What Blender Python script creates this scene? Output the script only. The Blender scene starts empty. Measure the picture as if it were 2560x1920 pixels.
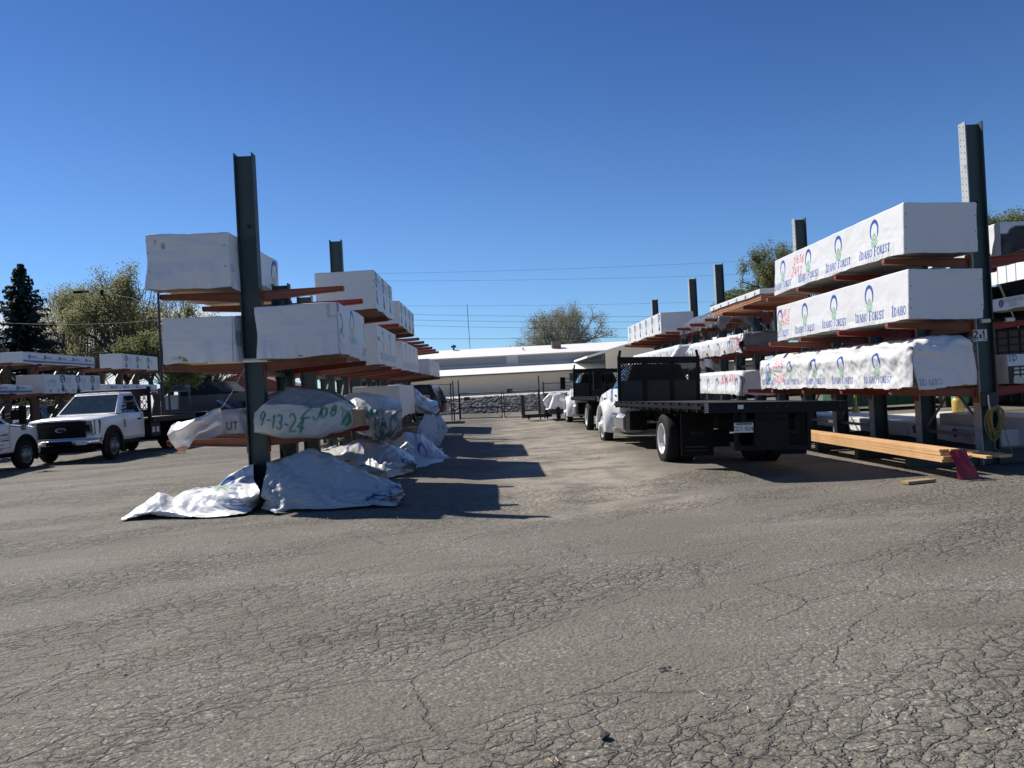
import bpy, math, random
import numpy as np
from mathutils import Vector, Matrix

S = bpy.context.scene
COL = S.collection
rad = math.radians
rng = random.Random(11)

# ------------------------------------------------------------------ object bookkeeping
def tag(o, label=None, cat=None, group=None, kind=None):
    if label: o['label'] = label
    if cat: o['category'] = cat
    if group: o['group'] = group
    if kind: o['kind'] = kind
    return o

def thing(name, label, cat, loc=(0, 0, 0), rz=0.0, group=None, rot=None):
    o = bpy.data.objects.new(name, None)
    COL.objects.link(o)
    o.location = loc
    o.rotation_euler = rot if rot else (0, 0, rz)
    o.empty_display_size = 0.2
    return tag(o, label, cat, group)

def link_mesh(name, me, parent=None):
    o = bpy.data.objects.new(name, me)
    COL.objects.link(o)
    if parent is not None:
        o.parent = parent
    return o

def dup(root, loc=None, rz=None, label=None, group=None):
    r = root.copy(); COL.objects.link(r)
    if loc is not None: r.location = loc
    if rz is not None: r.rotation_euler = (0, 0, rz)
    if label: r['label'] = label
    if group: r['group'] = group
    for ch in list(root.children):
        c = ch.copy(); COL.objects.link(c); c.parent = r
        for g in list(ch.children):
            d = g.copy(); COL.objects.link(d); d.parent = c
    return r

# ------------------------------------------------------------------ mesh builder
class MB:
    def __init__(s):
        s.v = []; s.f = []; s.mi = []; s.sm = []
    def add(s, vs, fs, mi=0, smooth=False):
        b = len(s.v)
        s.v += [tuple(p) for p in vs]
        s.f += [tuple(i + b for i in f) for f in fs]
        s.mi += [mi] * len(fs); s.sm += [smooth] * len(fs)
        return s
    def box(s, c, d, rot=None, mi=0, taper=None):
        x, y, z = d[0] / 2, d[1] / 2, d[2] / 2
        vs = [Vector((sx * x, sy * y, sz * z)) for sz in (-1, 1) for sy in (-1, 1) for sx in (-1, 1)]
        if rot is not None:
            m = rot if isinstance(rot, Matrix) else Matrix.Rotation(rot, 3, 'Z')
            vs = [m @ p for p in vs]
        c = Vector(c)
        return s.add([p + c for p in vs], [(0, 2, 3, 1), (4, 5, 7, 6), (0, 1, 5, 4), (2, 6, 7, 3), (0, 4, 6, 2), (1, 3, 7, 5)], mi)
    def bx(s, x0, x1, y0, y1, z0, z1, mi=0):
        return s.box(((x0 + x1) / 2, (y0 + y1) / 2, (z0 + z1) / 2), (abs(x1 - x0), abs(y1 - y0), abs(z1 - z0)), None, mi)
    def bar(s, a, b, w, h, mi=0, up=(0, 0, 1)):
        a = Vector(a); b = Vector(b); d = b - a; L = d.length
        y = d.normalized(); u = Vector(up)
        if abs(y.dot(u)) > 0.98: u = Vector((1, 0, 0))
        x = y.cross(u).normalized(); z = x.cross(y)
        m = Matrix((x, y, z)).transposed()
        return s.box((a + b) / 2, (w, L, h), m, mi)
    def tube(s, pts, r, n=8, mi=0, caps=True, r1=None):
        pts = [Vector(p) for p in pts]
        m = len(pts); vs = []; fs = []
        prev = None
        for i, p in enumerate(pts):
            t = (pts[min(i + 1, m - 1)] - pts[max(i - 1, 0)]).normalized()
            if prev is None:
                u = Vector((0, 0, 1)) if abs(t.z) < 0.9 else Vector((1, 0, 0))
                x = t.cross(u).normalized()
            else:
                x = (prev - t * prev.dot(t)).normalized()
            prev = x; y = t.cross(x)
            rr = r if r1 is None else r + (r1 - r) * i / (m - 1)
            for k in range(n):
                a = 2 * math.pi * k / n
                vs.append(p + x * math.cos(a) * rr + y * math.sin(a) * rr)
        for i in range(m - 1):
            for k in range(n):
                fs.append((i * n + k, i * n + (k + 1) % n, (i + 1) * n + (k + 1) % n, (i + 1) * n + k))
        s.add(vs, fs, mi, True)
        if caps:
            s.add(vs[:n], [tuple(range(n))[::-1]], mi); s.add(vs[-n:], [tuple(range(n))], mi)
        return s
    def lathe(s, prof, c=(0, 0, 0), axis='Z', n=24, mi=0, smooth=True):
        # prof: list of (radius, height)
        vs = []; fs = []
        for (r, h) in prof:
            for k in range(n):
                a = 2 * math.pi * k / n
                p = (r * math.cos(a), r * math.sin(a), h)
                if axis == 'X': p = (p[2], p[0], p[1])
                if axis == 'Y': p = (p[1], p[2], p[0])
                vs.append((p[0] + c[0], p[1] + c[1], p[2] + c[2]))
        for i in range(len(prof) - 1):
            for k in range(n):
                fs.append((i * n + k, i * n + (k + 1) % n, (i + 1) * n + (k + 1) % n, (i + 1) * n + k))
        return s.add(vs, fs, mi, smooth)
    def prism(s, poly, y0, y1, axis='Y', mi=0):
        # poly in the plane normal to axis: for 'Y' (x,z); 'X' (y,z); 'Z' (x,y)
        n = len(poly)
        def P(a, b, t):
            return {'Y': (a, t, b), 'X': (t, a, b), 'Z': (a, b, t)}[axis]
        vs = [P(a, b, y0) for a, b in poly] + [P(a, b, y1) for a, b in poly]
        fs = [tuple(range(n)), tuple(range(2 * n - 1, n - 1, -1))]
        fs += [(i, n + i, n + (i + 1) % n, (i + 1) % n) for i in range(n)]
        return s.add(vs, fs, mi)
    def loft(s, rings, mi=0, smooth=True, cap=True):
        n = len(rings[0]); vs = [p for r in rings for p in r]; fs = []
        for i in range(len(rings) - 1):
            for k in range(n):
                fs.append((i * n + k, i * n + (k + 1) % n, (i + 1) * n + (k + 1) % n, (i + 1) * n + k))
        s.add(vs, fs, mi, smooth)
        if cap:
            s.add(rings[0], [tuple(range(n))[::-1]], mi); s.add(rings[-1], [tuple(range(n))], mi)
        return s
    def build(s, name, mats, parent=None, bevel=0.0, normals=True):
        me = bpy.data.meshes.new(name)
        me.from_pydata([tuple(p) for p in s.v], [], s.f)
        if not isinstance(mats, (list, tuple)): mats = [mats]
        for m in mats: me.materials.append(m)
        me.polygons.foreach_set('material_index', s.mi)
        me.polygons.foreach_set('use_smooth', s.sm)
        if normals:
            import bmesh
            bm = bmesh.new(); bm.from_mesh(me)
            bmesh.ops.recalc_face_normals(bm, faces=bm.faces)
            bm.to_mesh(me); bm.free()
        me.update()
        o = link_mesh(name, me, parent)
        if bevel:
            b = o.modifiers.new('bevel', 'BEVEL'); b.width = bevel; b.segments = 2
            b.limit_method = 'ANGLE'; b.angle_limit = rad(40)
        return o

# ------------------------------------------------------------------ numpy noise
def _h(ix, iy, iz, seed):
    with np.errstate(over='ignore'):
        n = (ix.astype(np.uint32) * np.uint32(374761393) + iy.astype(np.uint32) * np.uint32(668265263)
             + iz.astype(np.uint32) * np.uint32(2246822519) + np.uint32(seed * 3266489917 % 4294967296))
        n = (n ^ (n >> np.uint32(13))) * np.uint32(1274126177)
        n = (n ^ (n >> np.uint32(16))) * np.uint32(2654435761)
        n = n ^ (n >> np.uint32(15))
    return n.astype(np.float64) / 4294967295.0

def vnoise(x, y, z, seed=1):
    x, y, z = np.broadcast_arrays(np.asarray(x, float), np.asarray(y, float), np.asarray(z, float))
    x = x + 1000.0; y = y + 1000.0; z = z + 1000.0
    ix, iy, iz = np.floor(x).astype(np.int64), np.floor(y).astype(np.int64), np.floor(z).astype(np.int64)
    fx, fy, fz = x - ix, y - iy, z - iz
    fx = fx * fx * (3 - 2 * fx); fy = fy * fy * (3 - 2 * fy); fz = fz * fz * (3 - 2 * fz)
    def g(a, b, c): return _h(ix + a, iy + b, iz + c, seed)
    x00 = g(0, 0, 0) * (1 - fx) + g(1, 0, 0) * fx; x10 = g(0, 1, 0) * (1 - fx) + g(1, 1, 0) * fx
    x01 = g(0, 0, 1) * (1 - fx) + g(1, 0, 1) * fx; x11 = g(0, 1, 1) * (1 - fx) + g(1, 1, 1) * fx
    y0 = x00 * (1 - fy) + x10 * fy; y1 = x01 * (1 - fy) + x11 * fy
    return (y0 * (1 - fz) + y1 * fz) * 2 - 1

def fbm(x, y, z, seed=1, oc=3):
    t = 0; a = 1.0; f = 1.0
    for i in range(oc):
        t = t + a * vnoise(np.asarray(x) * f, np.asarray(y) * f, np.asarray(z) * f, seed + i); a *= .5; f *= 2.03
    return t
def ridge(x, y, z, seed=1, oc=3):
    t = 0; a = 1.0; f = 1.0
    for i in range(oc):
        t = t + a * (1 - 2 * np.abs(vnoise(np.asarray(x) * f, np.asarray(y) * f, np.asarray(z) * f, seed + i))); a *= .5; f *= 2.1
    return t

# ------------------------------------------------------------------ materials
def nodes(name):
    m = bpy.data.materials.new(name); m.use_nodes = True
    nt = m.node_tree; nt.nodes.clear()
    out = nt.nodes.new('ShaderNodeOutputMaterial')
    b = nt.nodes.new('ShaderNodeBsdfPrincipled')
    nt.links.new(b.outputs[0], out.inputs[0])
    return m, nt, b

def mix_rgb(nt, fac, a, b, blend='MIX'):
    n = nt.nodes.new('ShaderNodeMix'); n.data_type = 'RGBA'; n.blend_type = blend
    for sock, val in ((n.inputs[0], fac), (n.inputs[6], a), (n.inputs[7], b)):
        if hasattr(val, 'is_output') or isinstance(val, bpy.types.NodeSocket): nt.links.new(val, sock)
        else: sock.default_value = val if not isinstance(val, tuple) or len(val) == 4 else (*val, 1)
    return n.outputs[2]
def mth(nt, op, a, b=None, c=None, clamp=False):
    n = nt.nodes.new('ShaderNodeMath'); n.operation = op; n.use_clamp = clamp
    for i, val in enumerate((a, b, c)):
        if val is None: continue
        if isinstance(val, bpy.types.NodeSocket): nt.links.new(val, n.inputs[i])
        else: n.inputs[i].default_value = val
    return n.outputs[0]
def ramp(nt, fac, stops):
    n = nt.nodes.new('ShaderNodeMapRange'); n.clamp = True; n.interpolation_type = 'SMOOTHSTEP'
    nt.links.new(fac, n.inputs[0]); n.inputs[1].default_value = stops[0]; n.inputs[2].default_value = stops[1]
    return n.outputs[0]
def coords(nt, scale=(1, 1, 1), kind='Object'):
    t = nt.nodes.new('ShaderNodeTexCoord'); mp = nt.nodes.new('ShaderNodeMapping')
    nt.links.new(t.outputs[kind], mp.inputs[0]); mp.inputs['Scale'].default_value = scale
    return mp.outputs[0]
def noise(nt, vec, scale, detail=4, rough=.55, out='Fac', dist=0.0):
    n = nt.nodes.new('ShaderNodeTexNoise'); nt.links.new(vec, n.inputs['Vector'])
    n.inputs['Scale'].default_value = scale; n.inputs['Detail'].default_value = detail
    n.inputs['Roughness'].default_value = rough; n.inputs['Distortion'].default_value = dist
    return n.outputs[0 if out == 'Fac' else 1]
def voro(nt, vec, scale, feature='F1', out=0, rnd=1.0):
    n = nt.nodes.new('ShaderNodeTexVoronoi'); n.feature = feature
    nt.links.new(vec, n.inputs['Vector']); n.inputs['Scale'].default_value = scale
    n.inputs['Randomness'].default_value = rnd
    return n.outputs[out]
def bump(nt, h, strength, dist, prev=None):
    n = nt.nodes.new('ShaderNodeBump'); n.inputs['Strength'].default_value = strength
    n.inputs['Distance'].default_value = dist; nt.links.new(h, n.inputs['Height'])
    if prev is not None: nt.links.new(prev, n.inputs['Normal'])
    return n.outputs[0]

def mat(name, col, rough=.6, metal=0.0, var=.18, scale=3.0, bmp=0.0, bscale=40.0, stretch=(1, 1, 1), dirt=None, dirt_amt=.5, spec=.5, coat=0.0):
    m, nt, b = nodes(name)
    v = coords(nt, stretch)
    n = noise(nt, v, scale, 5, .6)
    c1 = tuple(min(1, x * (1 - var)) for x in col); c2 = tuple(min(1, x * (1 + var)) for x in col)
    c = mix_rgb(nt, n, c1, c2)
    if dirt:
        d = ramp(nt, noise(nt, v, scale * 1.7, 6, .65), (.52, .72))
        c = mix_rgb(nt, mth(nt, 'MULTIPLY', d, dirt_amt), c, dirt)
    nt.links.new(c, b.inputs['Base Color'])
    r = mth(nt, 'MULTIPLY_ADD', noise(nt, v, scale * 2.3, 4), .25, rough - .12, True)
    nt.links.new(r, b.inputs['Roughness'])
    b.inputs['Metallic'].default_value = metal
    b.inputs['Specular IOR Level'].default_value = spec
    b.inputs['Coat Weight'].default_value = coat
    if bmp:
        nt.links.new(bump(nt, noise(nt, v, bscale, 4, .6), bmp, .01), b.inputs['Normal'])
    return m

M = {}
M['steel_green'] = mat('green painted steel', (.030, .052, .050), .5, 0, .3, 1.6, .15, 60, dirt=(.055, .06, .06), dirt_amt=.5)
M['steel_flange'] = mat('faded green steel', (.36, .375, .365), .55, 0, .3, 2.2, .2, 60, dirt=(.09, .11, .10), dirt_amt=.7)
M['arm'] = mat('rust orange arm paint', (.235, .078, .042), .6, 0, .3, 2.5, .2, 50, dirt=(.12, .06, .045), dirt_amt=.7)
M['arm_red'] = mat('red arm paint', (.27, .035, .025), .6, 0, .25, 2.5, .2, 50, dirt=(.15, .06, .04), dirt_amt=.5)
M['arm_brown'] = mat('brown rusted steel', (.075, .045, .034), .7, 0, .3, 2.5, .2, 50)
M['black_steel'] = mat('black painted steel', (.0045, .005, .0065), .5, 0, .3, 2.0, .12, 50, dirt=(.018, .018, .018), dirt_amt=.4, spec=.2)
M['black_plastic'] = mat('black plastic', (.008, .008, .008), .55, 0, .2, 3, spec=.12)
M['grey_steel'] = mat('galvanised steel', (.22, .225, .23), .45, .6, .2, 4)
M['dark_steel'] = mat('weathered dark steel', (.05, .05, .05), .6, .3, .3, 4)
M['alu'] = mat('polished aluminium', (.62, .63, .64), .28, .9, .1, 5)
M['chrome'] = mat('chrome', (.75, .75, .76), .08, 1.0, .03, 5)
M['rubber'] = mat('tyre rubber', (.016, .016, .017), .8, 0, .25, 6, .3, 90, dirt=(.05, .047, .042), dirt_amt=.5, spec=.2)
M['white_paint'] = mat('white vehicle paint', (.74, .75, .755), .25, 0, .02, .6, coat=.4)
M['red_paint'] = mat('dark red vehicle paint', (.22, .03, .03), .35, 0, .1, 2, coat=.4)
M['glass'] = mat('dark vehicle glass', (.016, .022, .026), .05, 0, .2, 1.5, spec=.8)
M['glass_pale'] = mat('sky lit windscreen', (.020, .030, .036), .05, 0, .7, 1.6, spec=.7)  # dark glass, mottled in colour to imitate reflections
M['lamp_glass'] = mat('headlamp lens', (.085, .085, .09), .12, .3, .6, 16)
M['amber'] = mat('amber lens', (.6, .2, .03), .2)
M['red_lens'] = mat('red lens', (.05, .004, .005), .3, spec=.3)
M['white_plate'] = mat('white plate', (.62, .62, .60), .5, 0, .1, 8)
M['ink'] = mat('dark ink', (.02, .02, .03), .6)
M['blue_ink'] = mat('navy ink', (.03, .05, .16), .6)
M['pvc'] = mat('white pvc', (.66, .65, .61), .4, 0, .12, 5, dirt=(.4, .38, .33), dirt_amt=.5)
M['yellow_paint'] = mat('yellow paint', (.45, .32, .07), .45, 0, .2, 5, dirt=(.25, .18, .08), dirt_amt=.5)
M['hose'] = mat('yellow rubber hose', (.30, .21, .06), .5, 0, .25, 8)
M['red_cloth'] = mat('red cloth', (.27, .016, .03), .75, 0, .25, 6, .3, 30)
M['brown_metal'] = mat('brown metal', (.20, .12, .075), .6)
M['dumpster'] = mat('green bin paint', (.02, .17, .06), .45, 0, .2, 2)  # lighter copy of the bin green, coloured as if sunlit
M['dumpster_dark'] = mat('dark green bin paint', (.018, .10, .055), .45, 0, .2, 2)  # darker copy of the bin green, shade put into the colour
M['grey_car'] = mat('dark grey vehicle paint', (.06, .065, .07), .35, .2, .1, 2, coat=.3)
M['stucco'] = mat('beige wall', (.66, .58, .45), .85, 0, .06, .6, .2, 30)
M['stucco_white'] = mat('white wall', (.60, .60, .59), .8, 0, .06, .6)
M['roof_white'] = mat('white roof coating', (.72, .70, .66), .7, 0, .05, .35, dirt=(.62, .60, .55), dirt_amt=.5)
M['panel_grey'] = mat('grey panel', (.30, .31, .325), .6, 0, .1, .8)
M['trim'] = mat('trim', (.55, .54, .50), .7)
M['trim_dark'] = mat('dark trim', (.12, .11, .10), .7)
M['rock'] = mat('ballast rock', (.10, .10, .105), .9, 0, .45, 1.3, .4, 20)
M['concrete'] = mat('pale concrete', (.52, .50, .46), .9, 0, .12, .7, .2, 20)
M['bark'] = mat('bark', (.085, .066, .052), .95, 0, .35, 3, .4, 20, (1, 1, .25))
M['bark_grey'] = mat('grey bark', (.22, .20, .175), .95, 0, .35, 3, .4, 20, (1, 1, .25))
M['cable'] = mat('cable', (.02, .02, .022), .6)
M['cable_pale'] = mat('pale cable', (.3, .31, .33), .5)
M['roof_blue'] = mat('blue grey metal roof', (.09, .12, .17), .4, .2, .25, 1)
M['roof_dark'] = mat('dark shingles', (.03, .033, .042), .85, 0, .3, 2)
M['house_wall'] = mat('house siding', (.14, .125, .115), .85, 0, .15, 1)
M['brick'] = mat('red brick', (.16, .06, .045), .9, 0, .2, 2)
M['shed_white'] = mat('white shed sheet', (.76, .77, .76), .5, 0, .05, 1)
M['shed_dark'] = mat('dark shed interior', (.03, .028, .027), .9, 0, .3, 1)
M['rope'] = mat('rope', (.45, .43, .40), .8)

def leaf_mat(name, c1, c2, trans=.5):
    m, nt, b = nodes(name)
    v = coords(nt)
    n = noise(nt, v, .55, 3, .6)
    n2 = noise(nt, v, 7.0, 2, .6)
    c = mix_rgb(nt, ramp(nt, n, (.35, .65)), c1, c2)
    c = mix_rgb(nt, n2, c, tuple(x * .55 for x in c2))
    nt.links.new(c, b.inputs['Base Color']); b.inputs['Roughness'].default_value = .6
    b.inputs['Specular IOR Level'].default_value = .25
    out = [x for x in nt.nodes if x.type == 'OUTPUT_MATERIAL'][0]
    tr = nt.nodes.new('ShaderNodeBsdfTranslucent'); nt.links.new(c, tr.inputs[0])
    ms = nt.nodes.new('ShaderNodeMixShader'); ms.inputs[0].default_value = trans
    nt.links.new(b.outputs[0], ms.inputs[1]); nt.links.new(tr.outputs[0], ms.inputs[2])
    nt.links.new(ms.outputs[0], out.inputs[0])
    return m
M['leaf_olive'] = leaf_mat('olive spring leaves', (.36, .34, .17), (.25, .26, .11))
M['leaf_pale'] = leaf_mat('pale budding leaves', (.40, .37, .28), (.31, .28, .20))
M['leaf_dark'] = leaf_mat('dark green leaves', (.27, .29, .12), (.16, .19, .07))
M['leaf_bud'] = leaf_mat('grey green buds', (.33, .33, .25), (.24, .25, .185))
M['needle'] = leaf_mat('blue spruce needles', (.065, .10, .08), (.032, .056, .046), .1)
M['weed'] = leaf_mat('bush leaves', (.05, .06, .022), (.025, .035, .012))

def wrap_mat(name, rough, crinkle, cscale=9.0):
    m, nt, b = nodes(name)
    at = nt.nodes.new('ShaderNodeAttribute'); at.attribute_name = 'print'
    v = coords(nt)
    d = ramp(nt, noise(nt, v, 1.4, 6, .7), (.54, .80))
    c = mix_rgb(nt, mth(nt, 'MULTIPLY', d, .22), at.outputs['Color'], (.36, .33, .29))
    sp = ramp(nt, noise(nt, coords(nt, (1, 1, 3)), 16, 3, .7), (.70, .78))
    c = mix_rgb(nt, mth(nt, 'MULTIPLY', sp, .25), c, (.22, .20, .18))
    nt.links.new(c, b.inputs['Base Color'])
    b.inputs['Roughness'].default_value = rough
    b.inputs['Specular IOR Level'].default_value = .35
    wv = mix_rgb(nt, .12, v, noise(nt, v, 2.5, 3, out='Color'))
    h1 = ramp(nt, voro(nt, wv, cscale, 'DISTANCE_TO_EDGE'), (0, .30)); h2 = ramp(nt, voro(nt, wv, cscale * 2.3, 'DISTANCE_TO_EDGE'), (0, .4))
    h = mth(nt, 'ADD', mth(nt, 'ADD', h1, mth(nt, 'MULTIPLY', h2, .4)), mth(nt, 'MULTIPLY', noise(nt, v, 5, 4, .6), .8))
    nt.links.new(bump(nt, h, crinkle, .03), b.inputs['Normal'])
    return m
M['wrap'] = wrap_mat('white lumber wrap', .40, .10, 2.4)
M['tarp'] = wrap_mat('crumpled lumber tarp', .33, .22, 3.6)
M['tarp_gloss'] = wrap_mat('glossy plastic tarp', .15, .5, 4)

def wood_mat(name, c1, c2, board=.14, axis='z'):
    m, nt, b = nodes(name)
    v = coords(nt, (9, .6, 9)); n = noise(nt, v, 4, 5, .6, dist=.6)
    v2 = coords(nt); n2 = noise(nt, v2, 1.1, 3)
    c = mix_rgb(nt, ramp(nt, n, (.3, .75)), c1, c2)
    c = mix_rgb(nt, mth(nt, 'MULTIPLY', ramp(nt, n2, (.4, .7)), .4), c, tuple(x * .7 for x in c2))
    nt.links.new(c, b.inputs['Base Color']); b.inputs['Roughness'].default_value = .7
    nt.links.new(bump(nt, n, .25, .004), b.inputs['Normal'])
    return m
M['board_new'] = wood_mat('fresh sawn lumber', (.66, .40, .19), (.52, .29, .125))
M['board'] = wood_mat('lumber', (.40, .27, .15), (.29, .19, .105))
M['board_grey'] = wood_mat('grey weathered lumber', (.26, .23, .19), (.17, .15, .125))
M['board_cedar'] = wood_mat('cedar lumber', (.46, .23, .115), (.32, .145, .07))
M['board_dark'] = wood_mat('dark stained lumber', (.09, .08, .07), (.055, .05, .045))  # shade under the shed roof is put into this board colour
# ------------------------------------------------------------------ printing on sheets (colour attribute from strokes)
WHITE = (.66, .66, .655)
BLUE = (.022, .065, .30); GREEN = (.09, .34, .13); NAVY = (.018, .025, .065)
RED = (.62, .05, .09); SPRAY_G = (.02, .16, .10); BLACK = (.012, .012, .016); SKYB = (.03, .16, .42)

def arc(cx, cy, rx, ry, a0, a1, n=12):
    return [(cx + rx * math.cos(rad(a0 + (a1 - a0) * i / n)), cy + ry * math.sin(rad(a0 + (a1 - a0) * i / n))) for i in range(n + 1)]
TH, TN = 1.0, .42
def _stem(x): return [([(x, 0), (x, 1)], TH), ([(x - .13, .02), (x + .13, .02)], TN), ([(x - .13, .98), (x + .13, .98)], TN)]
SERIF = {
    'I': (.40, _stem(.17)),
    'D': (.86, _stem(.17) + [([(.17, .98)] + arc(.30, .5, .44, .48, 90, -90) + [(.17, .02)], .8)]),
    'A': (.82, [([(.08, 0), (.40, 1)], TN), ([(.40, 1), (.72, 0)], TH), ([(.2, .34), (.6, .34)], TN), ([(-.02, .02), (.2, .02)], TN), ([(.6, .02), (.84, .02)], TN)]),
    'H': (.92, _stem(.17) + _stem(.71) + [([(.17, .5), (.71, .5)], TN)]),
    'O': (.90, [(arc(.44, .5, .36, .48, 0, 360, 24), .8)]),
    'F': (.66, _stem(.17) + [([(.17, .98), (.6, .98), (.6, .8)], TN), ([(.17, .52), (.48, .52)], TN)]),
    'R': (.80, _stem(.17) + [([(.17, .98)] + arc(.3, .75, .26, .23, 90, -90) + [(.17, .52)], .7), ([(.36, .5), (.72, .02), (.82, .02)], .9)]),
    'E': (.70, _stem(.17) + [([(.17, .98), (.6, .98), (.6, .82)], TN), ([(.17, .52), (.5, .52)], TN), ([(.17, .02), (.64, .02), (.64, .2)], TN)]),
    'S': (.62, [(arc(.3, .74, .22, .24, 40, 250, 10) + arc(.3, .27, .24, .25, 80, -140, 10), .8)]),
    'T': (.76, [([(.38, 0), (.38, 1)], TH), ([(.04, .8), (.04, .98), (.72, .98), (.72, .8)], TN), ([(.25, .02), (.51, .02)], TN)]),
    'G': (.88, [(arc(.46, .5, .38, .48, 45, 340, 20) + [(.80, .42), (.55, .42)], .7)]),
    'U': (.86, [([(.15, 1), (.15, .3)] + arc(.42, .3, .27, .28, 180, 360, 8) + [(.69, 1)], .7)]),
    'P': (.72, _stem(.17) + [([(.17, .98)] + arc(.3, .73, .28, .25, 90, -90) + [(.17, .48)], .7)]),
}
def _b(s):
    return [([tuple(p) for p in st], 1.0) for st in s]
BLOCK = {
    'A': (.8, _b([[(0, 0), (.35, 1), (.7, 0)], [(.14, .36), (.56, .36)]])),
    'B': (.7, _b([[(0, 0), (0, 1), (.4, 1), (.52, .86), (.52, .66), (.4, .53), (0, .53)], [(.4, .53), (.58, .38), (.58, .15), (.42, 0), (0, 0)]])),
    'C': (.75, _b([arc(.4, .5, .38, .5, 45, 315, 12)])),
    'D': (.75, _b([[(0, 0), (0, 1)] + arc(.2, .5, .42, .5, 90, -90, 10) + [(0, 0)]])),
    'E': (.65, _b([[(.5, 1), (0, 1), (0, 0), (.5, 0)], [(0, .5), (.42, .5)]])),
    'F': (.6, _b([[(.5, 1), (0, 1), (0, 0)], [(0, .5), (.42, .5)]])),
    'G': (.8, _b([arc(.4, .5, .38, .5, 45, 340, 12) + [(.76, .45), (.48, .45)]])),
    'H': (.75, _b([[(0, 0), (0, 1)], [(.6, 0), (.6, 1)], [(0, .5), (.6, .5)]])),
    'I': (.25, _b([[(.05, 0), (.05, 1)]])),
    'J': (.6, _b([[(.45, 1), (.45, .2)] + arc(.24, .2, .21, .2, 0, -170, 6)])),
    'L': (.6, _b([[(0, 1), (0, 0), (.5, 0)]])),
    'M': (.9, _b([[(0, 0), (0, 1), (.37, .3), (.74, 1), (.74, 0)]])),
    'N': (.78, _b([[(0, 0), (0, 1), (.6, 0), (.6, 1)]])),
    'O': (.85, _b([arc(.38, .5, .38, .5, 0, 360, 16)])),
    'P': (.65, _b([[(0, 0), (0, 1), (.38, 1), (.52, .87), (.52, .62), (.38, .48), (0, .48)]])),
    'R': (.7, _b([[(0, 0), (0, 1), (.38, 1), (.52, .87), (.52, .62), (.38, .48), (0, .48)], [(.3, .48), (.56, 0)]])),
    'S': (.65, _b([arc(.28, .74, .24, .26, 40, 260, 8) + arc(.28, .26, .26, .26, 80, -150, 8)])),
    'T': (.7, _b([[(.3, 0), (.3, 1)], [(0, 1), (.6, 1)]])),
    'U': (.75, _b([[(0, 1), (0, .3)] + arc(.3, .3, .3, .3, 180, 360, 8) + [(.6, 1)]])),
    'W': (1.0, _b([[(0, 1), (.2, 0), (.42, .8), (.64, 0), (.84, 1)]])),
    'X': (.7, _b([[(0, 0), (.56, 1)], [(0, 1), (.56, 0)]])),
    'Y': (.7, _b([[(0, 1), (.3, .5), (.6, 1)], [(.3, .5), (.3, 0)]])),
    'Z': (.8, _b([[(0, 1), (.62, 1), (0, 0), (.66, 0)]])),
    '0': (.7, _b([arc(.28, .5, .28, .5, 0, 360, 14)])),
    '1': (.38, _b([[(0, .78), (.16, 1), (.16, 0)]])),
    '2': (.7, _b([arc(.27, .72, .26, .28, 160, -40, 8) + [(0, 0), (.58, 0)]])),
    '3': (.65, _b([arc(.24, .75, .24, .25, 150, -80, 8) + arc(.24, .26, .28, .26, 80, -150, 8)])),
    '4': (.72, _b([[(.42, 0), (.42, 1), (0, .32), (.6, .32)]])),
    '5': (.66, _b([[(.5, 1), (.06, 1), (.02, .58)] + arc(.24, .32, .28, .32, 110, -150, 8)])),
    '6': (.68, _b([[(.46, .95), (.12, .6)] + arc(.28, .27, .27, .27, 150, -210, 12)])),
    '8': (.68, _b([arc(.27, .75, .22, .24, -90, 270, 12), arc(.27, .26, .27, .26, 90, 450, 12)])),
    '9': (.66, _b([arc(.26, .7, .24, .3, 0, 360, 12), [(.5, .7), (.42, .3), (.22, -.05)]])),
    '-': (.5, _b([[(.05, .45), (.4, .45)]])), '.': (.25, _b([[(.05, .0), (.08, .05)]])), ' ': (.45, []), '/': (.5, _b([[(0, 0), (.4, 1)]])),
}
BLOCK['V'] = (.7, _b([[(0, 1), (.3, 0), (.6, 1)]]))
BLOCK['K'] = (.7, _b([[(0, 0), (0, 1)], [(.5, 1), (0, .45), (.55, 0)]]))

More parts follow.
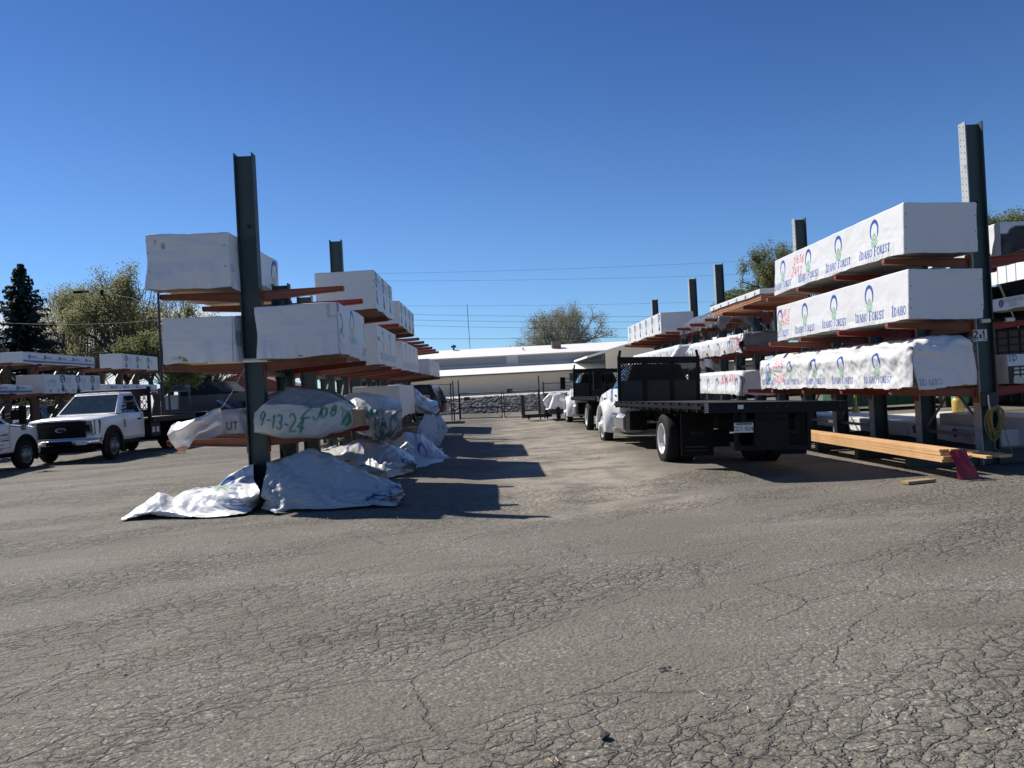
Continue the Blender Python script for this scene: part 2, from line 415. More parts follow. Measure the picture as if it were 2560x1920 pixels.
class Print:
    def __init__(s, base=WHITE): s.base = base; s.items = []
    def stroke(s, pts, w, col, op=1.0): s.items.append((pts, w, col, op)); return s
    def disc(s, u, v, ru, rv, col, op=1.0): s.items.append(((u, v, ru, rv), 'disc', col, op)); return s
    def rect(s, u0, u1, v0, v1, col, op=1.0): s.items.append(((u0, u1, v0, v1), 'rect', col, op)); return s
    def text(s, t, u, v, h, col, font=BLOCK, w=.12, track=.12, anchor='c', slant=0.0, squash=1.0, rot=0.0, first=1.0, op=1.0, jitter=0.0):
        hand = jitter > 0
        adv = 0; gl = []
        newword = True
        for ch in t:
            if ch == ' ': adv += .5; newword = True; continue
            g = font.get(ch) or BLOCK.get(ch)
            if g is None: continue
            sc = first if newword else 1.0
            gl.append((adv, g, sc)); adv += (g[0] + track) * sc; newword = False
        u0 = {'c': -adv / 2, 'l': 0, 'r': -adv}[anchor]
        cr, sr = math.cos(rot), math.sin(rot)
        for a, g, sc in gl:
            dv = rng.uniform(-jitter, jitter); ga = rng.uniform(-.22, .22) if hand else 0; gs = rng.uniform(.82, 1.15) if hand else 1; sl_ = slant + (rng.uniform(-.12, .25) if hand else 0)
            for pts, k in g[1]:
                q = []
                for x, y in pts:
                    if hand:
                        x, y = x * gs + rng.uniform(-.035, .035), y * gs + rng.uniform(-.035, .035); x, y = x - ga * y, y + ga * x
                    xx = (u0 + a + x * sc + sl_ * y) * h * squash; yy = (y * sc + dv) * h
                    q.append((u + xx * cr - yy * sr, v + xx * sr + yy * cr))
                if hand and len(q) > 5: q = [tuple(r_) for r_ in upsample(np.array(q)[:, None, :].repeat(2, 1), 3)[:, 0]]
                s.stroke(q, w * h * k * (sc ** .3) * (rng.uniform(.8, 1.2) if hand else 1), col, op)
        return s
    def forest_logo(s, u, v, k=1.0, text=True, faded=1.0, squash=1.0):
        # ring open at the bottom, three stacked chevrons, name in small caps; (u,v) = centre of the ring, k = ring radius
        ring = arc(u, v, k * .80 * squash, k, 222, -42, 26)
        for i in range(len(ring) - 1):
            t = i / (len(ring) - 2); wd = .12 + .15 * math.sin(math.pi * t)
            s.stroke(ring[i:i + 2], k * wd * 1.35, BLUE, faded)
        for ya, wv, dr in ((-.28, .62, .86), (-.74, .52, .70), (-1.20, .36, .48)):
            y = v + k * ya; wv *= k
            s.stroke([(u - wv * squash, y - k * dr), (u, y), (u + wv * squash, y - k * dr)], k * .15, GREEN, faded)
        if text:
            s.text('IDAHO FOREST', u, v - k * 2.5, k * .74, BLUE, SERIF, .21, .08, first=1.25, op=faded, squash=.84 * squash)
            s.text('GROUP', u, v - k * 3.0, k * .32, BLUE, SERIF, .2, .8, op=faded * .85, squash=squash)
        return s
    def tree_logo(s, u, v, k=1.0, col=NAVY):
        s.disc(u, v + k * .45, k * .55, k * .5, col)
        s.stroke([(u, v + .2 * k), (u, v - k * .75)], k * .5, col)
        s.stroke([(u - k * .3, v - k * .75), (u + k * .2, v - k * .85)], k * .25, col)
        s.stroke(arc(u - k * .05, v + k * .45, k * .2, k * .2, 40, 260, 8) + arc(u - k * .05, v + k * .05, k * .22, k * .2, 80, -140, 8), k * .12, WHITE)
        s.stroke([(u + k * .15, v - k * .5), (u + k * .15, v + k * .6)], k * .09, WHITE)
        s.text('SIERRA', u + k * 1.25, v + k * .35, k * .24, col, BLOCK, .17)
        s.text('PACIFIC', u + k * 1.25, v + k * .0, k * .24, col, BLOCK, .17)
        s.text('LUMBER', u + k * 1.25, v - k * .38, k * .15, col, BLOCK, .17)
        return s
    def wood_logo(s, u, v, k=1.0, col=NAVY):
        s.disc(u, v, k, k, col)
        s.stroke([(u, v + k * .6), (u - k * .45, v - k * .4), (u + k * .45, v - k * .4), (u, v + k * .6)], k * .12, WHITE)
        s.text('WEYERHAEUSER', u + k * 4.4, v + k * .1, k * .75, col, BLOCK, .2)
        s.text('WOOD', u + k * 4.4, v - k * .95, k * .75, col, BLOCK, .2)
        return s
    def eval(s, U, V):
        # U (n,), V (m,) regular axes -> (m,n,3)
        U = np.asarray(U); V = np.asarray(V)
        C = np.empty((len(V), len(U), 3)); C[:] = s.base
        hu = max(abs(U[-1] - U[0]) / max(1, len(U) - 1), abs(V[-1] - V[0]) / max(1, len(V) - 1))
        for data, w, col, op in s.items:
            if w == 'rect':
                u0, u1, v0, v1 = data
            elif w == 'disc':
                u0, u1, v0, v1 = data[0] - data[2], data[0] + data[2], data[1] - data[3], data[1] + data[3]
            else:
                p = np.array(data); u0, v0 = p.min(0) - w; u1, v1 = p.max(0) + w
            i0, i1 = np.searchsorted(U, (u0 - hu, u1 + hu)); j0, j1 = np.searchsorted(V, (v0 - hu, v1 + hu))
            if i1 <= i0 or j1 <= j0: continue
            uu, vv = np.meshgrid(U[i0:i1], V[j0:j1])
            if w == 'rect':
                a = ((uu >= u0) & (uu <= u1) & (vv >= v0) & (vv <= v1)).astype(float)
            elif w == 'disc':
                d = np.sqrt(((uu - data[0]) / data[2]) ** 2 + ((vv - data[1]) / data[3]) ** 2)
                a = np.clip((1 - d) * data[2] / hu + .5, 0, 1)
            else:
                dmin = np.full(uu.shape, 1e9)
                for (ax, ay), (bx, by) in zip(data[:-1], data[1:]):
                    dx, dy = bx - ax, by - ay; L = dx * dx + dy * dy + 1e-12
                    t = np.clip(((uu - ax) * dx + (vv - ay) * dy) / L, 0, 1)
                    dmin = np.minimum(dmin, np.hypot(uu - ax - t * dx, vv - ay - t * dy))
                a = np.clip((w / 2 - dmin) / hu + .5, 0, 1)
                if w < hu: a = a * w / hu
            a = (a * op)[..., None]
            C[j0:j1, i0:i1] = C[j0:j1, i0:i1] * (1 - a) + np.array(col) * a
        return C

# ------------------------------------------------------------------ sheets
def folds(uu, vv, seed, freqs=(.9, 1.5, 2.3, 3.4, 5.2, 7.5), bias=.25):
    """sharp creases in many directions, each present only in places"""
    rs = np.random.RandomState(seed + 77); d = 0
    wx = .16 * vnoise(uu * 1.7, vv * 1.7, uu * 0 + 3.3, seed); wy = .16 * vnoise(uu * 1.7, vv * 1.7, uu * 0 + 9.1, seed)
    for kf in freqs:
        for rep in range(2):
            th = rs.uniform(0, math.pi); ph = rs.uniform(0, 1)
            x = (uu + wx) * math.cos(th) + (vv + wy) * math.sin(th)
            tri = np.abs(((x * kf + ph) % 1.0) - .5) * 4 - 1
            am = np.clip(vnoise(uu * kf * .6 + rep * 5, vv * kf * .6, uu * 0 + kf, seed + rep) * 1.5 + bias, 0, 1)
            d = d + tri * am / kf ** .75
    return d

class Sheet:
    """collects regular grids with a per-vertex printed colour into one mesh"""
    def __init__(s): s.P = []; s.C = []; s.F = []; s.n = 0
    def grid(s, P, C, flip=False, keep=None):
        m, n = P.shape[:2]
        idx = np.arange(m * n).reshape(m, n) + s.n
        q = np.stack([idx[:-1, :-1], idx[:-1, 1:], idx[1:, 1:], idx[1:, :-1]], -1).reshape(-1, 4)
        if keep is not None: q = q[(keep[:-1, :-1] & keep[1:, 1:] & keep[1:, :-1] & keep[:-1, 1:]).ravel()]
        if flip: q = q[:, ::-1]
        s.P.append(P.reshape(-1, 3)); s.C.append(np.broadcast_to(C, P.shape).reshape(-1, 3)); s.F.append(q); s.n += m * n
    def build(s, name, material, parent=None):
        P = np.concatenate(s.P).astype(np.float32); C = np.concatenate(s.C); F = np.concatenate(s.F).astype(np.int32)
        me = bpy.data.meshes.new(name)
        me.vertices.add(len(P)); me.vertices.foreach_set('co', P.ravel())
        me.loops.add(F.size); me.loops.foreach_set('vertex_index', F.ravel())
        me.polygons.add(len(F)); me.polygons.foreach_set('loop_start', np.arange(0, F.size, 4, dtype=np.int32))
        me.polygons.foreach_set('use_smooth', np.ones(len(F), dtype=bool))
        me.materials.append(material)
        me.update(calc_edges=True); me.validate()
        a = me.color_attributes.new('print', 'FLOAT_COLOR', 'POINT')
        a.data.foreach_set('color', np.concatenate([C, np.ones((len(C), 1))], 1).astype(np.float32).ravel())
        return link_mesh(name, me, parent)

def axis_pts(L, res): return np.linspace(0, L, max(3, int(round(L / res)) + 1))

def bundle(label, x0, x1, y0, y1, z0, z1, prints=None, res=.05, hang=.03, tilt=0.0, seed=1, wr=.006, group=None,
           boards='board', core_z=None, base=WHITE, skirt=None):
    """a strapped lumber unit: printed plastic wrap over a stack of boards; prints = {'L','R','F'}: functions(Print,w,h)"""
    w, L, h = x1 - x0, y1 - y0, z1 - z0
    t = thing('lumber_bundle', label, 'lumber bundle', ((x0 + x1) / 2, y0, z0), group=group)
    t.rotation_euler = (0, tilt, 0)
    prints = prints or {}
    sh = Sheet(); rr = .022
    skirt = skirt or 0.0                                  # wrap may end above the bottom of the boards
    def shape(X, Y, Z):
        # rounded edges, wrinkles, hanging hem
        cx = np.clip(X, -w / 2 + rr, w / 2 - rr); cy = np.clip(Y, rr, L - rr); cz = np.clip(Z, -1, h - rr)
        dx, dy, dz = X - cx, Y - cy, Z - cz
        l = np.sqrt(dx * dx + dy * dy + dz * dz) + 1e-9
        k = np.where(l > rr, rr / l, 1.0)
        nx, ny, nz = dx / l, dy / l, dz / l
        X2, Y2, Z2 = cx + dx * k, cy + dy * k, cz + dz * k
        a = ridge(X * 1.1 + 3 * seed, Y * 1.0, Z * 2.4 + .9 * Y, seed, 3)
        b = fbm(X * 3.2, Y * 1.7 + seed * 7, Z * 3.2, seed + 9, 2)
        low = np.clip((h * .45 - Z) / (h * .45), 0, 1)
        d = wr * (.45 * a + .5 * b) + wr * .9 * (.4 + .9 * low) * folds(X + Y * .93, Z * 1.25, seed, (1.3, 2.2, 3.6, 5.6), .05) + wr * 1.6 * low * ridge(X * 4 + Y * 3.2, Y * 3.4, Z * 1.1, seed + 4, 2)
        X2 = X2 + nx * d; Y2 = Y2 + ny * d; Z2 = Z2 + nz * d * .7
        hem = np.clip(1 - (Z - skirt) / (h * .25), 0, 1)
        Z2 = Z2 + hem * hang * (fbm(X * 1.6, Y * 1.1, 0 * Z, seed + 20, 3) * .8 - .25)
        return np.stack([X2, Y2, Z2], -1)
    def face(kind, r):
        pr = Print(base)
        if kind in prints: prints[kind](pr, {'F': w, 'B': w, 'L': L, 'R': L, 'T': w}[kind], h)
        if kind in 'FB':
            U, V = axis_pts(w, r), axis_pts(h - skirt, r) + skirt; u, v = np.meshgrid(U, V)
            P = shape(u - w / 2, np.full_like(u, 0 if kind == 'F' else L), v); fl = kind == 'B'
        elif kind in 'LR':
            U, V = axis_pts(L, r), axis_pts(h - skirt, r) + skirt; u, v = np.meshgrid(U, V)
            if kind == 'R': P = shape(np.full_like(u, w / 2), u, v); fl = False
            else: P = shape(np.full_like(u, -w / 2), L - u, v); fl = False
        else:
            U, V = axis_pts(w, r), axis_pts(L, r); u, v = np.meshgrid(U, V)
            P = shape(u - w / 2, v, np.full_like(u, h)); fl = False
        sh.grid(P, pr.eval(U, V), fl)
    for kd in 'FBLRT':
        face(kd, res if kd in prints else max(.05, res))
    sh.build('wrap', M['wrap'], t)
    b = MB(); n = max(3, int(w / .14)); rows = max(2, int((h - .05) / .045)) if skirt else 1
    bw = (w - .05) / n
    rr2 = random.Random(seed)
    if skirt:
        for j in range(max(1, int(skirt / .048) + 1)):
            for i in range(n):
                e = rr2.uniform(-.012, .012)
                b.bx(-w / 2 + .025 + i * bw + .003, -w / 2 + .025 + (i + 1) * bw - .003, .01 + e, L - .01 + e, .002 + j * .048, .036 + j * .048)
        b.bx(-w / 2 + .04, w / 2 - .04, .05, L - .05, skirt * .9, h - .035)
    else:
        for i in range(n):
            b.bx(-w / 2 + .025 + i * bw + .002, -w / 2 + .025 + (i + 1) * bw - .002, .03, L - .03, .004, h - .035)
    b.build('boards', M[boards], t)
    return t

# ------------------------------------------------------------------ cloth (position based dynamics, baked)
def box_sdf(P, c, hs, r):
    q = np.abs(P - c) - (hs - r)
    qm = np.maximum(q, 0); l = np.sqrt((qm ** 2).sum(-1))
    ins = np.minimum(q.max(-1), 0)
    d = l + ins - r
    g = np.sign(P - c) * qm / (l[..., None] + 1e-9)
    k = q.argmax(-1); gi = np.zeros_like(P)
    np.put_along_axis(gi, k[..., None], 1.0, -1); gi = gi * np.sign(P - c)
    return d, np.where((l > 1e-6)[..., None], g, gi)

def relax(P, W, L, boxes=(), pins=None, steps=130, iters=7, ground=0.01, grav=9.8, fric=.5, seed=1, jit=.012, bend=.12, wind=(0, 0, 0), damp=.985, stretch=1.0):
    rs = np.random.RandomState(seed)
    m, n = P.shape[:2]; P = P.copy()
    P += rs.normal(0, jit, P.shape) * .5
    nz = fbm(np.arange(n)[None, :] * .35, np.arange(m)[:, None] * .35, np.zeros((m, n)), seed, 2)
    P[..., 2] += np.abs(nz) * jit * 3; 
    inv = np.ones((m, n, 1))
    if pins is not None: inv[pins] = 0
    du, dv = W / (n - 1) * stretch, L / (m - 1) * stretch; dd = math.hypot(du, dv)
    cons = []
    sl = slice
    for o in (0, 1):
        cons.append(((sl(None), sl(o, n - 1, 2)), (sl(None), sl(o + 1, n, 2)), du, 1.0))
        cons.append(((sl(o, m - 1, 2), sl(None)), (sl(o + 1, m, 2), sl(None)), dv, 1.0))
    for o in (0, 1):
        cons.append(((sl(o, m - 1, 2), sl(0, n - 1)), (sl(o + 1, m, 2), sl(1, n)), dd, .45))
        cons.append(((sl(o, m - 1, 2), sl(1, n)), (sl(o + 1, m, 2), sl(0, n - 1)), dd, .45))
    for o in (0, 1, 2, 3):
        cons.append(((sl(None), sl(o, n - 2, 4)), (sl(None), sl(o + 2, n, 4)), 2 * du, bend))
        cons.append(((sl(o, m - 2, 4), sl(None)), (sl(o + 2, m, 4), sl(None)), 2 * dv, bend))
    def trim(a, b):
        A, B = P[a], P[b]; k0 = min(A.shape[0], B.shape[0]); k1 = min(A.shape[1], B.shape[1])
        return k0, k1
    ks = [trim(a, b) for a, b, _, _ in cons]
    V = np.zeros_like(P); dt = 1 / 60.
    acc = np.array([wind[0], wind[1], wind[2] - grav])
    bl = [(np.array(c, float), np.array(h, float)) for c, h in boxes]
    for st in range(steps):
        prev = P.copy()
        V = V * damp + acc * dt * inv
        sp = np.sqrt((V ** 2).sum(-1, keepdims=True)); V = np.where(sp > 2.2, V * 2.2 / (sp + 1e-9), V)
        P = P + V * dt * inv
        for it in range(iters):
            for (a, b, r0, st_), (k0, k1) in zip(cons, ks):
                A = P[a][:k0, :k1]; B = P[b][:k0, :k1]
                d = B - A; l = np.sqrt((d ** 2).sum(-1, keepdims=True)) + 1e-9
                wa = inv[a][:k0, :k1]; wb = inv[b][:k0, :k1]; ws = wa + wb + 1e-9
                if st_ < .3: e = np.minimum(l - r0, 0) * st_
                else: e = (l - r0) * st_
                cor = d / l * e / ws
                A += cor * wa; B -= cor * wb
            for c, h in bl:
                d, g = box_sdf(P, c, h, min(.06, float(h.min()) * .8))
                k = np.clip(.036 - d, 0, .25)[..., None] * inv
                P += g * k
                if it == iters - 1: P = np.where(k > 0, P + (prev - P - g * ((prev - P) * g).sum(-1, keepdims=True)) * fric, P)
            if ground is not None:
                gz = ground(P[..., 0], P[..., 1]) + .012 if callable(ground) else ground
                k = np.clip(gz - P[..., 2], 0, None)
                P[..., 2] += k * inv[..., 0]
                if it == iters - 1:
                    on = (k > 0)[..., None] & (inv > 0)
                    q = P.copy(); q[..., :2] += (prev - P)[..., :2] * fric
                    P = np.where(on, q, P)
        V = (P - prev) / dt
    return P

def upsample(P, k):
    """Catmull-Rom upsampling of a control grid by factor k along both axes"""
    def up(A):
        m = A.shape[0]; A_ = np.concatenate([2 * A[:1] - A[1:2], A, 2 * A[-1:] - A[-2:-1]])
        t = np.linspace(0, m - 1, (m - 1) * k + 1); i = np.minimum(t.astype(int), m - 2); f = (t - i)
        f = f.reshape((-1,) + (1,) * (A.ndim - 1))
        p0, p1, p2, p3 = A_[i], A_[i + 1], A_[i + 2], A_[i + 3]
        return .5 * (2 * p1 + (p2 - p0) * f + (2 * p0 - 5 * p1 + 4 * p2 - p3) * f * f + (3 * p1 - p0 - 3 * p2 + p3) * f ** 3)
    Q = up(P); Q = np.swapaxes(up(np.swapaxes(Q, 0, 1)), 0, 1)
    return Q

def tarp_from_grid(name, label, cat, P, W, L, pr=None, k=3, material='tarp', crink=.006, seed=1, group=None, back=(.09, .09, .092), base=WHITE, thick=.006, hem=.03, mask=None, floor=None, vrow=None):
    Q = upsample(P, k)
    du = np.gradient(Q, axis=1); dv = np.gradient(Q, axis=0)
    N = np.cross(du, dv); N /= np.linalg.norm(N, axis=-1, keepdims=True) + 1e-9
    m, n = Q.shape[:2]
    U = np.linspace(0, W, n); V = np.linspace(0, L, m) if vrow is None else np.interp(np.linspace(0, len(vrow) - 1, m), np.arange(len(vrow)), vrow)
    L = V[-1]; uu, vv = np.meshgrid(U, V)
    d = folds(uu, vv, seed)
    d = crink * d * .9
    Q = Q + N * d[..., None]
    if floor is not None: Q[..., 2] = np.maximum(Q[..., 2], (floor(Q[..., 0], Q[..., 1]) if callable(floor) else floor) + .022 + .004 * np.sin(uu * 9))
    C = (pr or Print(base)).eval(U, V)
    c = Q.reshape(-1, 3); org = Vector(((c[:, 0].min() + c[:, 0].max()) / 2, (c[:, 1].min() + c[:, 1].max()) / 2, c[:, 2].min()))
    Q = Q - np.array(org)
    e = hem * (.5 + .8 * fbm((uu + vv) * 2.3, (uu - vv) * 2.3, uu * 0 + seed, seed + 3, 3))
    keep = (uu > e) & (uu < W - e) & (vv > e) & (vv < L - e)
    if mask is not None: keep &= mask(uu, vv)
    sh = Sheet(); sh.grid(Q, C, keep=keep); sh.grid(Q - N * thick, np.array(back), True, keep)
    o = sh.build(name, M[material]); o.location = org
    return tag(o, label, cat, group)

def drape(name, label, cat, x0, x1, y0, y1, z, boxes, cell=.07, pr=None, **kw):
    W, L = x1 - x0, y1 - y0
    sim = {k: kw.pop(k) for k in list(kw) if k in ('steps', 'iters', 'ground', 'grav', 'fric', 'seed', 'jit', 'bend', 'wind', 'damp', 'stretch')}
    slack = kw.pop('slack', (1.0, 1.0)); pinf = kw.pop('pinf', None); rot = kw.pop('rot', 0.0)
    n, m = int(W * slack[0] / cell) + 1, int(L * slack[1] / cell) + 1
    U, V = np.meshgrid(np.linspace(x0, x1, n), np.linspace(y0, y1, m))
    zz = z(U, V) if callable(z) else np.full_like(U, z)
    if rot:
        cx, cy = (x0 + x1) / 2, (y0 + y1) / 2; a, b = U - cx, V - cy
        U = cx + a * math.cos(rot) - b * math.sin(rot); V = cy + a * math.sin(rot) + b * math.cos(rot)
    P = np.stack([U, V, zz], -1)
    pins = pinf(P) if pinf else None
    P = relax(P, W * slack[0], L * slack[1], boxes, pins, **sim)
    return tarp_from_grid(name, label, cat, P, W * slack[0], L * slack[1], pr, seed=sim.get('seed', 1), floor=sim.get('ground', .0), **kw)

def fitted(name, label, cat, x0, x1, y0, y1, zt, sL, sR, f, b, boxes, cell=.08, pr=None, **kw):
    """tarp folded round a load like a parcel: flaps hang down each side, the corners fold onto the ends"""
    sim = {k: kw.pop(k) for k in list(kw) if k in ('steps', 'iters', 'ground', 'grav', 'fric', 'seed', 'jit', 'bend', 'wind', 'damp', 'stretch')}
    w, d = x1 - x0, y1 - y0; W, L = w + sL + sR, d + f + b
    n, m = int(W / cell) + 1, int(L / cell) + 1
    u, v = np.meshgrid(np.linspace(-sL, w + sR, n), np.linspace(-f, d + b, m))
    aL, aR = np.maximum(-u, 0), np.maximum(u - w, 0); bF, bB = np.maximum(-v, 0), np.maximum(v - d, 0)
    a, bb = aL + aR, bF + bB; mn, mx = np.minimum(a, bb), np.maximum(a, bb)
    X = x0 + np.clip(u, 0, w); Y = y0 + np.clip(v, 0, d); Z = zt - mx
    sx = np.where(aL > 0, 1, -1); sy = np.where(bF > 0, -1, 1)
    only = (a > 0) & (bb == 0); X = np.where(only, X - sx * .02, X)
    end = bb > 0; off = .02 + .035 * np.clip(bb / .08, 0, 1) * np.where(a >= bb, 1, .5 + .5 * a / (bb + 1e-6)) * np.clip(a / .08, 0, 1)
    X = np.where((a > 0) & end, X + sx * mn, X); Y = np.where(end, Y + sy * off, Y)
    P = np.stack([X, Y, Z], -1)
    sim.setdefault('steps', 40); sim.setdefault('ground', None); sim.setdefault('jit', .006)
    P = relax(P, W, L, boxes, None, **sim)
    if kw.pop('ears', True) is False:
        m0 = kw.pop('mask', None)
        kw['mask'] = lambda U_, V_: ~(((U_ < sL - .01) | (U_ > W - sR + .01)) & ((V_ < f - .01) | (V_ > L - b + .01))) & (m0(U_, V_) if m0 else True)
    return tarp_from_grid(name, label, cat, P, W, L, pr, seed=sim.get('seed', 1), **kw)
# ------------------------------------------------------------------ camera
F_PX, ROLL, CAM_H = 1923.0, rad(3.0), 1.5
Yc = Vector((-45, -12, F_PX)).normalized()
Zc = Vector((-math.sin(ROLL), math.cos(ROLL), (45 * math.sin(-ROLL) * -1 * -1 + 12 * math.cos(ROLL)) / F_PX))
Zc[2] = (45 * Zc[0] + 12 * Zc[1]) / F_PX
Zc = (Zc - Yc * Zc.dot(Yc)).normalized()
Xc = Yc.cross(Zc)
if Xc[0] < 0: Xc = -Xc
right = Vector((Xc[0], Yc[0], Zc[0])); up = Vector((Xc[1], Yc[1], Zc[1])); fwd = Vector((Xc[2], Yc[2], Zc[2]))
cd = bpy.data.cameras.new('camera'); cam = bpy.data.objects.new('camera', cd); COL.objects.link(cam)
mw = Matrix((right, up, -fwd)).transposed().to_4x4(); mw.translation = Vector((0, 0, CAM_H))
cam.matrix_world = mw
cd.sensor_width = 36; cd.lens = F_PX / 2560 * 36; cd.clip_start = .05; cd.clip_end = 4000
S.camera = cam

def PT(px, py, Y=None, Z=None, X=None):
    """photo pixel (2560 x 1920) -> world point on a known plane"""
    d = right * ((px - 1280) / F_PX) + up * (-(py - 960) / F_PX) + fwd
    o = Vector((0, 0, CAM_H))
    k = (Y / d.y) if Y is not None else ((X / d.x) if X is not None else (Z - CAM_H) / d.z)
    return o + d * k

# ------------------------------------------------------------------ light
SUN = Vector((-.768, .562, 1.0)).normalized()
ld = bpy.data.lights.new('sun', 'SUN'); lo = bpy.data.objects.new('sun', ld); COL.objects.link(lo)
ld.energy = 5.0; ld.angle = rad(.53); ld.color = (1.0, .945, .86)
lo.rotation_euler = (-SUN).to_track_quat('-Z', 'Y').to_euler()
W_ = bpy.data.worlds.new('World'); S.world = W_; W_.use_nodes = True
nt = W_.node_tree; nt.nodes.clear()
wo = nt.nodes.new('ShaderNodeOutputWorld'); bg = nt.nodes.new('ShaderNodeBackground'); bg.inputs[1].default_value = .086
nt.links.new(bg.outputs[0], wo.inputs[0])
sky = nt.nodes.new('ShaderNodeTexSky'); sky.sky_type = 'NISHITA'; sky.sun_disc = False
sky.sun_elevation = math.asin(SUN.z); sky.sun_rotation = math.atan2(SUN.x, SUN.y)
sky.altitude = 1500; sky.air_density = 1.0; sky.dust_density = .25; sky.ozone_density = 3.0
# a low bank of white cloud near the horizon on the left, and a faint wisp
tc = nt.nodes.new('ShaderNodeTexCoord')
sep = nt.nodes.new('ShaderNodeSeparateXYZ'); nt.links.new(tc.outputs['Generated'], sep.inputs[0])
mp = nt.nodes.new('ShaderNodeMapping'); nt.links.new(tc.outputs['Generated'], mp.inputs[0]); mp.inputs['Scale'].default_value = (1, 1, 3.2)
n1 = noise(nt, mp.outputs[0], 7.5, 7, .58)
elev = ramp(nt, sep.outputs[2], (.175, .10))
az = mth(nt, 'DIVIDE', sep.outputs[0], mth(nt, 'MAXIMUM', sep.outputs[1], .05))
side = ramp(nt, az, (-.22, -.42))
dens = mth(nt, 'ADD', n1, mth(nt, 'MULTIPLY', ramp(nt, sep.outputs[2], (.16, .07)), .16))
cl = mth(nt, 'MULTIPLY', mth(nt, 'MULTIPLY', ramp(nt, dens, (.52, .62)), elev), side)
tint = mix_rgb(nt, 1.0, sky.outputs[0], mix_rgb(nt, ramp(nt, sep.outputs[2], (.12, .50)), (.58, .80, 1.04), (.345, .565, .87)), 'MULTIPLY')
nt.links.new(mix_rgb(nt, cl, tint, (6.6, 6.9, 7.4)), bg.inputs[0])
S.view_settings.view_transform = 'Standard'; S.view_settings.look = 'None'
S.view_settings.exposure = .42; S.view_settings.gamma = 1
S.cycles.max_bounces = 6; S.cycles.transparent_max_bounces = 8

# ------------------------------------------------------------------ yard
def sst(x, a, b):
    t = np.clip((np.asarray(x, float) - a) / (b - a), 0, 1); return t * t * (3 - 2 * t)
def gz(x, y):
    return (-.09 * sst(x, -1.9, -.3) - .07 * sst(x, 3.0, 5.6)) * sst(y, 7.0, 10.4) * (1 - .6 * sst(y, 33, 38))

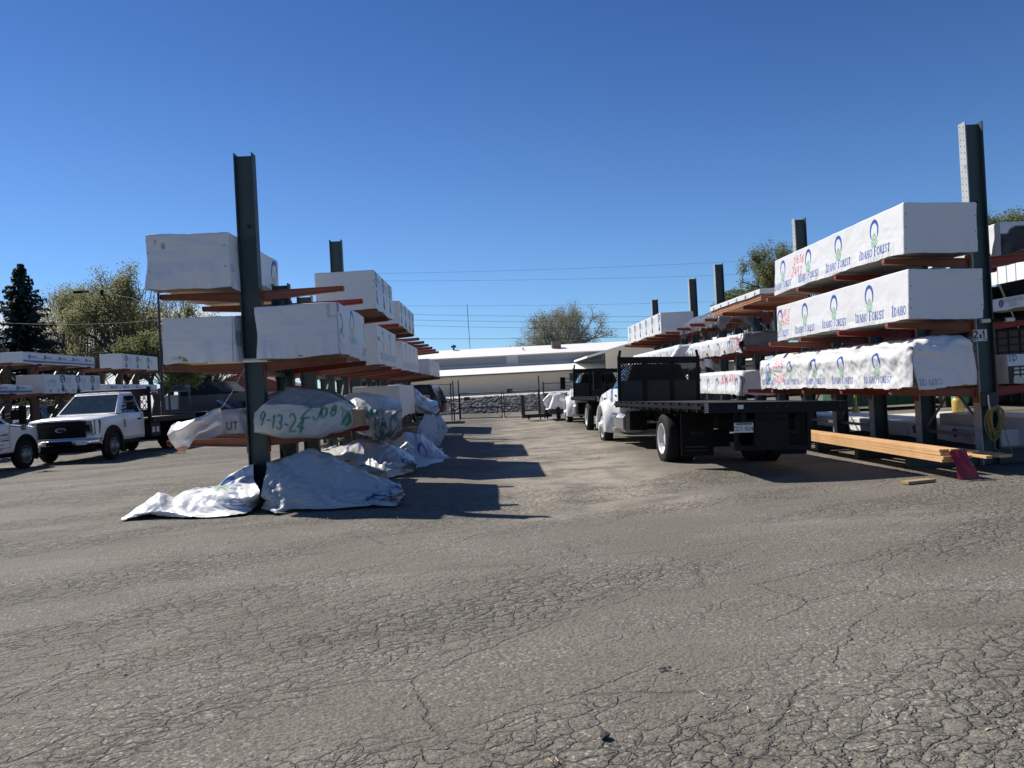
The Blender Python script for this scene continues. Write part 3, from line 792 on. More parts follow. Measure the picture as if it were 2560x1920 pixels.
def asphalt():
    m, nt, b = nodes('cracked asphalt')
    v = coords(nt)
    def rotmap(src, ang, sc):
        p1 = nt.nodes.new('ShaderNodeMapping'); nt.links.new(src, p1.inputs[0]); p1.inputs['Rotation'].default_value = (0, 0, -ang)
        p2 = nt.nodes.new('ShaderNodeMapping'); nt.links.new(p1.outputs[0], p2.inputs[0]); p2.inputs['Scale'].default_value = sc
        return p2.outputs[0]
    big = noise(nt, v, .22, 4, .6); mid = noise(nt, v, 1.3, 5, .65)
    mp = nt.nodes.new('ShaderNodeMapping'); nt.links.new(v, mp.inputs[0]); mp.inputs['Scale'].default_value = (.16, .9, 1); mp.inputs['Rotation'].default_value = (0, 0, .18)
    swept = noise(nt, mp.outputs[0], 1.0, 5, .6)
    c = mix_rgb(nt, big, (.127, .115, .094), (.174, .160, .132))
    c = mix_rgb(nt, mth(nt, 'MULTIPLY', ramp(nt, swept, (.50, .72)), .55), c, (.225, .210, .182))
    dk = ramp(nt, noise(nt, mp.outputs[0], 1.7, 4, .6), (.60, .74))
    c = mix_rgb(nt, mth(nt, 'MULTIPLY', dk, .45), c, (.080, .073, .061))
    tan = ramp(nt, noise(nt, v, .75, 3, .5), (.64, .76))
    c = mix_rgb(nt, mth(nt, 'MULTIPLY', tan, .42), c, (.235, .175, .125))
    # the aisle between the racks is paler with dust
    sp = nt.nodes.new('ShaderNodeSeparateXYZ'); nt.links.new(v, sp.inputs[0])
    ax = mth(nt, 'MULTIPLY', ramp(nt, sp.outputs[0], (-.6, .7)), ramp(nt, sp.outputs[0], (3.4, 2.2)))
    ay = ramp(nt, sp.outputs[1], (8.2, 11.0))
    aisle = mth(nt, 'MULTIPLY', mth(nt, 'MULTIPLY', ax, ay), ramp(nt, mid, (.32, .6)))
    c = mix_rgb(nt, mth(nt, 'MULTIPLY', aisle, .75), c, (.38, .335, .27))
    trk = ramp(nt, noise(nt, rotmap(v, 1.25, (.07, .75, 1)), 1.0, 4, .55), (.54, .70))
    c = mix_rgb(nt, mth(nt, 'MULTIPLY', trk, .38), c, (.235, .218, .188))
    # aggregate
    a1 = noise(nt, v, 95, 3, .7); a2 = voro(nt, v, 70, 'F1', 1); a3 = voro(nt, v, 36, 'F1', 0)
    c = mix_rgb(nt, .62, c, mix_rgb(nt, ramp(nt, a1, (.30, .72)), (.30, .30, .30), (1.80, 1.77, 1.70)), 'MULTIPLY')
    sv = nt.nodes.new('ShaderNodeSeparateColor'); nt.links.new(a2, sv.inputs[0])
    stone = mth(nt, 'MULTIPLY', ramp(nt, sv.outputs[0], (.88, .93)), ramp(nt, noise(nt, v, .9, 3), (.40, .62)))
    c = mix_rgb(nt, mth(nt, 'MULTIPLY', stone, .7), c, (.36, .345, .32))
    pit = ramp(nt, sv.outputs[1], (.80, .9))
    c = mix_rgb(nt, mth(nt, 'MULTIPLY', pit, .45), c, (.045, .043, .042))
    # cracks: distorted cells in two sizes, present in bands
    dn = noise(nt, v, 3.0, 4, .6, 'Color'); dn2 = noise(nt, v, 14.0, 3, .6, 'Color')
    def warp(src, nz, amt):
        q = nt.nodes.new('ShaderNodeVectorMath'); q.operation = 'MULTIPLY_ADD'
        nt.links.new(nz, q.inputs[0]); q.inputs[1].default_value = (amt, amt, 0); nt.links.new(src, q.inputs[2]); return q.outputs[0]
    wv = warp(warp(v, dn, .20), dn2, .05)
    cc = rotmap(wv, .45, (.66, 1.0, 1)); cl0 = rotmap(wv, .62, (.34, 1.0, 1))
    e1 = voro(nt, cc, 10.0, 'DISTANCE_TO_EDGE'); e2 = voro(nt, cc, 20.0, 'DISTANCE_TO_EDGE'); e0 = voro(nt, cl0, 1.25, 'DISTANCE_TO_EDGE')
    band = noise(nt, rotmap(v, .55, (.13, .62, 1)), 1.0, 4, .55)
    b1 = ramp(nt, band, (.43, .57)); b2 = ramp(nt, band, (.46, .60)); b0 = ramp(nt, band, (.38, .46))
    brk = ramp(nt, noise(nt, v, 3.1, 3, .6), (.30, .52))
    k1 = mth(nt, 'MULTIPLY', mth(nt, 'MULTIPLY', ramp(nt, e1, (.050, .008)), b1), brk)
    k2 = mth(nt, 'MULTIPLY', mth(nt, 'MULTIPLY', ramp(nt, e2, (.07, .012)), b2), ramp(nt, noise(nt, v, 4.7, 3, .6), (.42, .60)))
    k0 = mth(nt, 'MULTIPLY', mth(nt, 'MULTIPLY', ramp(nt, e0, (.010, .003)), b0), brk)
    crack = mth(nt, 'MAXIMUM', mth(nt, 'MAXIMUM', k1, mth(nt, 'MULTIPLY', k2, .7)), mth(nt, 'MULTIPLY', k0, .6))
    c = mix_rgb(nt, mth(nt, 'MULTIPLY', crack, .50), c, (.048, .043, .036))
    nt.links.new(c, b.inputs['Base Color']); b.inputs['Roughness'].default_value = .88
    b.inputs['Specular IOR Level'].default_value = .3
    cell = voro(nt, cc, 9.0, 'F1', 1); cs = nt.nodes.new('ShaderNodeSeparateColor'); nt.links.new(cell, cs.inputs[0])
    dome = mth(nt, 'MULTIPLY', mth(nt, 'ADD', ramp(nt, e1, (0, .26)), mth(nt, 'MULTIPLY', cs.outputs[0], .7)), mth(nt, 'MULTIPLY', b1, .50))
    hgt = mth(nt, 'SUBTRACT', mth(nt, 'ADD', mth(nt, 'ADD', mth(nt, 'MULTIPLY', a1, .34), mth(nt, 'MULTIPLY', a3, .30)), mth(nt, 'ADD', mth(nt, 'MULTIPLY', mid, .6), dome)), mth(nt, 'MULTIPLY', crack, 1.0))
    nt.links.new(bump(nt, hgt, .85, .022), b.inputs['Normal'])
    return m
M['asphalt'] = asphalt()

def stack_axis(*segs):
    out = [segs[0][0]]
    for a, b, st in segs:
        n = max(1, int(round((b - a) / st))); out += list(np.linspace(a, b, n + 1)[1:])
    return np.array(out)
gx = stack_axis((-900, -60, 120), (-60, -12, 4), (-12, 12, .4), (12, 60, 4), (60, 900, 120))
gy = stack_axis((-60, 0, 6), (0, 40, .4), (40, 100, 6), (100, 1500, 200))
U, V = np.meshgrid(gx, gy)
Zg = gz(U, V) + np.where((V < 40) & (np.abs(U) < 14), .018 * fbm(U * .5, V * .5, U * 0, 3, 2), 0)
sh = Sheet(); sh.grid(np.stack([U, V, Zg], -1), (1, 1, 1))
tag(sh.build('asphalt_yard', M['asphalt']), 'grey cracked asphalt yard with bands of alligator cracking and pale dusty aisle', 'ground', kind='structure')

# railway style ballast bank with a pale strip behind it
U, V = np.meshgrid(np.linspace(-16, 10, 140), np.array([49.2, 49.8, 50.4, 51.0, 51.6, 52.2, 54, 60, 75, 100, 140]))
pf = np.interp(V, [49.2, 51.8, 54, 75, 140], [-.03, .93, .92, .82, .6])
rough = .05 * vnoise(U * 1.8, V * 1.8, U * 0, 4) * (V < 52) * (V > 49.5)
sh = Sheet(); sh.grid(np.stack([U, V, pf + rough], -1), (1, 1, 1))
tag(sh.build('gravel_embankment', M['rock']), 'dark stony embankment beyond the gate', 'embankment', kind='structure')
sh = Sheet(); U, V = np.meshgrid(np.linspace(-30, 45, 20), np.array([52.3, 53, 60, 75, 100, 140]))
pf = np.interp(V, [49.2, 51.8, 54, 75, 140], [-.03, .93, .92, .82, .6]) + .05
pf = np.where(np.abs(U) > 26, -.2, pf)
sh.grid(np.stack([U, V, pf], -1), (1, 1, 1))
tag(sh.build('pale_track_bed', M['concrete']), 'pale strip of ground along the top of the embankment', 'ground', kind='structure')

rb = MB(); rr = random.Random(5)
def rock(mb, c, s, r, mi=0, flat=.7):
    ico = [(0, 0, 1), (.89, 0, .45), (.28, .85, .45), (-.72, .53, .45), (-.72, -.53, .45), (.28, -.85, .45), (.72, .53, -.45), (-.28, .85, -.45), (-.89, 0, -.45), (-.28, -.85, -.45), (.72, -.53, -.45), (0, 0, -1)]
    fs = [(0, 1, 2), (0, 2, 3), (0, 3, 4), (0, 4, 5), (0, 5, 1), (1, 6, 2), (2, 7, 3), (3, 8, 4), (4, 9, 5), (5, 10, 1), (6, 7, 2), (7, 8, 3), (8, 9, 4), (9, 10, 5), (10, 6, 1), (11, 7, 6), (11, 8, 7), (11, 9, 8), (11, 10, 9), (11, 6, 10)]
    a = r.uniform(0, 6.28); ca, sa = math.cos(a), math.sin(a)
    vs = []
    for p in ico:
        k = s * r.uniform(.7, 1.15); x, y, z = p[0] * k, p[1] * k * r.uniform(.8, 1.1), p[2] * k * flat
        vs.append((c[0] + x * ca - y * sa, c[1] + x * sa + y * ca, c[2] + z))
    mb.add(vs, fs, mi)
for i in range(2600):
    x = rr.uniform(-13, 7); q = rr.random(); y = 49.1 + q * 2.9
    rock(rb, (x, y, np.interp(y, [49.2, 51.8, 54], [0, .92, .92])), rr.uniform(.07, .20), rr, rr.choice((0, 0, 1, 2)))
M['rock2'] = mat('pale ballast rock', (.19, .185, .18), .9, 0, .3, 1.5); M['rock3'] = mat('dark ballast rock', (.05, .05, .055), .9, 0, .3, 1.5)
tag(rb.build('ballast_stones', [M['rock'], M['rock2'], M['rock3']], normals=False), 'loose dark ballast stones covering the bank', 'stones', kind='stuff')

# loose grit and chips on the foreground asphalt
M['grit'] = mat('grit', (.17, .165, .155), .9, 0, .3, 30); M['grit2'] = mat('pale grit', (.42, .40, .36), .8, 0, .2, 30); M['grit3'] = mat('black grit', (.035, .034, .033), .9, 0, .3, 30)
M['chip'] = mat('wood chip', (.50, .37, .24), .8, 0, .25, 20)
pb = MB()
for i in range(3400):
    y = 2.7 + 6.5 * rr.random() ** 1.7; x = rr.uniform(-.75, .75) * y
    if vnoise(np.array(x * .8), np.array(y * .8), np.array(0.), 8) < rr.uniform(-.7, .5): continue
    s = min(.011, rr.lognormvariate(-5.55, .40)); rock(pb, (x, y, float(gz(x, y)) + s * .35), s, rr, rr.choice((0, 0, 0, 0, 1, 2)))
for i in range(110):
    y = 2.8 + 7 * rr.random() ** 1.4; x = rr.uniform(-.75, .75) * y; a = rr.uniform(0, 3.1); L = rr.uniform(.006, .022)
    d = Vector((math.cos(a), math.sin(a), 0)) * L
    pb.bar(Vector((x, y, .012)) - d, Vector((x, y, .012 + rr.uniform(0, .006))) + d, rr.uniform(.003, .007), .003, 3)
tag(pb.build('loose_grit', [M['grit'], M['grit2'], M['grit3'], M['chip']], normals=False), 'scattered grit, pale stones and wood chips on the asphalt', 'grit', kind='stuff')
for (px, py, s, n, lb) in ((1512, 1846, .026, 1, 'dark lump of broken asphalt lying alone in the near foreground'), (1665, 1678, .013, 16, 'crumbled clump of dark asphalt bits where the cracks are worst')):
    p = PT(px, py, Z=0); mb = MB()
    for k in range(n):
        rock(mb, (rr.gauss(0, .03) * (n > 1), rr.gauss(0, .03) * (n > 1), s * .5), s * (1 if n == 1 else rr.uniform(.35, 1.2)), rr)
    o = mb.build('asphalt_chunk', M['grit3'], normals=False); o.location = p; tag(o, lb, 'rubble')
# ------------------------------------------------------------------ cantilever racks
RXL, RXR, SP = -3.80, 8.05, 1.78
def rack(name, label, X, Y0, n, tall, levels_l, levels_r, armL, armR, mats, skip=(), h_short=3.62, h_tall=5.46, brace_x=True, holes=True, group=None, rise=.03, pale=False, zg=0.0, baseL=1.2, baseR=1.2):
    t = thing(name, label, 'lumber rack', (X, Y0, zg), group=group)
    levels_l = [z - zg for z in levels_l]; levels_r = [z - zg for z in levels_r]; h_short -= zg; h_tall -= zg
    colm, arms = mats
    D, Wc, tf = .18, .30, .018
    cols = {}
    for hh in (h_tall, h_short):
        b = MB()
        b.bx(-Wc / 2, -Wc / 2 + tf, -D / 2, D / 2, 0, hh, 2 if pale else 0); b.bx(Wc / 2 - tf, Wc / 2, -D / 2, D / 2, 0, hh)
        b.bx(-Wc / 2 + tf, Wc / 2 - tf, -.007, .007, 0.004, hh - .03)
        if holes:
            z = .7
            while z < hh - .08:
                for s in (-1, 1):
                    for yy in (-.045, .045):
                        b.lathe([(.011, 0), (.0001, .0005)], (s * (Wc / 2 + .0012), yy, z + (.03 if yy > 0 else 0)), 'X', 8, 1, False)
                z += .105
        b.lathe([(.02, 0), (.02, .03), (0.0001, .032)], (.02, -.04, 4.3 if hh > 4 else 2.9), 'Y', 8, 0)
        cols[hh] = b
    meshes = {}
    for i in range(n):
        hh = h_tall if i in tall else h_short
        if hh not in meshes:
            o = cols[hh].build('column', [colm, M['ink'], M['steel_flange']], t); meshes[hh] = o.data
        else:
            o = link_mesh('column', meshes[hh], t)
        o.location = (0, i * SP, 0)
        base = meshes.get('base')
        if base is None:
            b = MB()
            for s, A in ((-1, baseL), (1, baseR)):
                if A: b.bx(s * (Wc / 2 + .002), s * (Wc / 2 + A), -.075, .075, .21, .235); b.bx(s * (Wc / 2 + .002), s * (Wc / 2 + A), -.075, .075, 0.002, .02); b.bx(s * (Wc / 2 + .002), s * (Wc / 2 + A - .003), -.012, .012, .02, .21); b.bx(s * (Wc / 2 + A - .02), s * (Wc / 2 + A + .002), -.072, .072, .0221, .208)
            o = b.build('base_beam', colm, t); meshes['base'] = o.data
        else:
            o = link_mesh('base_beam', base, t)
        o.location = (0, i * SP, 0)
        for side, levels, A in ((-1, levels_l, armL), (1, levels_r, armR)):
            if not A: continue
            for li, z in enumerate(levels):
                if (side, li, i) in skip or z > hh - .05: continue
                mi = (i * 7 + li * 3 + (side > 0)) % len(arms)
                key = (side, A, mi)
                if key not in meshes:
                    b = MB(); x0, x1 = side * (Wc / 2 + .003), side * (Wc / 2 + A)
                    def sec(x, hgt, zt):
                        return zt - hgt, zt
                    r = []
                    for (w, za, zb, ha, hb) in ((.10, 0, rise, .012, .012), (.10, -.14, rise - .075, .012, .012)):
                        vs = [(x0, -w / 2, za - ha), (x0, w / 2, za - ha), (x0, w / 2, za), (x0, -w / 2, za), (x1, -w / 2, zb - hb), (x1, w / 2, zb - hb), (x1, w / 2, zb), (x1, -w / 2, zb)]
                        b.add(vs, [(0, 1, 2, 3), (7, 6, 5, 4), (0, 4, 5, 1), (2, 6, 7, 3), (1, 5, 6, 2), (0, 3, 7, 4)])
                    w = .012
                    vs = [(x0, -w / 2, -.14), (x0, w / 2, -.14), (x0, w / 2, -.012), (x0, -w / 2, -.012), (x1, -w / 2, rise - .075), (x1, w / 2, rise - .075), (x1, w / 2, rise - .012), (x1, -w / 2, rise - .012)]
                    b.add(vs, [(0, 1, 2, 3), (7, 6, 5, 4), (0, 4, 5, 1), (2, 6, 7, 3), (1, 5, 6, 2), (0, 3, 7, 4)])
                    b.bx(x0, x0 + side * .02, -.07, .07, -.24, .05)
                    b.bx(x1, x1 + side * .008, -.045, .045, rise - .07, rise - .006)
                    o = b.build('arm', M[arms[mi]], t); meshes[key] = o.data
                else:
                    o = link_mesh('arm', meshes[key], t)
                o.location = (0, i * SP, z)
    if brace_x:
        bm_ = None
        for i in range(n - 1):
            if i % 3 == 1: continue
            b = MB(); y0, y1 = .1, SP - .1
            for (za, zb) in ((.5, 1.9), (1.9, .5), (2.0, 3.3), (3.3, 2.0)):
                b.bar((0.05 if za < zb else -.05, y0, za), (0.05 if za < zb else -.05, y1, zb), .03, .03)
            for z in (.45, 1.95, 3.4): b.bx(-.02, .02, y0 - .08, y1 + .08, z - .03, z + .03)
            if bm_ is None: o = b.build('brace', M['grey_steel'], t); bm_ = o.data
            else: o = link_mesh('brace', bm_, t)
            o.location = (0, i * SP, 0)
    return t

M['col_l'] = M['steel_green']
L_LEV = (.93, 2.115, 3.255)
rack('cantilever_rack', 'dark green double sided rack with orange arms, left of the aisle', RXL, 12.4, 13, (0, 4, 8), L_LEV, L_LEV, 1.28, 1.32,
     (M['steel_green'], ['arm', 'arm', 'arm_red']), skip={(-1, 2, 6), (-1, 2, 7), (-1, 2, 8)} | {(-1, l, i) for l in range(3) for i in range(7, 13)}, rise=.02, baseL=0)
R_LEV = (1.10, 2.19, 3.235)
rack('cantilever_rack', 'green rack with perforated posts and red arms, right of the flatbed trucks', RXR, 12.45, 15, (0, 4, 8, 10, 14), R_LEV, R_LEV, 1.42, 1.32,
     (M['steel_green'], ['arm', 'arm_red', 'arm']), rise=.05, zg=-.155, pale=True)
rack('cantilever_rack', 'brown cantilever rack beyond the white pickups at the left edge', -18.55, 22.6, 11, (), (), (.9, 2.22, 3.33), 0, 1.22,
     (M['arm_brown'], ['arm', 'arm_brown']), h_short=4.0, holes=False, rise=.02, baseL=0)

# ------------------------------------------------------------------ wrapped bundles
def P_logos(first, step, v, k=.15, n=4, text=True, extra=None, op=1.0):
    def f(pr, w, h):
        for i in range(n): pr.forest_logo(w - first - i * step, v * h, k, text, op)
        if extra: extra(pr, w, h)
    return f
def P_logos_R(first, step, v, k=.15, n=4, extra=None, op=.85):
    def f(pr, w, h):
        for i in range(n): pr.forest_logo(first + i * step, v * h, k, True, op)
        if extra: extra(pr, w, h)
    return f
def P_trees(first, step, n, v=.5, k=.26):
    def f(pr, w, h):
        for i in range(n): pr.tree_logo(first + i * step, v * h, k)
    return f
def marks(*m):
    def f(pr, w, h):
        for u, v, s, hh, col in m: pr.text(s, u, v, hh, col, BLOCK, .13, .18, 'l', .15, jitter=.08)
    return f

def r1x(pr, w, h):
    pr.text('2616', w - 4.42, h * .66, .17, RED, BLOCK, .13, .2, 'l', .12, jitter=.12); pr.text('2492', w - 4.55, h * .34, .17, RED, BLOCK, .13, .2, 'l', .12, jitter=.12)
    pr.rect(w - .02, w, 0, h, (.6, .62, .62))
G1_ = 'bundles in printed white wrap on the right rack'
def front_plain(seed):
    def f(pr, w, h):
        r2 = random.Random(seed)
        for i in range(5):
            pr.disc(r2.choice((.03, w - .03)) + r2.uniform(-.01, .01), r2.uniform(.05, h - .05), .009, .012, (.12, .13, .15))
        pr.stroke([(.0, .02), (w, .02)], .012, (.62, .62, .62))
    return f
bundle('topmost long white wrapped lumber bundle on the right rack with red 2616 spray marks', 6.53, 7.70, 11.9, 17.45, 3.295, 4.065,
       {'L': P_logos(.93, 1.37, .65, .165, 4, extra=r1x), 'F': front_plain(1)}, res=.0085, tilt=.045, seed=1, wr=.009, hang=.035, boards='board_grey')
def r2x(pr, w, h):
    for i, (vv, s) in enumerate(((.66, '2605'), (.42, '2605'))): pr.text(s, w - 5.36, h * vv, .15, RED, BLOCK, .13, .2, 'l', .1, jitter=.12)
    pr.text('IDAHO FOREST', w, h * .63 - .165 * 2.5, .165 * .74, BLUE, SERIF, .21, .08, first=1.25, squash=.84)
bundle('long white bundle with red 2605 marks, second from the top on the right rack', 6.55, 7.74, 11.9, 17.5, 2.245, 3.02,
       {'L': P_logos(1.26, 1.38, .63, .165, 4, extra=r2x), 'F': front_plain(2)}, res=.0085, tilt=.04, seed=2, wr=.008, hang=.025, boards='board_grey')
# left rack
def frA(pr, w, h):
    pr.disc(.26, h * .78, .035, .05, (.33, .33, .35), .8); pr.disc(.27, h * .75, .02, .03, (.2, .2, .22), .8); pr.stroke([(.14, h * .82), (.145, h * .88)], .02, (.25, .25, .28))
    for q in ((w - .06, .75), (w - .05, .35), (.02, .65), (.05, .3)): pr.disc(q[0], q[1] * h, .011, .012, (.1, .1, .12))
def sdA(pr, w, h):
    pr.text('ST', .05, h * .28, .10, BLUE, SERIF, .15, .06, 'l'); pr.text('IDAHO FOREST', .95, h * .28, .10, BLUE, SERIF, .15, .06, first=1.25)
    pr.forest_logo(2.45, h * .66, .20, True, .9)
bundle('big white bundle on the top arms left of the tall left post', -5.22, -3.97, 11.9, 14.65, 3.315, 4.13,
       {'F': frA, 'R': sdA}, res=.014, tilt=.012, seed=3, wr=.018, hang=.06)
def frB(pr, w, h):
    pr.rect(.08, .34, .03, .10, (.62, .62, .62)); pr.text('LUMBER', .21, .05, .035, BLACK, BLOCK, .16); pr.stroke([(w - .03, 0), (w - .03, h)], .012, (.1, .1, .12))
def sdB(pr, w, h): pr.text('III', .06, h * .35, .2, NAVY, BLOCK, .2, .2, 'l'); pr.forest_logo(1.1, h * .62, .13)
bundle('white bundle on the middle arms left of the tall left post, above a white pipe', -5.08, -3.97, 12.0, 15.3, 2.165, 2.85,
       {'F': frB, 'R': sdB}, res=.014, tilt=.012, seed=4, wr=.018, hang=.05)
def frC(pr, w, h):
    r2 = random.Random(4)
    for i in range(9):
        pr.stroke([(w - .17 + r2.uniform(0, .02), h - .04 - i * .022), (w - .17 + r2.uniform(.03, .16 if i in (0, 1, 8) else .06), h - .04 - i * .022)], .012, (.12, .13, .15), .8)
    pr.stroke([(.02, .34 * h), (.7 * w, .36 * h)], .006, (.45, .45, .47)); pr.stroke([(w - .012, 0), (w - .012, h)], .02, (.25, .26, .3), .7)
def sdC(pr, w, h):
    pr.text('WEST', .28, h * .33, .085, BLUE, SERIF, .15, .06, first=1.25); pr.forest_logo(1.12, h * .68, .20, False, .85)
    pr.text('IDAHO FOREST', 1.12, h * .28, .10, BLUE, SERIF, .15, .06, first=1.25, squash=.85); pr.text('GROUP', 1.12, h * .14, .04, BLUE, SERIF, .15, .9)
    pr.stroke(arc(.12, h * .6, .10, .14, 90, -80), .06, NAVY, .8); pr.stroke([(.04, h * .42), (.16, h * .5)], .05, NAVY, .6); pr.forest_logo(2.45, h * .62, .17, True, .8)
    pr.stroke([(.03, h * .85), (.03, h * .95)], .06, NAVY)
bundle('large white bundle on the middle arms just right of the tall left post', -3.60, -2.33, 11.9, 14.35, 2.15, 2.955,
       {'F': frC, 'R': sdC}, res=.013, seed=5, wr=.018, hang=.03, tilt=-.015)
def sdD(pr, w, h):
    for i in range(3): pr.tree_logo(.22 + i * 1.0, h * .58, .36)
bundle('white bundle with dark tree prints, nearer one on top of the left rack', -3.55, -2.33, 15.85, 18.6, 3.27, 4.07,
       {'R': sdD, 'F': front_plain(6)}, res=.018, seed=6, hang=.03, tilt=-.01)
bundle('smaller far white bundle with tree prints on top of the left rack before empty arms', -3.5, -2.35, 20.1, 23.7, 3.27, 3.93,
       {'R': P_trees(.35, .95, 4, .55, .32)}, res=.025, seed=7)
def sdF(pr, w, h):
    pr.rect(.05, .42, h * .60, h * .70, (.60, .10, .03)); pr.text('2105', .24, h * .625, .05, (.2, .05, .03), BLOCK, .15)
    for i in range(3): pr.forest_logo(.85 + i * 1.1, h * .66, .17, True, .9)
    pr.text('2411', 1.5, h * .4, .16, RED, BLOCK, .1, .2, op=.6)
bundle('white bundle with a small orange tag on the middle arms of the left rack', -3.5, -2.35, 15.9, 19.0, 2.15, 2.96, {'R': sdF}, res=.018, seed=8)
bundle('white bundle with faded ring logos behind the orange tagged one on the left rack', -3.5, -2.35, 20.35, 24.4, 2.15, 2.9, {'R': P_logos_R(.7, 1.1, .66, .17, 4)}, res=.025, seed=9)
bundle('farthest white bundle of the left rack, in front of the pale building', -3.5, -2.35, 28.6, 33.8, 2.13, 2.75, {'R': P_trees(.5, 1.2, 4, .5, .3), 'F': front_plain(3)}, res=.04, seed=10)
bundle('plain pale bundle on the left rack, half hidden behind the spray painted tarps', -3.45, -2.3, 18.8, 22.2, .95, 1.72, {}, res=.05, seed=11)

# third rack at the far left
def thin(n, step, first=.5, k=.11):
    def f(pr, w, h):
        pr.rect(0, w, h * .10, h * .26, (.06, .09, .22))
        for i in range(n):
            pr.stroke([(first + i * step, h * .62), (first + i * step + .35, h * .62)], .05, NAVY, .7); pr.stroke([(first + i * step + .02, h * .48), (first + i * step + .8, h * .46)], .035, BLUE, .6)
            pr.disc(first + i * step - .1, h * .6, .09, .09, NAVY, .8)
    return f
gb = 'bundles on the brown rack at the far left'
bundle('flat wide white bundle with blue stripes on the top arms of the brown rack', -18.4, -17.3, 28.8, 33.9, 3.36, 3.78, {'R': thin(5, 1.0)}, res=.035, seed=12, hang=.05)
bundle('white bundle with tree prints on top of the brown rack, by the metal pole', -18.35, -17.3, 36.4, 40.2, 3.36, 4.06, {'R': P_trees(.4, 1.15, 3, .5, .3)}, res=.035, seed=13)
def s14(pr, w, h):
    pr.text('LUMBER', .5, h * .55, .12, NAVY, BLOCK, .16); pr.text('KILN DRY', .5, h * .35, .09, NAVY, BLOCK, .16)
    for i in range(3): pr.tree_logo(1.25 + i * 1.15, h * .55, .34)
    for i in range(4): pr.disc(.35 + i * .55, h * .12, .07, .06, NAVY, .7)
bundle('white bundle with big tree prints on the brown rack above the pickup hood', -18.4, -17.3, 30.1, 34.3, 2.25, 2.98, {'R': s14}, res=.03, seed=14)
bundle('flat bundle with dark stripes on the middle arms at the left photo edge', -18.4, -17.3, 23.8, 29.3, 2.25, 2.56, {'R': thin(5, 1.05)}, res=.04, seed=15)
bundle('flat bundle on the middle arms of the brown rack above the pickup cab roof', -18.35, -17.3, 34.9, 40, 2.26, 2.62, {'R': thin(4, 1.2)}, res=.04, seed=16)

# right rack, further back and its far side
def s_r7(pr, w, h):
    for i in range(6): pr.tree_logo(.35 + i * .7, h * .5, .10)
bundle('bare orange brown boards under a thin white cap on top of the right rack', 6.45, 7.65, 18.2, 22.4, 3.285, 3.56, {'L': s_r7}, res=.02, seed=17, skirt=.15, boards='board_cedar', hang=.015)
bundle('long white bundle with a row of dark tree prints, far end of the right rack', 6.42, 7.68, 28.9, 36.0, 3.285, 4.05, {'L': P_trees(.55, 1.25, 6, .55, .33), 'F': front_plain(8)}, res=.03, seed=18)
bundle('lumber bundle with torn dark open end, right of the tall right post', 8.35, 9.15, 12.3, 16.8, 3.30, 3.78, {'F': lambda pr, w, h: (pr.rect(0, w * .9, 0, h * .62, (.03, .018, .015)), pr.disc(w * .4, h * .6, .2, .12, (.03, .018, .015)))}, res=.03, seed=19, wr=.02, boards='board_grey', hang=.06)
bundle('white bundle beside the torn one at the right edge of the photo', 9.2, 9.75, 12.25, 16.0, 3.34, 3.72, {}, res=.04, seed=20)
def s_wood(n, first=.6, step=2.0, v=.52, k=.11):
    def f(pr, w, h):
        for i in range(n): pr.wood_logo(first + i * step, h * v, k)
    return f
for k, (y0, y1, x) in enumerate(((12.7, 15.6, 8.45), (15.75, 18.9, 8.5), (19.1, 22.2, 8.5))):
    bundle(('low white bundle with round dark logos directly behind the orange lumber pile', 'low white bundle with round dark logos, second back along the right rack base', 'low white bundle with round dark logos, farthest back, behind the flatbed tail')[k],
           x, x + 1.1, y0, y1, .095, .37, {'L': s_wood(2, .25, 1.35, .55, .085)}, res=.02, seed=21 + k)
bundle('long white bundle with navy logo under the shed fascia at the right edge', 16.6, 17.8, 19.0, 25.4, 3.18, 3.58, {'L': s_wood(4, .8, 1.7, .55, .13)}, res=.03, seed=25, boards='board_grey')
def s_ends(pr, w, h):
    pr.rect(0, w, 0, h * .60, (.03, .016, .012))
    for i in range(10):
        for j in range(4): pr.rect(.10 + i * .118, .185 + i * .118, .03 + j * .066, .068 + j * .066, (.62, .61, .57))
    pr.rect(.09, .30, -.01, .11, (.55, .53, .45)); pr.text('ID', .1, h * .78, .1, BLUE, SERIF, .2)
bundle('white topped unit with pale labelled board ends at the right photo edge', 8.35, 9.6, 12.3, 17, 1.14, 1.62, {'F': s_ends}, res=.014, seed=26, boards='board_grey')
bundle('white bundle low on the base at the right edge, right of the coiled hose', 8.75, 9.7, 12.0, 15, .095, .56, {}, res=.04, seed=27)
# ------------------------------------------------------------------ lumber piles under tarps, and the tarps themselves
def pile(label, boxes, boards='board', cat='lumber pile'):
    """loose stack of boards made of a few sub-stacks"""
    x0 = min(b[0] for b in boxes); y0 = min(b[2] for b in boxes); z0 = min(b[4] for b in boxes)
    mb = MB(); r2 = random.Random(int(x0 * 10 + y0 * 7))
    for (a, b, c, d, e, f) in boxes:
        nx = max(2, int((b - a) / .15)); nz = max(1, int((f - e) / .045)); w = (b - a) / nx; h = (f - e) / nz
        for i in range(nx):
            for j in range(nz):
                q = r2.uniform(0, .03)
                mb.bx(a + i * w + .003 - x0, a + (i + 1) * w - .003 - x0, c + q - y0, d - q - y0, e + j * h + .002 - z0, e + (j + 1) * h - .002 - z0)
    o = mb.build('lumber_pile', M[boards]); o.location = (x0, y0, z0)
    return tag(o, label, cat)
def bxs(boxes): return [(((a + b) / 2, (c + d) / 2, (e + f) / 2), ((b - a) / 2, (d - c) / 2, (f - e) / 2)) for a, b, c, d, e, f in boxes]
ARMB = lambda x0, x1, z, y0, y1: ((x0 + x1) / 2, 0, 0)


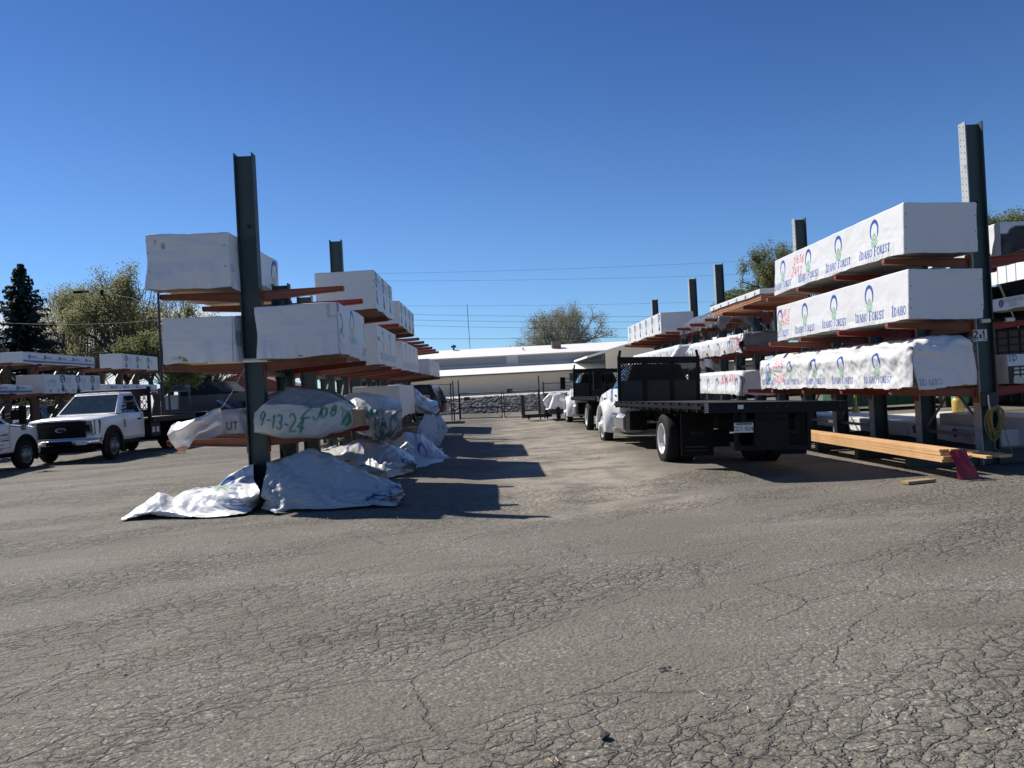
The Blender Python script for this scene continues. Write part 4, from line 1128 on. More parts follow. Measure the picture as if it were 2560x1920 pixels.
def lerp_poly(pts, n):
    p = np.array(pts, float); d = np.r_[0, np.cumsum(np.linalg.norm(np.diff(p, axis=0), axis=1))]; t = np.linspace(0, d[-1], n)
    return np.stack([np.interp(t, d, p[:, i]) for i in range(p.shape[1])], -1)
def shaped(name, label, cat, rows, W, L, pr, nc=9, k=16, **kw):
    """sheet lofted through surveyed profile lines; each row is a list of (x, y, z) running left to right"""
    P = np.stack([lerp_poly([tuple(q) for q in r], nc) for r in rows])
    return tarp_from_grid(name, label, cat, P, W, L, pr, k=k, **kw)
def PXY(pts, Y=None, Z=None):
    # photo reading (origin 250,950, scale 1.4514) -> surveyed point at a known depth or height
    return [PT(250 + p[0] / 1.4514, 950 + p[1] / 1.4514, Y=(p[2] if len(p) > 2 else Y) if Z is None else None, Z=Z) for p in pts]
# spray painted tarp on the low arms of the left rack
B1 = [(-3.40, -2.40, 12.1, 14.4, .96, 1.26)]
pile('lumber pile wrapped by the pale grey tarp dated 9-13-24', B1)
pr = Print((.47, .47, .455))
pr.text('9-13-24', .10, .66, .22, SPRAY_G, BLOCK, .13, .12, 'l', .10, rot=-.10, jitter=.02, squash=.60)
pr.text('ZJ08', .72, .80, .22, SPRAY_G, BLOCK, .15, .16, 'l', .22, jitter=.01, op=.95, squash=.74)
for u0, u1, v in ((.62, .80, .98), (.9, 1.15, .80), (.30, .45, .56)): pr.stroke([(u0, v), (u1, v + .02)], .05, (.30, .42, .36), .3)
for i in range(12): pr.stroke([(1.30 + rng.uniform(0, .18), .55 + rng.uniform(0, .4)) for _ in range(3)], .03, SPRAY_G, .7)
pr.disc(.75, 1.55, .5, .3, (.36, .35, .33), .35)
shaped('tarp', 'pale grey tarp with 9-13-24 in green spray paint on the left rack', 'tarp',
       [PXY([(575, 165), (650, 170), (780, 172), (880, 160), (925, 140)], 12.7),
        PXY([(557, 186), (650, 207), (780, 212), (880, 182), (922, 158)], 11.72),
        PXY([(560, 128), (596, 96), (700, 100), (800, 106), (872, 88), (915, 115)], 11.58),
        PXY([(562, 122), (600, 89), (700, 93), (800, 99), (874, 82), (917, 111)], 11.66),
        PXY([(572, 116), (610, 84), (700, 82), (806, 88), (880, 82), (920, 108)], 12.1),
        PXY([(583, 100), (618, 54), (700, 28), (835, 41), (890, 72), (926, 100)], 12.6),
        PXY([(590, 98), (624, 50), (705, 25), (838, 38), (894, 70), (928, 98)], 12.75),
        PXY([(625, 100), (650, 62), (720, 40), (850, 48), (905, 75), (930, 100)], 14.6)], 1.5, 4.0, pr, seed=3, k=30, crink=.020, base=(.47, .47, .455), hem=.012, vrow=[0, .45, 1.0, 1.05, 1.45, 2.0, 2.15, 4.0])
# second one
B2 = [(-3.4, -2.3, 15.4, 18.2, .96, 1.22)]
pile('lumber pile under the crumpled tarp scribbled with green paint', B2)
pr = Print((.46, .46, .455))
r2 = random.Random(9)
for i in range(16):
    u, v = r2.uniform(.3, 1.6), r2.uniform(.7, 1.5)
    pr.stroke([(u + r2.uniform(-.22, .22), v + r2.uniform(-.2, .2)) for _ in range(4)], r2.uniform(.025, .07), SPRAY_G if i % 3 else NAVY, .8)
for i in range(9):
    u, v = r2.uniform(.1, 1.6), r2.uniform(.5, 1.2)
    pr.stroke([(u + r2.uniform(-.22, .22), v + r2.uniform(-.1, .1)) for _ in range(4)], r2.uniform(.025, .06), SPRAY_G if i % 2 else NAVY, .8)
pr.text('PA', 1.05, .95, .2, BLACK, BLOCK, .2); pr.text('OI', 1.06, 1.2, .16, BLACK, BLOCK, .2); pr.text('PREMIUM', 1.1, .78, .06, BLACK, BLOCK, .18)
shaped('tarp', 'crumpled tarp scribbled with green paint and black letters behind the 9-13-24 tarp', 'tarp',
       [PXY([(890, 150), (935, 175), (1000, 190), (1050, 190), (1092, 160)], 15.3),
        PXY([(886, 160), (930, 184), (1000, 216), (1052, 216), (1096, 166)], 14.7),
        PXY([(882, 112), (925, 108), (985, 116), (1045, 108), (1100, 98)], 14.6),
        PXY([(872, 74), (905, 50), (965, 44), (1030, 62), (1094, 90)], 15.6),
        PXY([(890, 70), (930, 52), (985, 50), (1045, 66), (1098, 88)], 18.3)], 1.7, 2.6, pr, nc=9, k=14, seed=5, crink=.034, base=(.46, .46, .455))
# glossy plastic further back
B3 = [(-3.4, -2.25, 22.9, 27.0, .96, 1.40)]
pile('pale lumber pile at the back of the low left arms under the glossy plastic', B3)
pr = Print((.60, .61, .62))
r2 = random.Random(4)
for i in range(40):
    u, v = r2.uniform(.3, 1.9), r2.uniform(.0, 2.4)
    pr.stroke([(u, v), (u + r2.uniform(-.12, .12), v + r2.uniform(-.2, .2)), (u + r2.uniform(-.1, .1), v + r2.uniform(-.2, .2))], r2.uniform(.02, .06), NAVY, .8)
shaped('plastic_sheet', 'shiny crumpled plastic sheet at the back of the low left arms near the gate', 'plastic sheet',
       [PXY([(1078, 66), (1125, 98), (1168, 122), (1208, 130), (1234, 112)], 22.6),
        PXY([(1060, 40), (1112, 50), (1160, 84), (1204, 108), (1232, 98)], 22.4),
        PXY([(1044, 20), (1092, 14), (1142, 36), (1192, 76), (1226, 86)], 23.6),
        PXY([(1060, 24), (1105, 22), (1150, 40), (1196, 76), (1228, 88)], 27.2)], 1.9, 3.4, pr, nc=9, k=18, seed=8, crink=.045, base=(.60, .61, .62), material='tarp_gloss')
B3b = [(-3.4, -2.3, 28.2, 32.2, .96, 1.75)]
pile('dark lumber pile at the far end of the low left arms', B3b, 'board_grey')
drape('tarp', 'black tarp over the farthest pile on the low left arms', 'tarp', -3.9, -1.7, 27.7, 32.6, 1.9, bxs(B3b), .1, Print((.025, .025, .028)), seed=9, steps=110, k=2, crink=.012, slack=(1.06, 1.06), ground=None, base=(.025, .025, .028), material='tarp_gloss')
# hanging sheet near the back reaching the ground
pr = Print((.58, .58, .59))
for i in range(22):
    u, v = r2.uniform(.1, 1.1), r2.uniform(.1, 1.3)
    pr.stroke([(u, v), (u + r2.uniform(-.1, .1), v + r2.uniform(-.15, .15))], r2.uniform(.02, .05), BLUE, .7)
B3c = [(-3.3, -2.3, 21.5, 24.4, .02, .52)]
pile('dark low pile on the ground at the back of the left rack', B3c, 'board_grey')
shaped('tarp', 'loose white tarp hanging to the ground at the far end of the left rack', 'tarp',
       [PXY([(1160, 238), (1196, 246), (1228, 250), (1262, 190)], 21.6),
        PXY([(1150, 186), (1190, 190), (1225, 196), (1264, 170)], 21.8),
        PXY([(1176, 126), (1205, 132), (1228, 138), (1245, 142)], 22.3), PXY([(1180, 118), (1206, 122), (1226, 124), (1240, 120)], 22.9)], 1.2, 1.5, pr, nc=7, k=14, seed=10, crink=.03, base=(.58, .58, .59))
# ground piles at the foot of the left rack
B4 = [(-3.0, -2.45, 11.2, 13.2, .22, .42), (-3.05, -1.9, 11.1, 13.2, .02, .20)]
pile('low lumber pile on the ground under the biggest, nearest tarp', B4)
pr = Print((.44, .44, .43))
r2 = random.Random(6)
pr.forest_logo(2.5, .75, .22, True, .85)
pr.text('HO FO', .22, .62, .17, NAVY, SERIF, .17, .1, rot=-1.25, squash=.7)
for i in range(22):
    u, v = r2.uniform(2.1, 2.95), r2.uniform(.1, 1.6)
    pr.stroke([(u + r2.uniform(-.10, .10), v + r2.uniform(-.13, .13)) for _ in range(3)], r2.uniform(.03, .07), NAVY, .95)
shaped('tarp', 'biggest tarp on the ground, draped over a pile right of the tall left post', 'tarp',
       [PXY([(587, 468), (640, 486), (692, 470), (780, 472), (870, 466), (960, 462), (1040, 452), (1085, 452), (1108, 408)], Z=.015),
        PXY([(586, 410), (640, 420), (700, 425), (780, 430), (870, 432), (960, 430), (1040, 425), (1075, 420), (1106, 400)], 10.5),
        PXY([(600, 318), (640, 322), (700, 340), (780, 366), (870, 392), (940, 400), (1010, 402), (1060, 402), (1098, 392)], 10.85),
        PXY([(606, 304), (650, 296), (700, 276), (762, 254), (850, 288), (920, 328), (985, 352), (1040, 366), (1085, 380)], 11.55),
        PXY([(640, 330), (690, 300), (740, 285), (800, 276), (880, 300), (950, 335), (1010, 352), (1060, 366), (1090, 380)], 13.0),
        PXY([(650, 350), (700, 340), (750, 340), (810, 340), (890, 345), (960, 350), (1015, 360), (1065, 370), (1095, 382)], Z=.015)], 3.0, 3.4, pr, nc=13, k=16, seed=12, crink=.034, base=(.44, .44, .43), floor=gz)
B5 = [(-3.1, -2.2, 14.8, 16.2, .02, .30)]
pile('second low lumber pile on the ground along the left rack', B5)
pr = Print((.46, .46, .455)); pr.forest_logo(.9, 1.3, .2, False); pr.forest_logo(2.35, .8, .18, True)
for i in range(20):
    u, v = r2.uniform(1.8, 2.5), r2.uniform(.05, 1.2)
    pr.stroke([(u + r2.uniform(-.13, .13), v + r2.uniform(-.13, .13)) for _ in range(3)], r2.uniform(.015, .04), NAVY, .8)
shaped('tarp', 'second tarp on the ground along the left rack, crumpled at its right edge', 'tarp',
       [PXY([(800, 352), (900, 360), (980, 366), (1050, 360), (1100, 348), (1150, 326)], Z=.0),
        PXY([(800, 300), (900, 312), (980, 304), (1050, 300), (1108, 296), (1152, 306)], 14.1),
        PXY([(800, 264), (872, 238), (942, 222), (1030, 226), (1092, 246), (1142, 288)], 15.0),
        PXY([(820, 262), (884, 244), (944, 234), (1022, 238), (1082, 254), (1134, 290)], 16.6),
        PXY([(840, 290), (890, 285), (950, 280), (1024, 280), (1084, 285), (1128, 298)], Z=.0)], 2.6, 3.0, pr, nc=11, k=14, seed=13, crink=.032, base=(.46, .46, .455), floor=gz)
B6 = [(-3.1, -2.4, 18.6, 20.0, .02, .40)]
pile('third low lumber pile on the ground along the left rack', B6)
pr = Print((.48, .48, .48)); pr.forest_logo(1.0, 1.0, .17, False); pr.text('OREST', 1.3, .6, .12, BLUE, SERIF, .17)
shaped('tarp', 'third tarp along the left rack with a pointed flap on the shaded ground', 'tarp',
       [PXY([(1085, 330), (1125, 330), (1165, 326), (1200, 312), (1235, 300), (1278, 280)], Z=-.02),
        PXY([(1080, 290), (1120, 276), (1158, 284), (1190, 288), (1228, 286), (1270, 278)], 17.4),
        PXY([(1060, 230), (1105, 190), (1150, 196), (1192, 226), (1224, 250), (1252, 268)], 18.6),
        PXY([(1070, 228), (1110, 196), (1150, 202), (1190, 230), (1220, 252), (1246, 266)], 20.6)], 1.9, 2.2, pr, nc=9, k=14, seed=14, crink=.034, base=(.48, .48, .48), floor=gz)
# loose sheet blown out to the left of the tall left post
pr = Print((.68, .68, .675))
pr.forest_logo(1.72, .98, .22, False); pr.text('IDAHO', 2.02, .55, .17, BLUE, SERIF, .17, .08, first=1.2, rot=1.35); pr.text('G', 2.2, .62, .06, NAVY, SERIF, .16)
RIDGES = [((-4.45, 10.75, .03), (.42, .10, .06)), ((-3.95, 11.1, .02), (.30, .35, .05))]
shaped('tarp', 'loose white tarp with blue lettering, crumpled on sunlit asphalt left of the tall post', 'tarp',
       [PXY([(58, 514), (130, 503), (200, 492), (290, 500), (360, 502), (440, 498), (500, 492), (548, 486), (583, 446)], Z=.012),
        PXY([(75, 506), (150, 488), (215, 470), (285, 468), (350, 484), (400, 462), (455, 448), (520, 440), (582, 415)], 10.42),
        PXY([(100, 492), (165, 450), (208, 404), (258, 436), (300, 424), (360, 412), (420, 392), (500, 392), (570, 378)], 10.75),
        PXY([(120, 484), (180, 462), (225, 440), (275, 428), (340, 404), (390, 418), (450, 372), (520, 352), (566, 350)], 11.35),
        PXY([(160, 462), (220, 436), (275, 430), (330, 394), (385, 398), (440, 378), (482, 330), (530, 312), (566, 302)], 12.1),
        PXY([(220, 440), (270, 432), (320, 408), (380, 402), (430, 392), (470, 384), (510, 366), (545, 356), (575, 350)], Z=.012)], 2.3, 1.7, pr, nc=15, k=12, seed=17, crink=.022, base=(.68, .68, .675), floor=.0)
rb_ = MB()
for c, h in RIDGES: rb_.bx(c[0] - h[0] * .6, c[0] + h[0] * .6, c[1] - h[1] * .6, c[1] + h[1] * .6, .002, max(.03, (c[2] + h[2]) * .6))
rb_.v = [(x + 4.45, y - 10.9, z) for x, y, z in rb_.v]
o = rb_.build('scrap_boards', M['board_grey']); o.location = (-4.45, 10.9, 0); tag(o, 'scrap boards hidden under the loose white tarp left of the tall left post', 'scrap boards')
pr = Print((.75, .75, .74)); pr.text('GROUP', .5, .5, .12, BLUE, SERIF, .16, .1)
drape('tarp', 'small white tarp on the asphalt seen between the posts of the left rack', 'tarp', -5.2, -3.6, 15.6, 17.6, lambda u, v: .25 + .25 * np.abs(fbm(u * 1.6, v * 1.6, u * 0, 31, 2)), [((-4.1, 16.6, .0), (.35, .5, .3))], .08, pr, seed=18, steps=100, k=3, slack=(1.15, 1.1), ground=.012, fric=.8)

# left side of the left rack, low arms: lumber under a pinkish tarp whose end blows loose
B7 = [(-4.98, -4.02, 12.55, 16.2, .965, 1.20)]
pile('thin lumber pile under the pinkish tarp marked UT', B7)
pr = Print((.55, .50, .48)); pr.text('UT', .88, .10, .11, BLACK, BLOCK, .22, .2)
fitted('tarp', 'pinkish white tarp marked UT over lumber, left of the tall left post', 'tarp', -5.0, -4.0, 12.5, 16.3, 1.30, .10, .10, .26, .2, bxs(B7) + [((-4.3, 13.5, 1.25), (.2, .9, .10))], .07, pr, seed=20, steps=50, k=3, crink=.008, base=(.55, .50, .48), jit=.02)
def coons(top, bot, lef, rig, m, n):
    T, B, Lf, Rg = lerp_poly(top, n), lerp_poly(bot, n), lerp_poly(lef, m), lerp_poly(rig, m)
    s = np.linspace(0, 1, n)[None, :, None]; t = np.linspace(0, 1, m)[:, None, None]
    return (1 - t) * B[None] + t * T[None] + (1 - s) * Lf[:, None] + s * Rg[:, None] - ((1 - s) * (1 - t) * B[0] + s * (1 - t) * B[-1] + (1 - s) * t * T[0] + s * t * T[-1])
Pk = coons([(-5.43, 13.02, 1.17), (-5.30, 12.95, 1.235), (-5.05, 12.9, 1.25), (-4.86, 12.95, 1.31), (-4.72, 13.0, 1.40), (-4.57, 13.0, 1.44)],
           [(-5.26, 12.9, .70), (-5.14, 12.85, .70), (-5.02, 12.9, .87), (-4.90, 12.9, 1.0), (-4.74, 12.95, 1.09), (-4.60, 13.0, 1.14)],
           [(-5.26, 12.9, .70), (-5.33, 12.85, .80), (-5.43, 12.8, 1.02), (-5.43, 13.02, 1.17)], [(-4.60, 13.0, 1.14), (-4.58, 13.0, 1.28), (-4.57, 13.0, 1.44)], 22, 30)
Pk = np.array([0, 0, 1.5]) + (Pk - np.array([0, 0, 1.5])) * .932
m_, n_ = Pk.shape[:2]; s_, t_ = np.meshgrid(np.linspace(0, 1, n_), np.linspace(0, 1, m_))
env = np.sin(np.pi * s_) ** .6 * np.sin(np.pi * np.clip(t_ * .9 + .1, 0, 1)) ** .6
Pk[..., 1] += env * (-.14 * (1 - s_) + .07 * np.sin(9 * (t_ - .55 * s_) + 1) + .06 * fbm(s_ * 3, t_ * 4, s_ * 0, 5, 2))
Pk[..., 2] += env * .02 * np.sin(14 * s_)
pr = Print((.60, .545, .52)); pr.disc(.10, .0, .16, .14, (.36, .19, .10)); pr.stroke([(0, .16), (.9, .62)], .012, (.55, .5, .48))
tarp_from_grid('loose_tarp_end', 'pinkish loose tarp end billowing in the air left of the tall left post', 'tarp', Pk, .9, .72, pr, k=4, crink=.005, seed=4)
o = MB().tube([(-4.26, 12.12, 1.43), (-4.10, 12.15, 1.66), (-3.98, 12.2, 1.90), (-3.93, 12.3, 2.02)], .007, 6).build('rope', M['rope']); tag(o, 'thin rope tying the billowing pinkish tarp to the left rack', 'rope')

# right rack, low level
B8 = [(6.50, 7.42, 11.80, 18.4, 1.16, 1.76), (6.80, 7.42, 11.9, 18.4, 1.76, 1.92)]
pile('lumber pile under the ring logo tarp with red 3525 marks', B8)
pr = Print((.66, .66, .655))
def vert_logos(pr, us, vs, k, text=True):
    # the strip that hangs on the aisle side: 'up' on the wall is +u, reading direction is -v
    q = Print()
    for v in vs: q.forest_logo(-v, us, k, text)
    for data, w, col, op in q.items: pr.items.append(([(p[1], -p[0]) for p in data], w, col, op))
vert_logos(pr, .46, (1.75, 3.05, 4.25, 5.5, 6.8), .14)
q = Print(); q.text('3525', -6.15, .50, .16, RED, BLOCK, .12, .25, 'c', .1, jitter=.12); q.text('2620', -6.2, .16, .16, RED, BLOCK, .12, .2, 'c', .1, jitter=.1); q.text('35', -6.9, .22, .17, SKYB, BLOCK, .2); q.text('28', -6.85, .12, .15, SKYB, BLOCK, .2)
for data, w, col, op in q.items: pr.items.append(([(p[1], -p[0]) for p in data], w, col, op))
pr.text('IDAHO', .98, .08, .085, BLUE, SERIF, .17, .06, first=1.2, rot=.05)
fitted('tarp', 'white tarp with ring logos and red 3525 marks, nearest on the right rack', 'tarp', 6.46, 7.46, 11.76, 18.5, 1.96, .68, .22, .74, .5, bxs(B8), .075, pr, seed=23, steps=10, ears=False, hem=.028, k=5, crink=.017, jit=.012, wind=(0, 1.5, 0))
B9 = [(6.5, 7.4, 20.1, 26.0, 1.14, 1.60)]
pile('lumber pile behind the flatbed headboard on the lowest arms of the right rack', B9)
pr = Print((.66, .66, .655)); vert_logos(pr, .30, (.9, 1.8, 2.7, 3.6, 4.5), .14, False)
q = Print(); q.text('3616', -2.0, .3, .22, RED, BLOCK, .12, .2, jitter=.15); q.text('2X4', -1.2, .35, .2, RED, BLOCK, .12, .2, jitter=.15)
for data, w, col, op in q.items: pr.items.append(([(p[1], -p[0]) for p in data], w, col, op))
fitted('tarp', 'white tarp with red scrawl just right of the flatbed headboard', 'tarp', 6.46, 7.44, 20.05, 26.1, 1.64, .55, .2, .6, .4, bxs(B9), .095, pr, seed=24, steps=14, ears=False, hem=.012, k=4, crink=.012, jit=.03)
B10 = [(6.5, 7.55, 19.7, 25.2, 2.24, 2.58)]
pile('lumber pile under the tarp with a dark crumpled end', B10)
pr = Print((.66, .66, .655)); vert_logos(pr, .24, (1.6, 2.6, 3.6, 4.6, 5.5), .12, False); pr.rect(.40, 1.7, 0, .42, (.13, .135, .15)); pr.rect(.2, 1.7, .30, .62, (.13, .135, .15))
r2 = random.Random(3)
for i in range(16): pr.stroke([(r2.uniform(.0, .5), r2.uniform(.4, 1.5)) for _ in range(3)], .025, NAVY if i % 3 else RED, .7)
fitted('tarp', 'ring logo tarp with a dark crumpled end on the right rack middle arms', 'tarp', 6.44, 7.6, 19.62, 25.3, 2.62, .42, .25, .36, .3, bxs(B10), .08, pr, seed=25, steps=40, k=4, crink=.018, jit=.05, ears=False)
B11 = [(6.5, 7.5, 26.8, 35.5, 2.24, 2.66)]
pile('long lumber pile at the far end of the middle arms of the right rack', B11)
pr = Print((.68, .68, .675)); vert_logos(pr, .22, (1.2, 2.3, 3.4, 4.5, 5.6, 6.7), .13, False)
for i in range(26): pr.stroke([(r2.uniform(.0, .6), r2.uniform(.3, 5.0)) for _ in range(2)], .03, NAVY, .15)
drape('tarp', 'bright white tarp on the right rack seen above the flatbed headboard', 'tarp', 6.05, 7.9, 26.2, 36, 2.85, bxs(B11), .11, pr, seed=26, steps=110, k=3, crink=.012, slack=(1.06, 1.03), ground=None)
B12 = [(6.95, 7.75, 23.0, 27.6, 3.28, 3.46), (7.2, 7.6, 23.0, 27.6, 3.46, 3.62)]
pile('board pile on the top arms of the right rack under the grey plastic', B12, 'board_cedar')
drape('plastic_sheet', 'grey plastic sheet sagging like a tent on top of the right rack', 'plastic sheet', 6.5, 8.3, 22.7, 27.9, 3.78, bxs(B12), .1, Print((.13, .135, .15)), seed=27, steps=110, k=3, crink=.012, slack=(1.02, 1.03), ground=None, base=(.13, .135, .15), material='tarp_gloss')
# ------------------------------------------------------------------ small things round the racks
def mesh_text(mb, s, u, v, h, place, w=.13, mi=0, track=.14, anchor='c', th=.0015, font=BLOCK):
    """raised stroke lettering; place(u, v) -> 3D point on the plate"""
    pr = Print(); pr.text(s, u, v, h, (0, 0, 0), font, w, track, anchor)
    for pts, ww, _, _ in pr.items:
        for a, b in zip(pts[:-1], pts[1:]):
            dx, dy = b[0] - a[0], b[1] - a[1]; l = math.hypot(dx, dy) + 1e-9; nx, ny = -dy / l * ww / 2, dx / l * ww / 2; ex, ey = dx / l * ww * .4, dy / l * ww * .4
            q = [place(a[0] - ex + nx, a[1] - ey + ny), place(a[0] - ex - nx, a[1] - ey - ny), place(b[0] + ex - nx, b[1] + ey - ny), place(b[0] + ex + nx, b[1] + ey + ny)]
            mb.add(q, [(0, 1, 2, 3)], mi)

# pvc pipe on the left post
o = MB().tube([(-.465, 0, 0), (-.46, 0, 0), (.46, 0, -.02), (.465, 0, -.02)], .034, 14).build('plastic_pipe', M['pvc']); o.location = (-4.02, 12.26, 2.165)
tag(o, 'white plastic pipe lying across the front of the tall left post', 'pipe')
# striped rod on the right post
t = thing('striped_rod', 'black rod with white plastic sleeves sticking out right of the tall right post', 'rod', (8.28, 12.25, 2.18))
MB().tube([(-.36, 0, 0), (.8, 0, .01)], .022, 10).build('rod', M['black_plastic'], t)
for a, b in ((-.36, -.22), (.03, .18)): MB().tube([(a, 0, 0), (b, 0, .003)], .034, 12).build('sleeve', M['pvc'], t)
# number plate sign on the right post
t = thing('aisle_sign', 'white sign reading 2 and 1 with arrows on the tall right post', 'sign', (7.945, 12.335, 1.955))
MB().bx(-.115, .115, -.004, .004, -.095, .095).build('plate', M['white_plate'], t, bevel=.003)
mb = MB(); pl = lambda u, v: (u, -.0065, v)
mesh_text(mb, '2', -.062, -.035, .105, pl, .2); mesh_text(mb, '1', .072, -.035, .105, pl, .2)
for s in (-1, 1):
    c = s * .065
    mb.add([pl(c - .03, -.064), pl(c + .03, -.064), pl(c + .03, -.072), pl(c - .03, -.072)], [(0, 1, 2, 3)])
    mb.add([pl(c + s * .045, -.068), pl(c + s * .02, -.052), pl(c + s * .02, -.084)], [(0, 1, 2)])
mb.add([pl(-.012, -.05), pl(.02, -.05), pl(.02, .02), pl(-.012, .02)], [(0, 1, 2, 3)])
mb.build('lettering', M['ink'], t, normals=False)
# outlet box, clip and coiled hose
t = thing('outlet_box', 'grey outlet box with pale cable on the tall right post', 'electrical box', (8.02, 12.33, .82))
MB().bx(-.13, .13, -.05, 0.0, -.02, .20).build('housing', M['dark_steel'], t, bevel=.008)
MB().tube([(-.04, -.06, .16), (-.05, -.075, .05), (-.02, -.07, -.12), (0, -.06, -.16)], .014, 8).build('cable', M['pvc'], t)
MB().lathe([(.001, -.02), (.055, -.015), (.065, 0), (.055, .05), (.001, .06)], (.09, -.06, -.06), 'Y', 16).build('fitting', M['grey_steel'], t)
mb = MB(); r2 = random.Random(2)
for k in range(13):
    w = r2.uniform(.06, .13); hgt = r2.uniform(.36, .58); ox = r2.uniform(-.035, .035); oy = -.02 - .012 * (k % 5)
    pts = []
    for i in range(25):
        a = 2 * math.pi * i / 24
        pts.append((ox + w * math.sin(a) * (1 + .15 * math.cos(a)), oy + .012 * math.sin(3 * a + k), -hgt / 2 + hgt / 2 * math.cos(a) + r2.uniform(-.004, .004)))
    mb.tube(pts, .0085, 6, 0, False)
pts = [(-.02, -.03, -.5), (-.06, -.08, -.66), (-.03, -.2, -.74), (.08, -.26, -.775), (.17, -.15, -.76), (.16, -.05, -.5), (.12, -.03, -.2)]
pp = [tuple(q) for q in upsample(np.array(pts)[:, None, :].repeat(2, 1), 6)[:, 0]]
mb.tube(pp, .0085, 6, 0, True)
o = mb.build('coiled_hose', M['hose']); o.location = (8.075, 12.30, .79); tag(o, 'yellow hose hanging in a coil on the tall right post', 'hose')

# loose boards on the rack base
lay = [(.245, 2), (.289, 2), (.333, 2)]
r2 = random.Random(8); nm = 0
names = ['bottom board on the aisle side of the orange lumber pile', 'bottom board on the rack side of the orange lumber pile', 'middle board on the aisle side of the orange lumber pile', 'middle board on the rack side of the orange lumber pile', 'third board up on the aisle side of the orange lumber pile', 'third board up on the rack side of the orange lumber pile', 'top board on the aisle side of the orange lumber pile', 'top board on the rack side of the orange lumber pile']
for li, (z, n) in enumerate(((.092, 2), (.139, 2), (.186, 2), (.233, 2))):
    for i in range(n):
        L = 6.0; o = MB().bx(-.068, .068, 0, L, 0, .044).build('board', M['board_new'], None, bevel=.003)
        o.location = (6.50 + i * .142 + r2.uniform(-.004, .004), 10.98 + r2.uniform(-.03, .03) + .02 * li, z)
        o.rotation_euler = (0, 0, r2.uniform(-.002, .002)); tag(o, 'fresh sawn ' + names[nm], 'board', 'fresh boards lying on the base of the right rack'); nm += 1
for (x, y, z, L, w, a, lb) in ((7.02, 11.35, .092, 3.6, .14, .02, 'short pale board end next to the red cloth, nearest the pile'), (7.22, 11.15, .092, 3.4, .09, -.03, 'narrow pale board sticking out right of the red cloth'), (7.50, 11.2, .092, 3.6, .19, .03, 'wide pale board on the right of the red cloth, below the hose'), (7.28, 11.55, .137, 3.0, .12, .05, 'upper short board lying across the others right of the red cloth')):
    o = MB().bx(-w / 2, w / 2, 0, L, 0, .042).build('board', M['board_new'], None, bevel=.003); o.location = (x, y, z); o.rotation_euler = (0, 0, a)
    tag(o, lb, 'board', 'fresh boards lying on the base of the right rack')
o = MB().bx(-.24, .24, -.07, .07, 0, .04).build('scrap_board', M['board'], None, bevel=.003); o.location = (5.98, 10.85, -.155); o.rotation_euler = (0, 0, .25); tag(o, 'short scrap board flat on the asphalt in front of the lumber pile', 'board')
# red flag cloth over the board ends
Pf = coons([(6.46, 10.93, .285), (6.60, 10.92, .285), (6.74, 10.95, .285)], [(6.50, 10.80, -.14), (6.65, 10.74, -.145), (6.84, 10.80, -.14)], [(6.50, 10.80, -.14), (6.49, 10.86, .0), (6.47, 10.91, .15), (6.46, 10.93, .285)], [(6.84, 10.80, -.14), (6.83, 10.86, 0.), (6.78, 10.92, .16), (6.74, 10.95, .285)], 16, 14)
m_, n_ = Pf.shape[:2]; s_, t_ = np.meshgrid(np.linspace(0, 1, n_), np.linspace(0, 1, m_))
Pf[..., 1] += -.035 * np.sin(s_ * 9 + t_ * 2.5) * (1 - t_ * .7) - .03 * np.sin(np.pi * t_)
o = tarp_from_grid('red_flag', 'red cloth flag hanging from the ends of the orange lumber pile to the asphalt', 'flag', Pf, .4, .5, Print((.27, .018, .035)), k=4, crink=.006, seed=6, back=(.2, .012, .025), base=(.27, .018, .035))

# propane cylinders
def cylinder(loc, label, k=1.0):
    t = thing('gas_cylinder', label, 'gas cylinder', loc, group='yellow gas cylinders')
    MB().lathe([(.001, 0), (.13 * k, .0), (.155 * k, .04), (.155 * k, .42 * k), (.13 * k, .50 * k), (.05, .55 * k), (.001, .56 * k)], (0, 0, 0), 'Z', 20).build('tank', M['yellow_paint'], t)
    MB().lathe([(.105 * k, .52 * k), (.112 * k, .70 * k), (.104 * k, .70 * k), (.098 * k, .52 * k)], (0, 0, 0), 'Z', 18).build('collar', M['yellow_paint'], t)
    MB().lathe([(.02, .55 * k), (.025, .66 * k), (.05, .67 * k), (.05, .69 * k), (.001, .70 * k)], (0, 0, 0), 'Z', 10).build('valve', M['brown_metal'], t)
cylinder((12.55, 20.6, .1), 'squat yellow gas cylinder with brown valve seen between the posts of the right rack', .95)
o = MB().bx(-1.4, 1.2, -1.2, 2.4, -.16, .1).build('concrete_pad', M['concrete'], None, bevel=.01); o.location = (12.6, 20.6, 0.004); tag(o, 'pale concrete pad under the squat yellow gas cylinder', 'pad')
t = thing('yellow_bollard', 'yellow post with a crossbar seen under the right ring logo tarp', 'post', PT(2140, 1030, Y=21.5))
MB().lathe([(.10, 0), (.10, .42), (.04, .47), (.001, .47)], (0, 0, -.3), 'Z', 16).build('sleeve', M['yellow_paint'], t)
MB().tube([(0, 0, .1), (0, 0, .72)], .035, 10).tube([(-.28, 0, .66), (.28, 0, .66)], .018, 8).tube([(-.28, 0, .56), (.02, 0, .56)], .018, 8).build('frame', M['yellow_paint'], t)
t['label'] = 'yellow post with a crossbar seen under the right ring logo tarp'

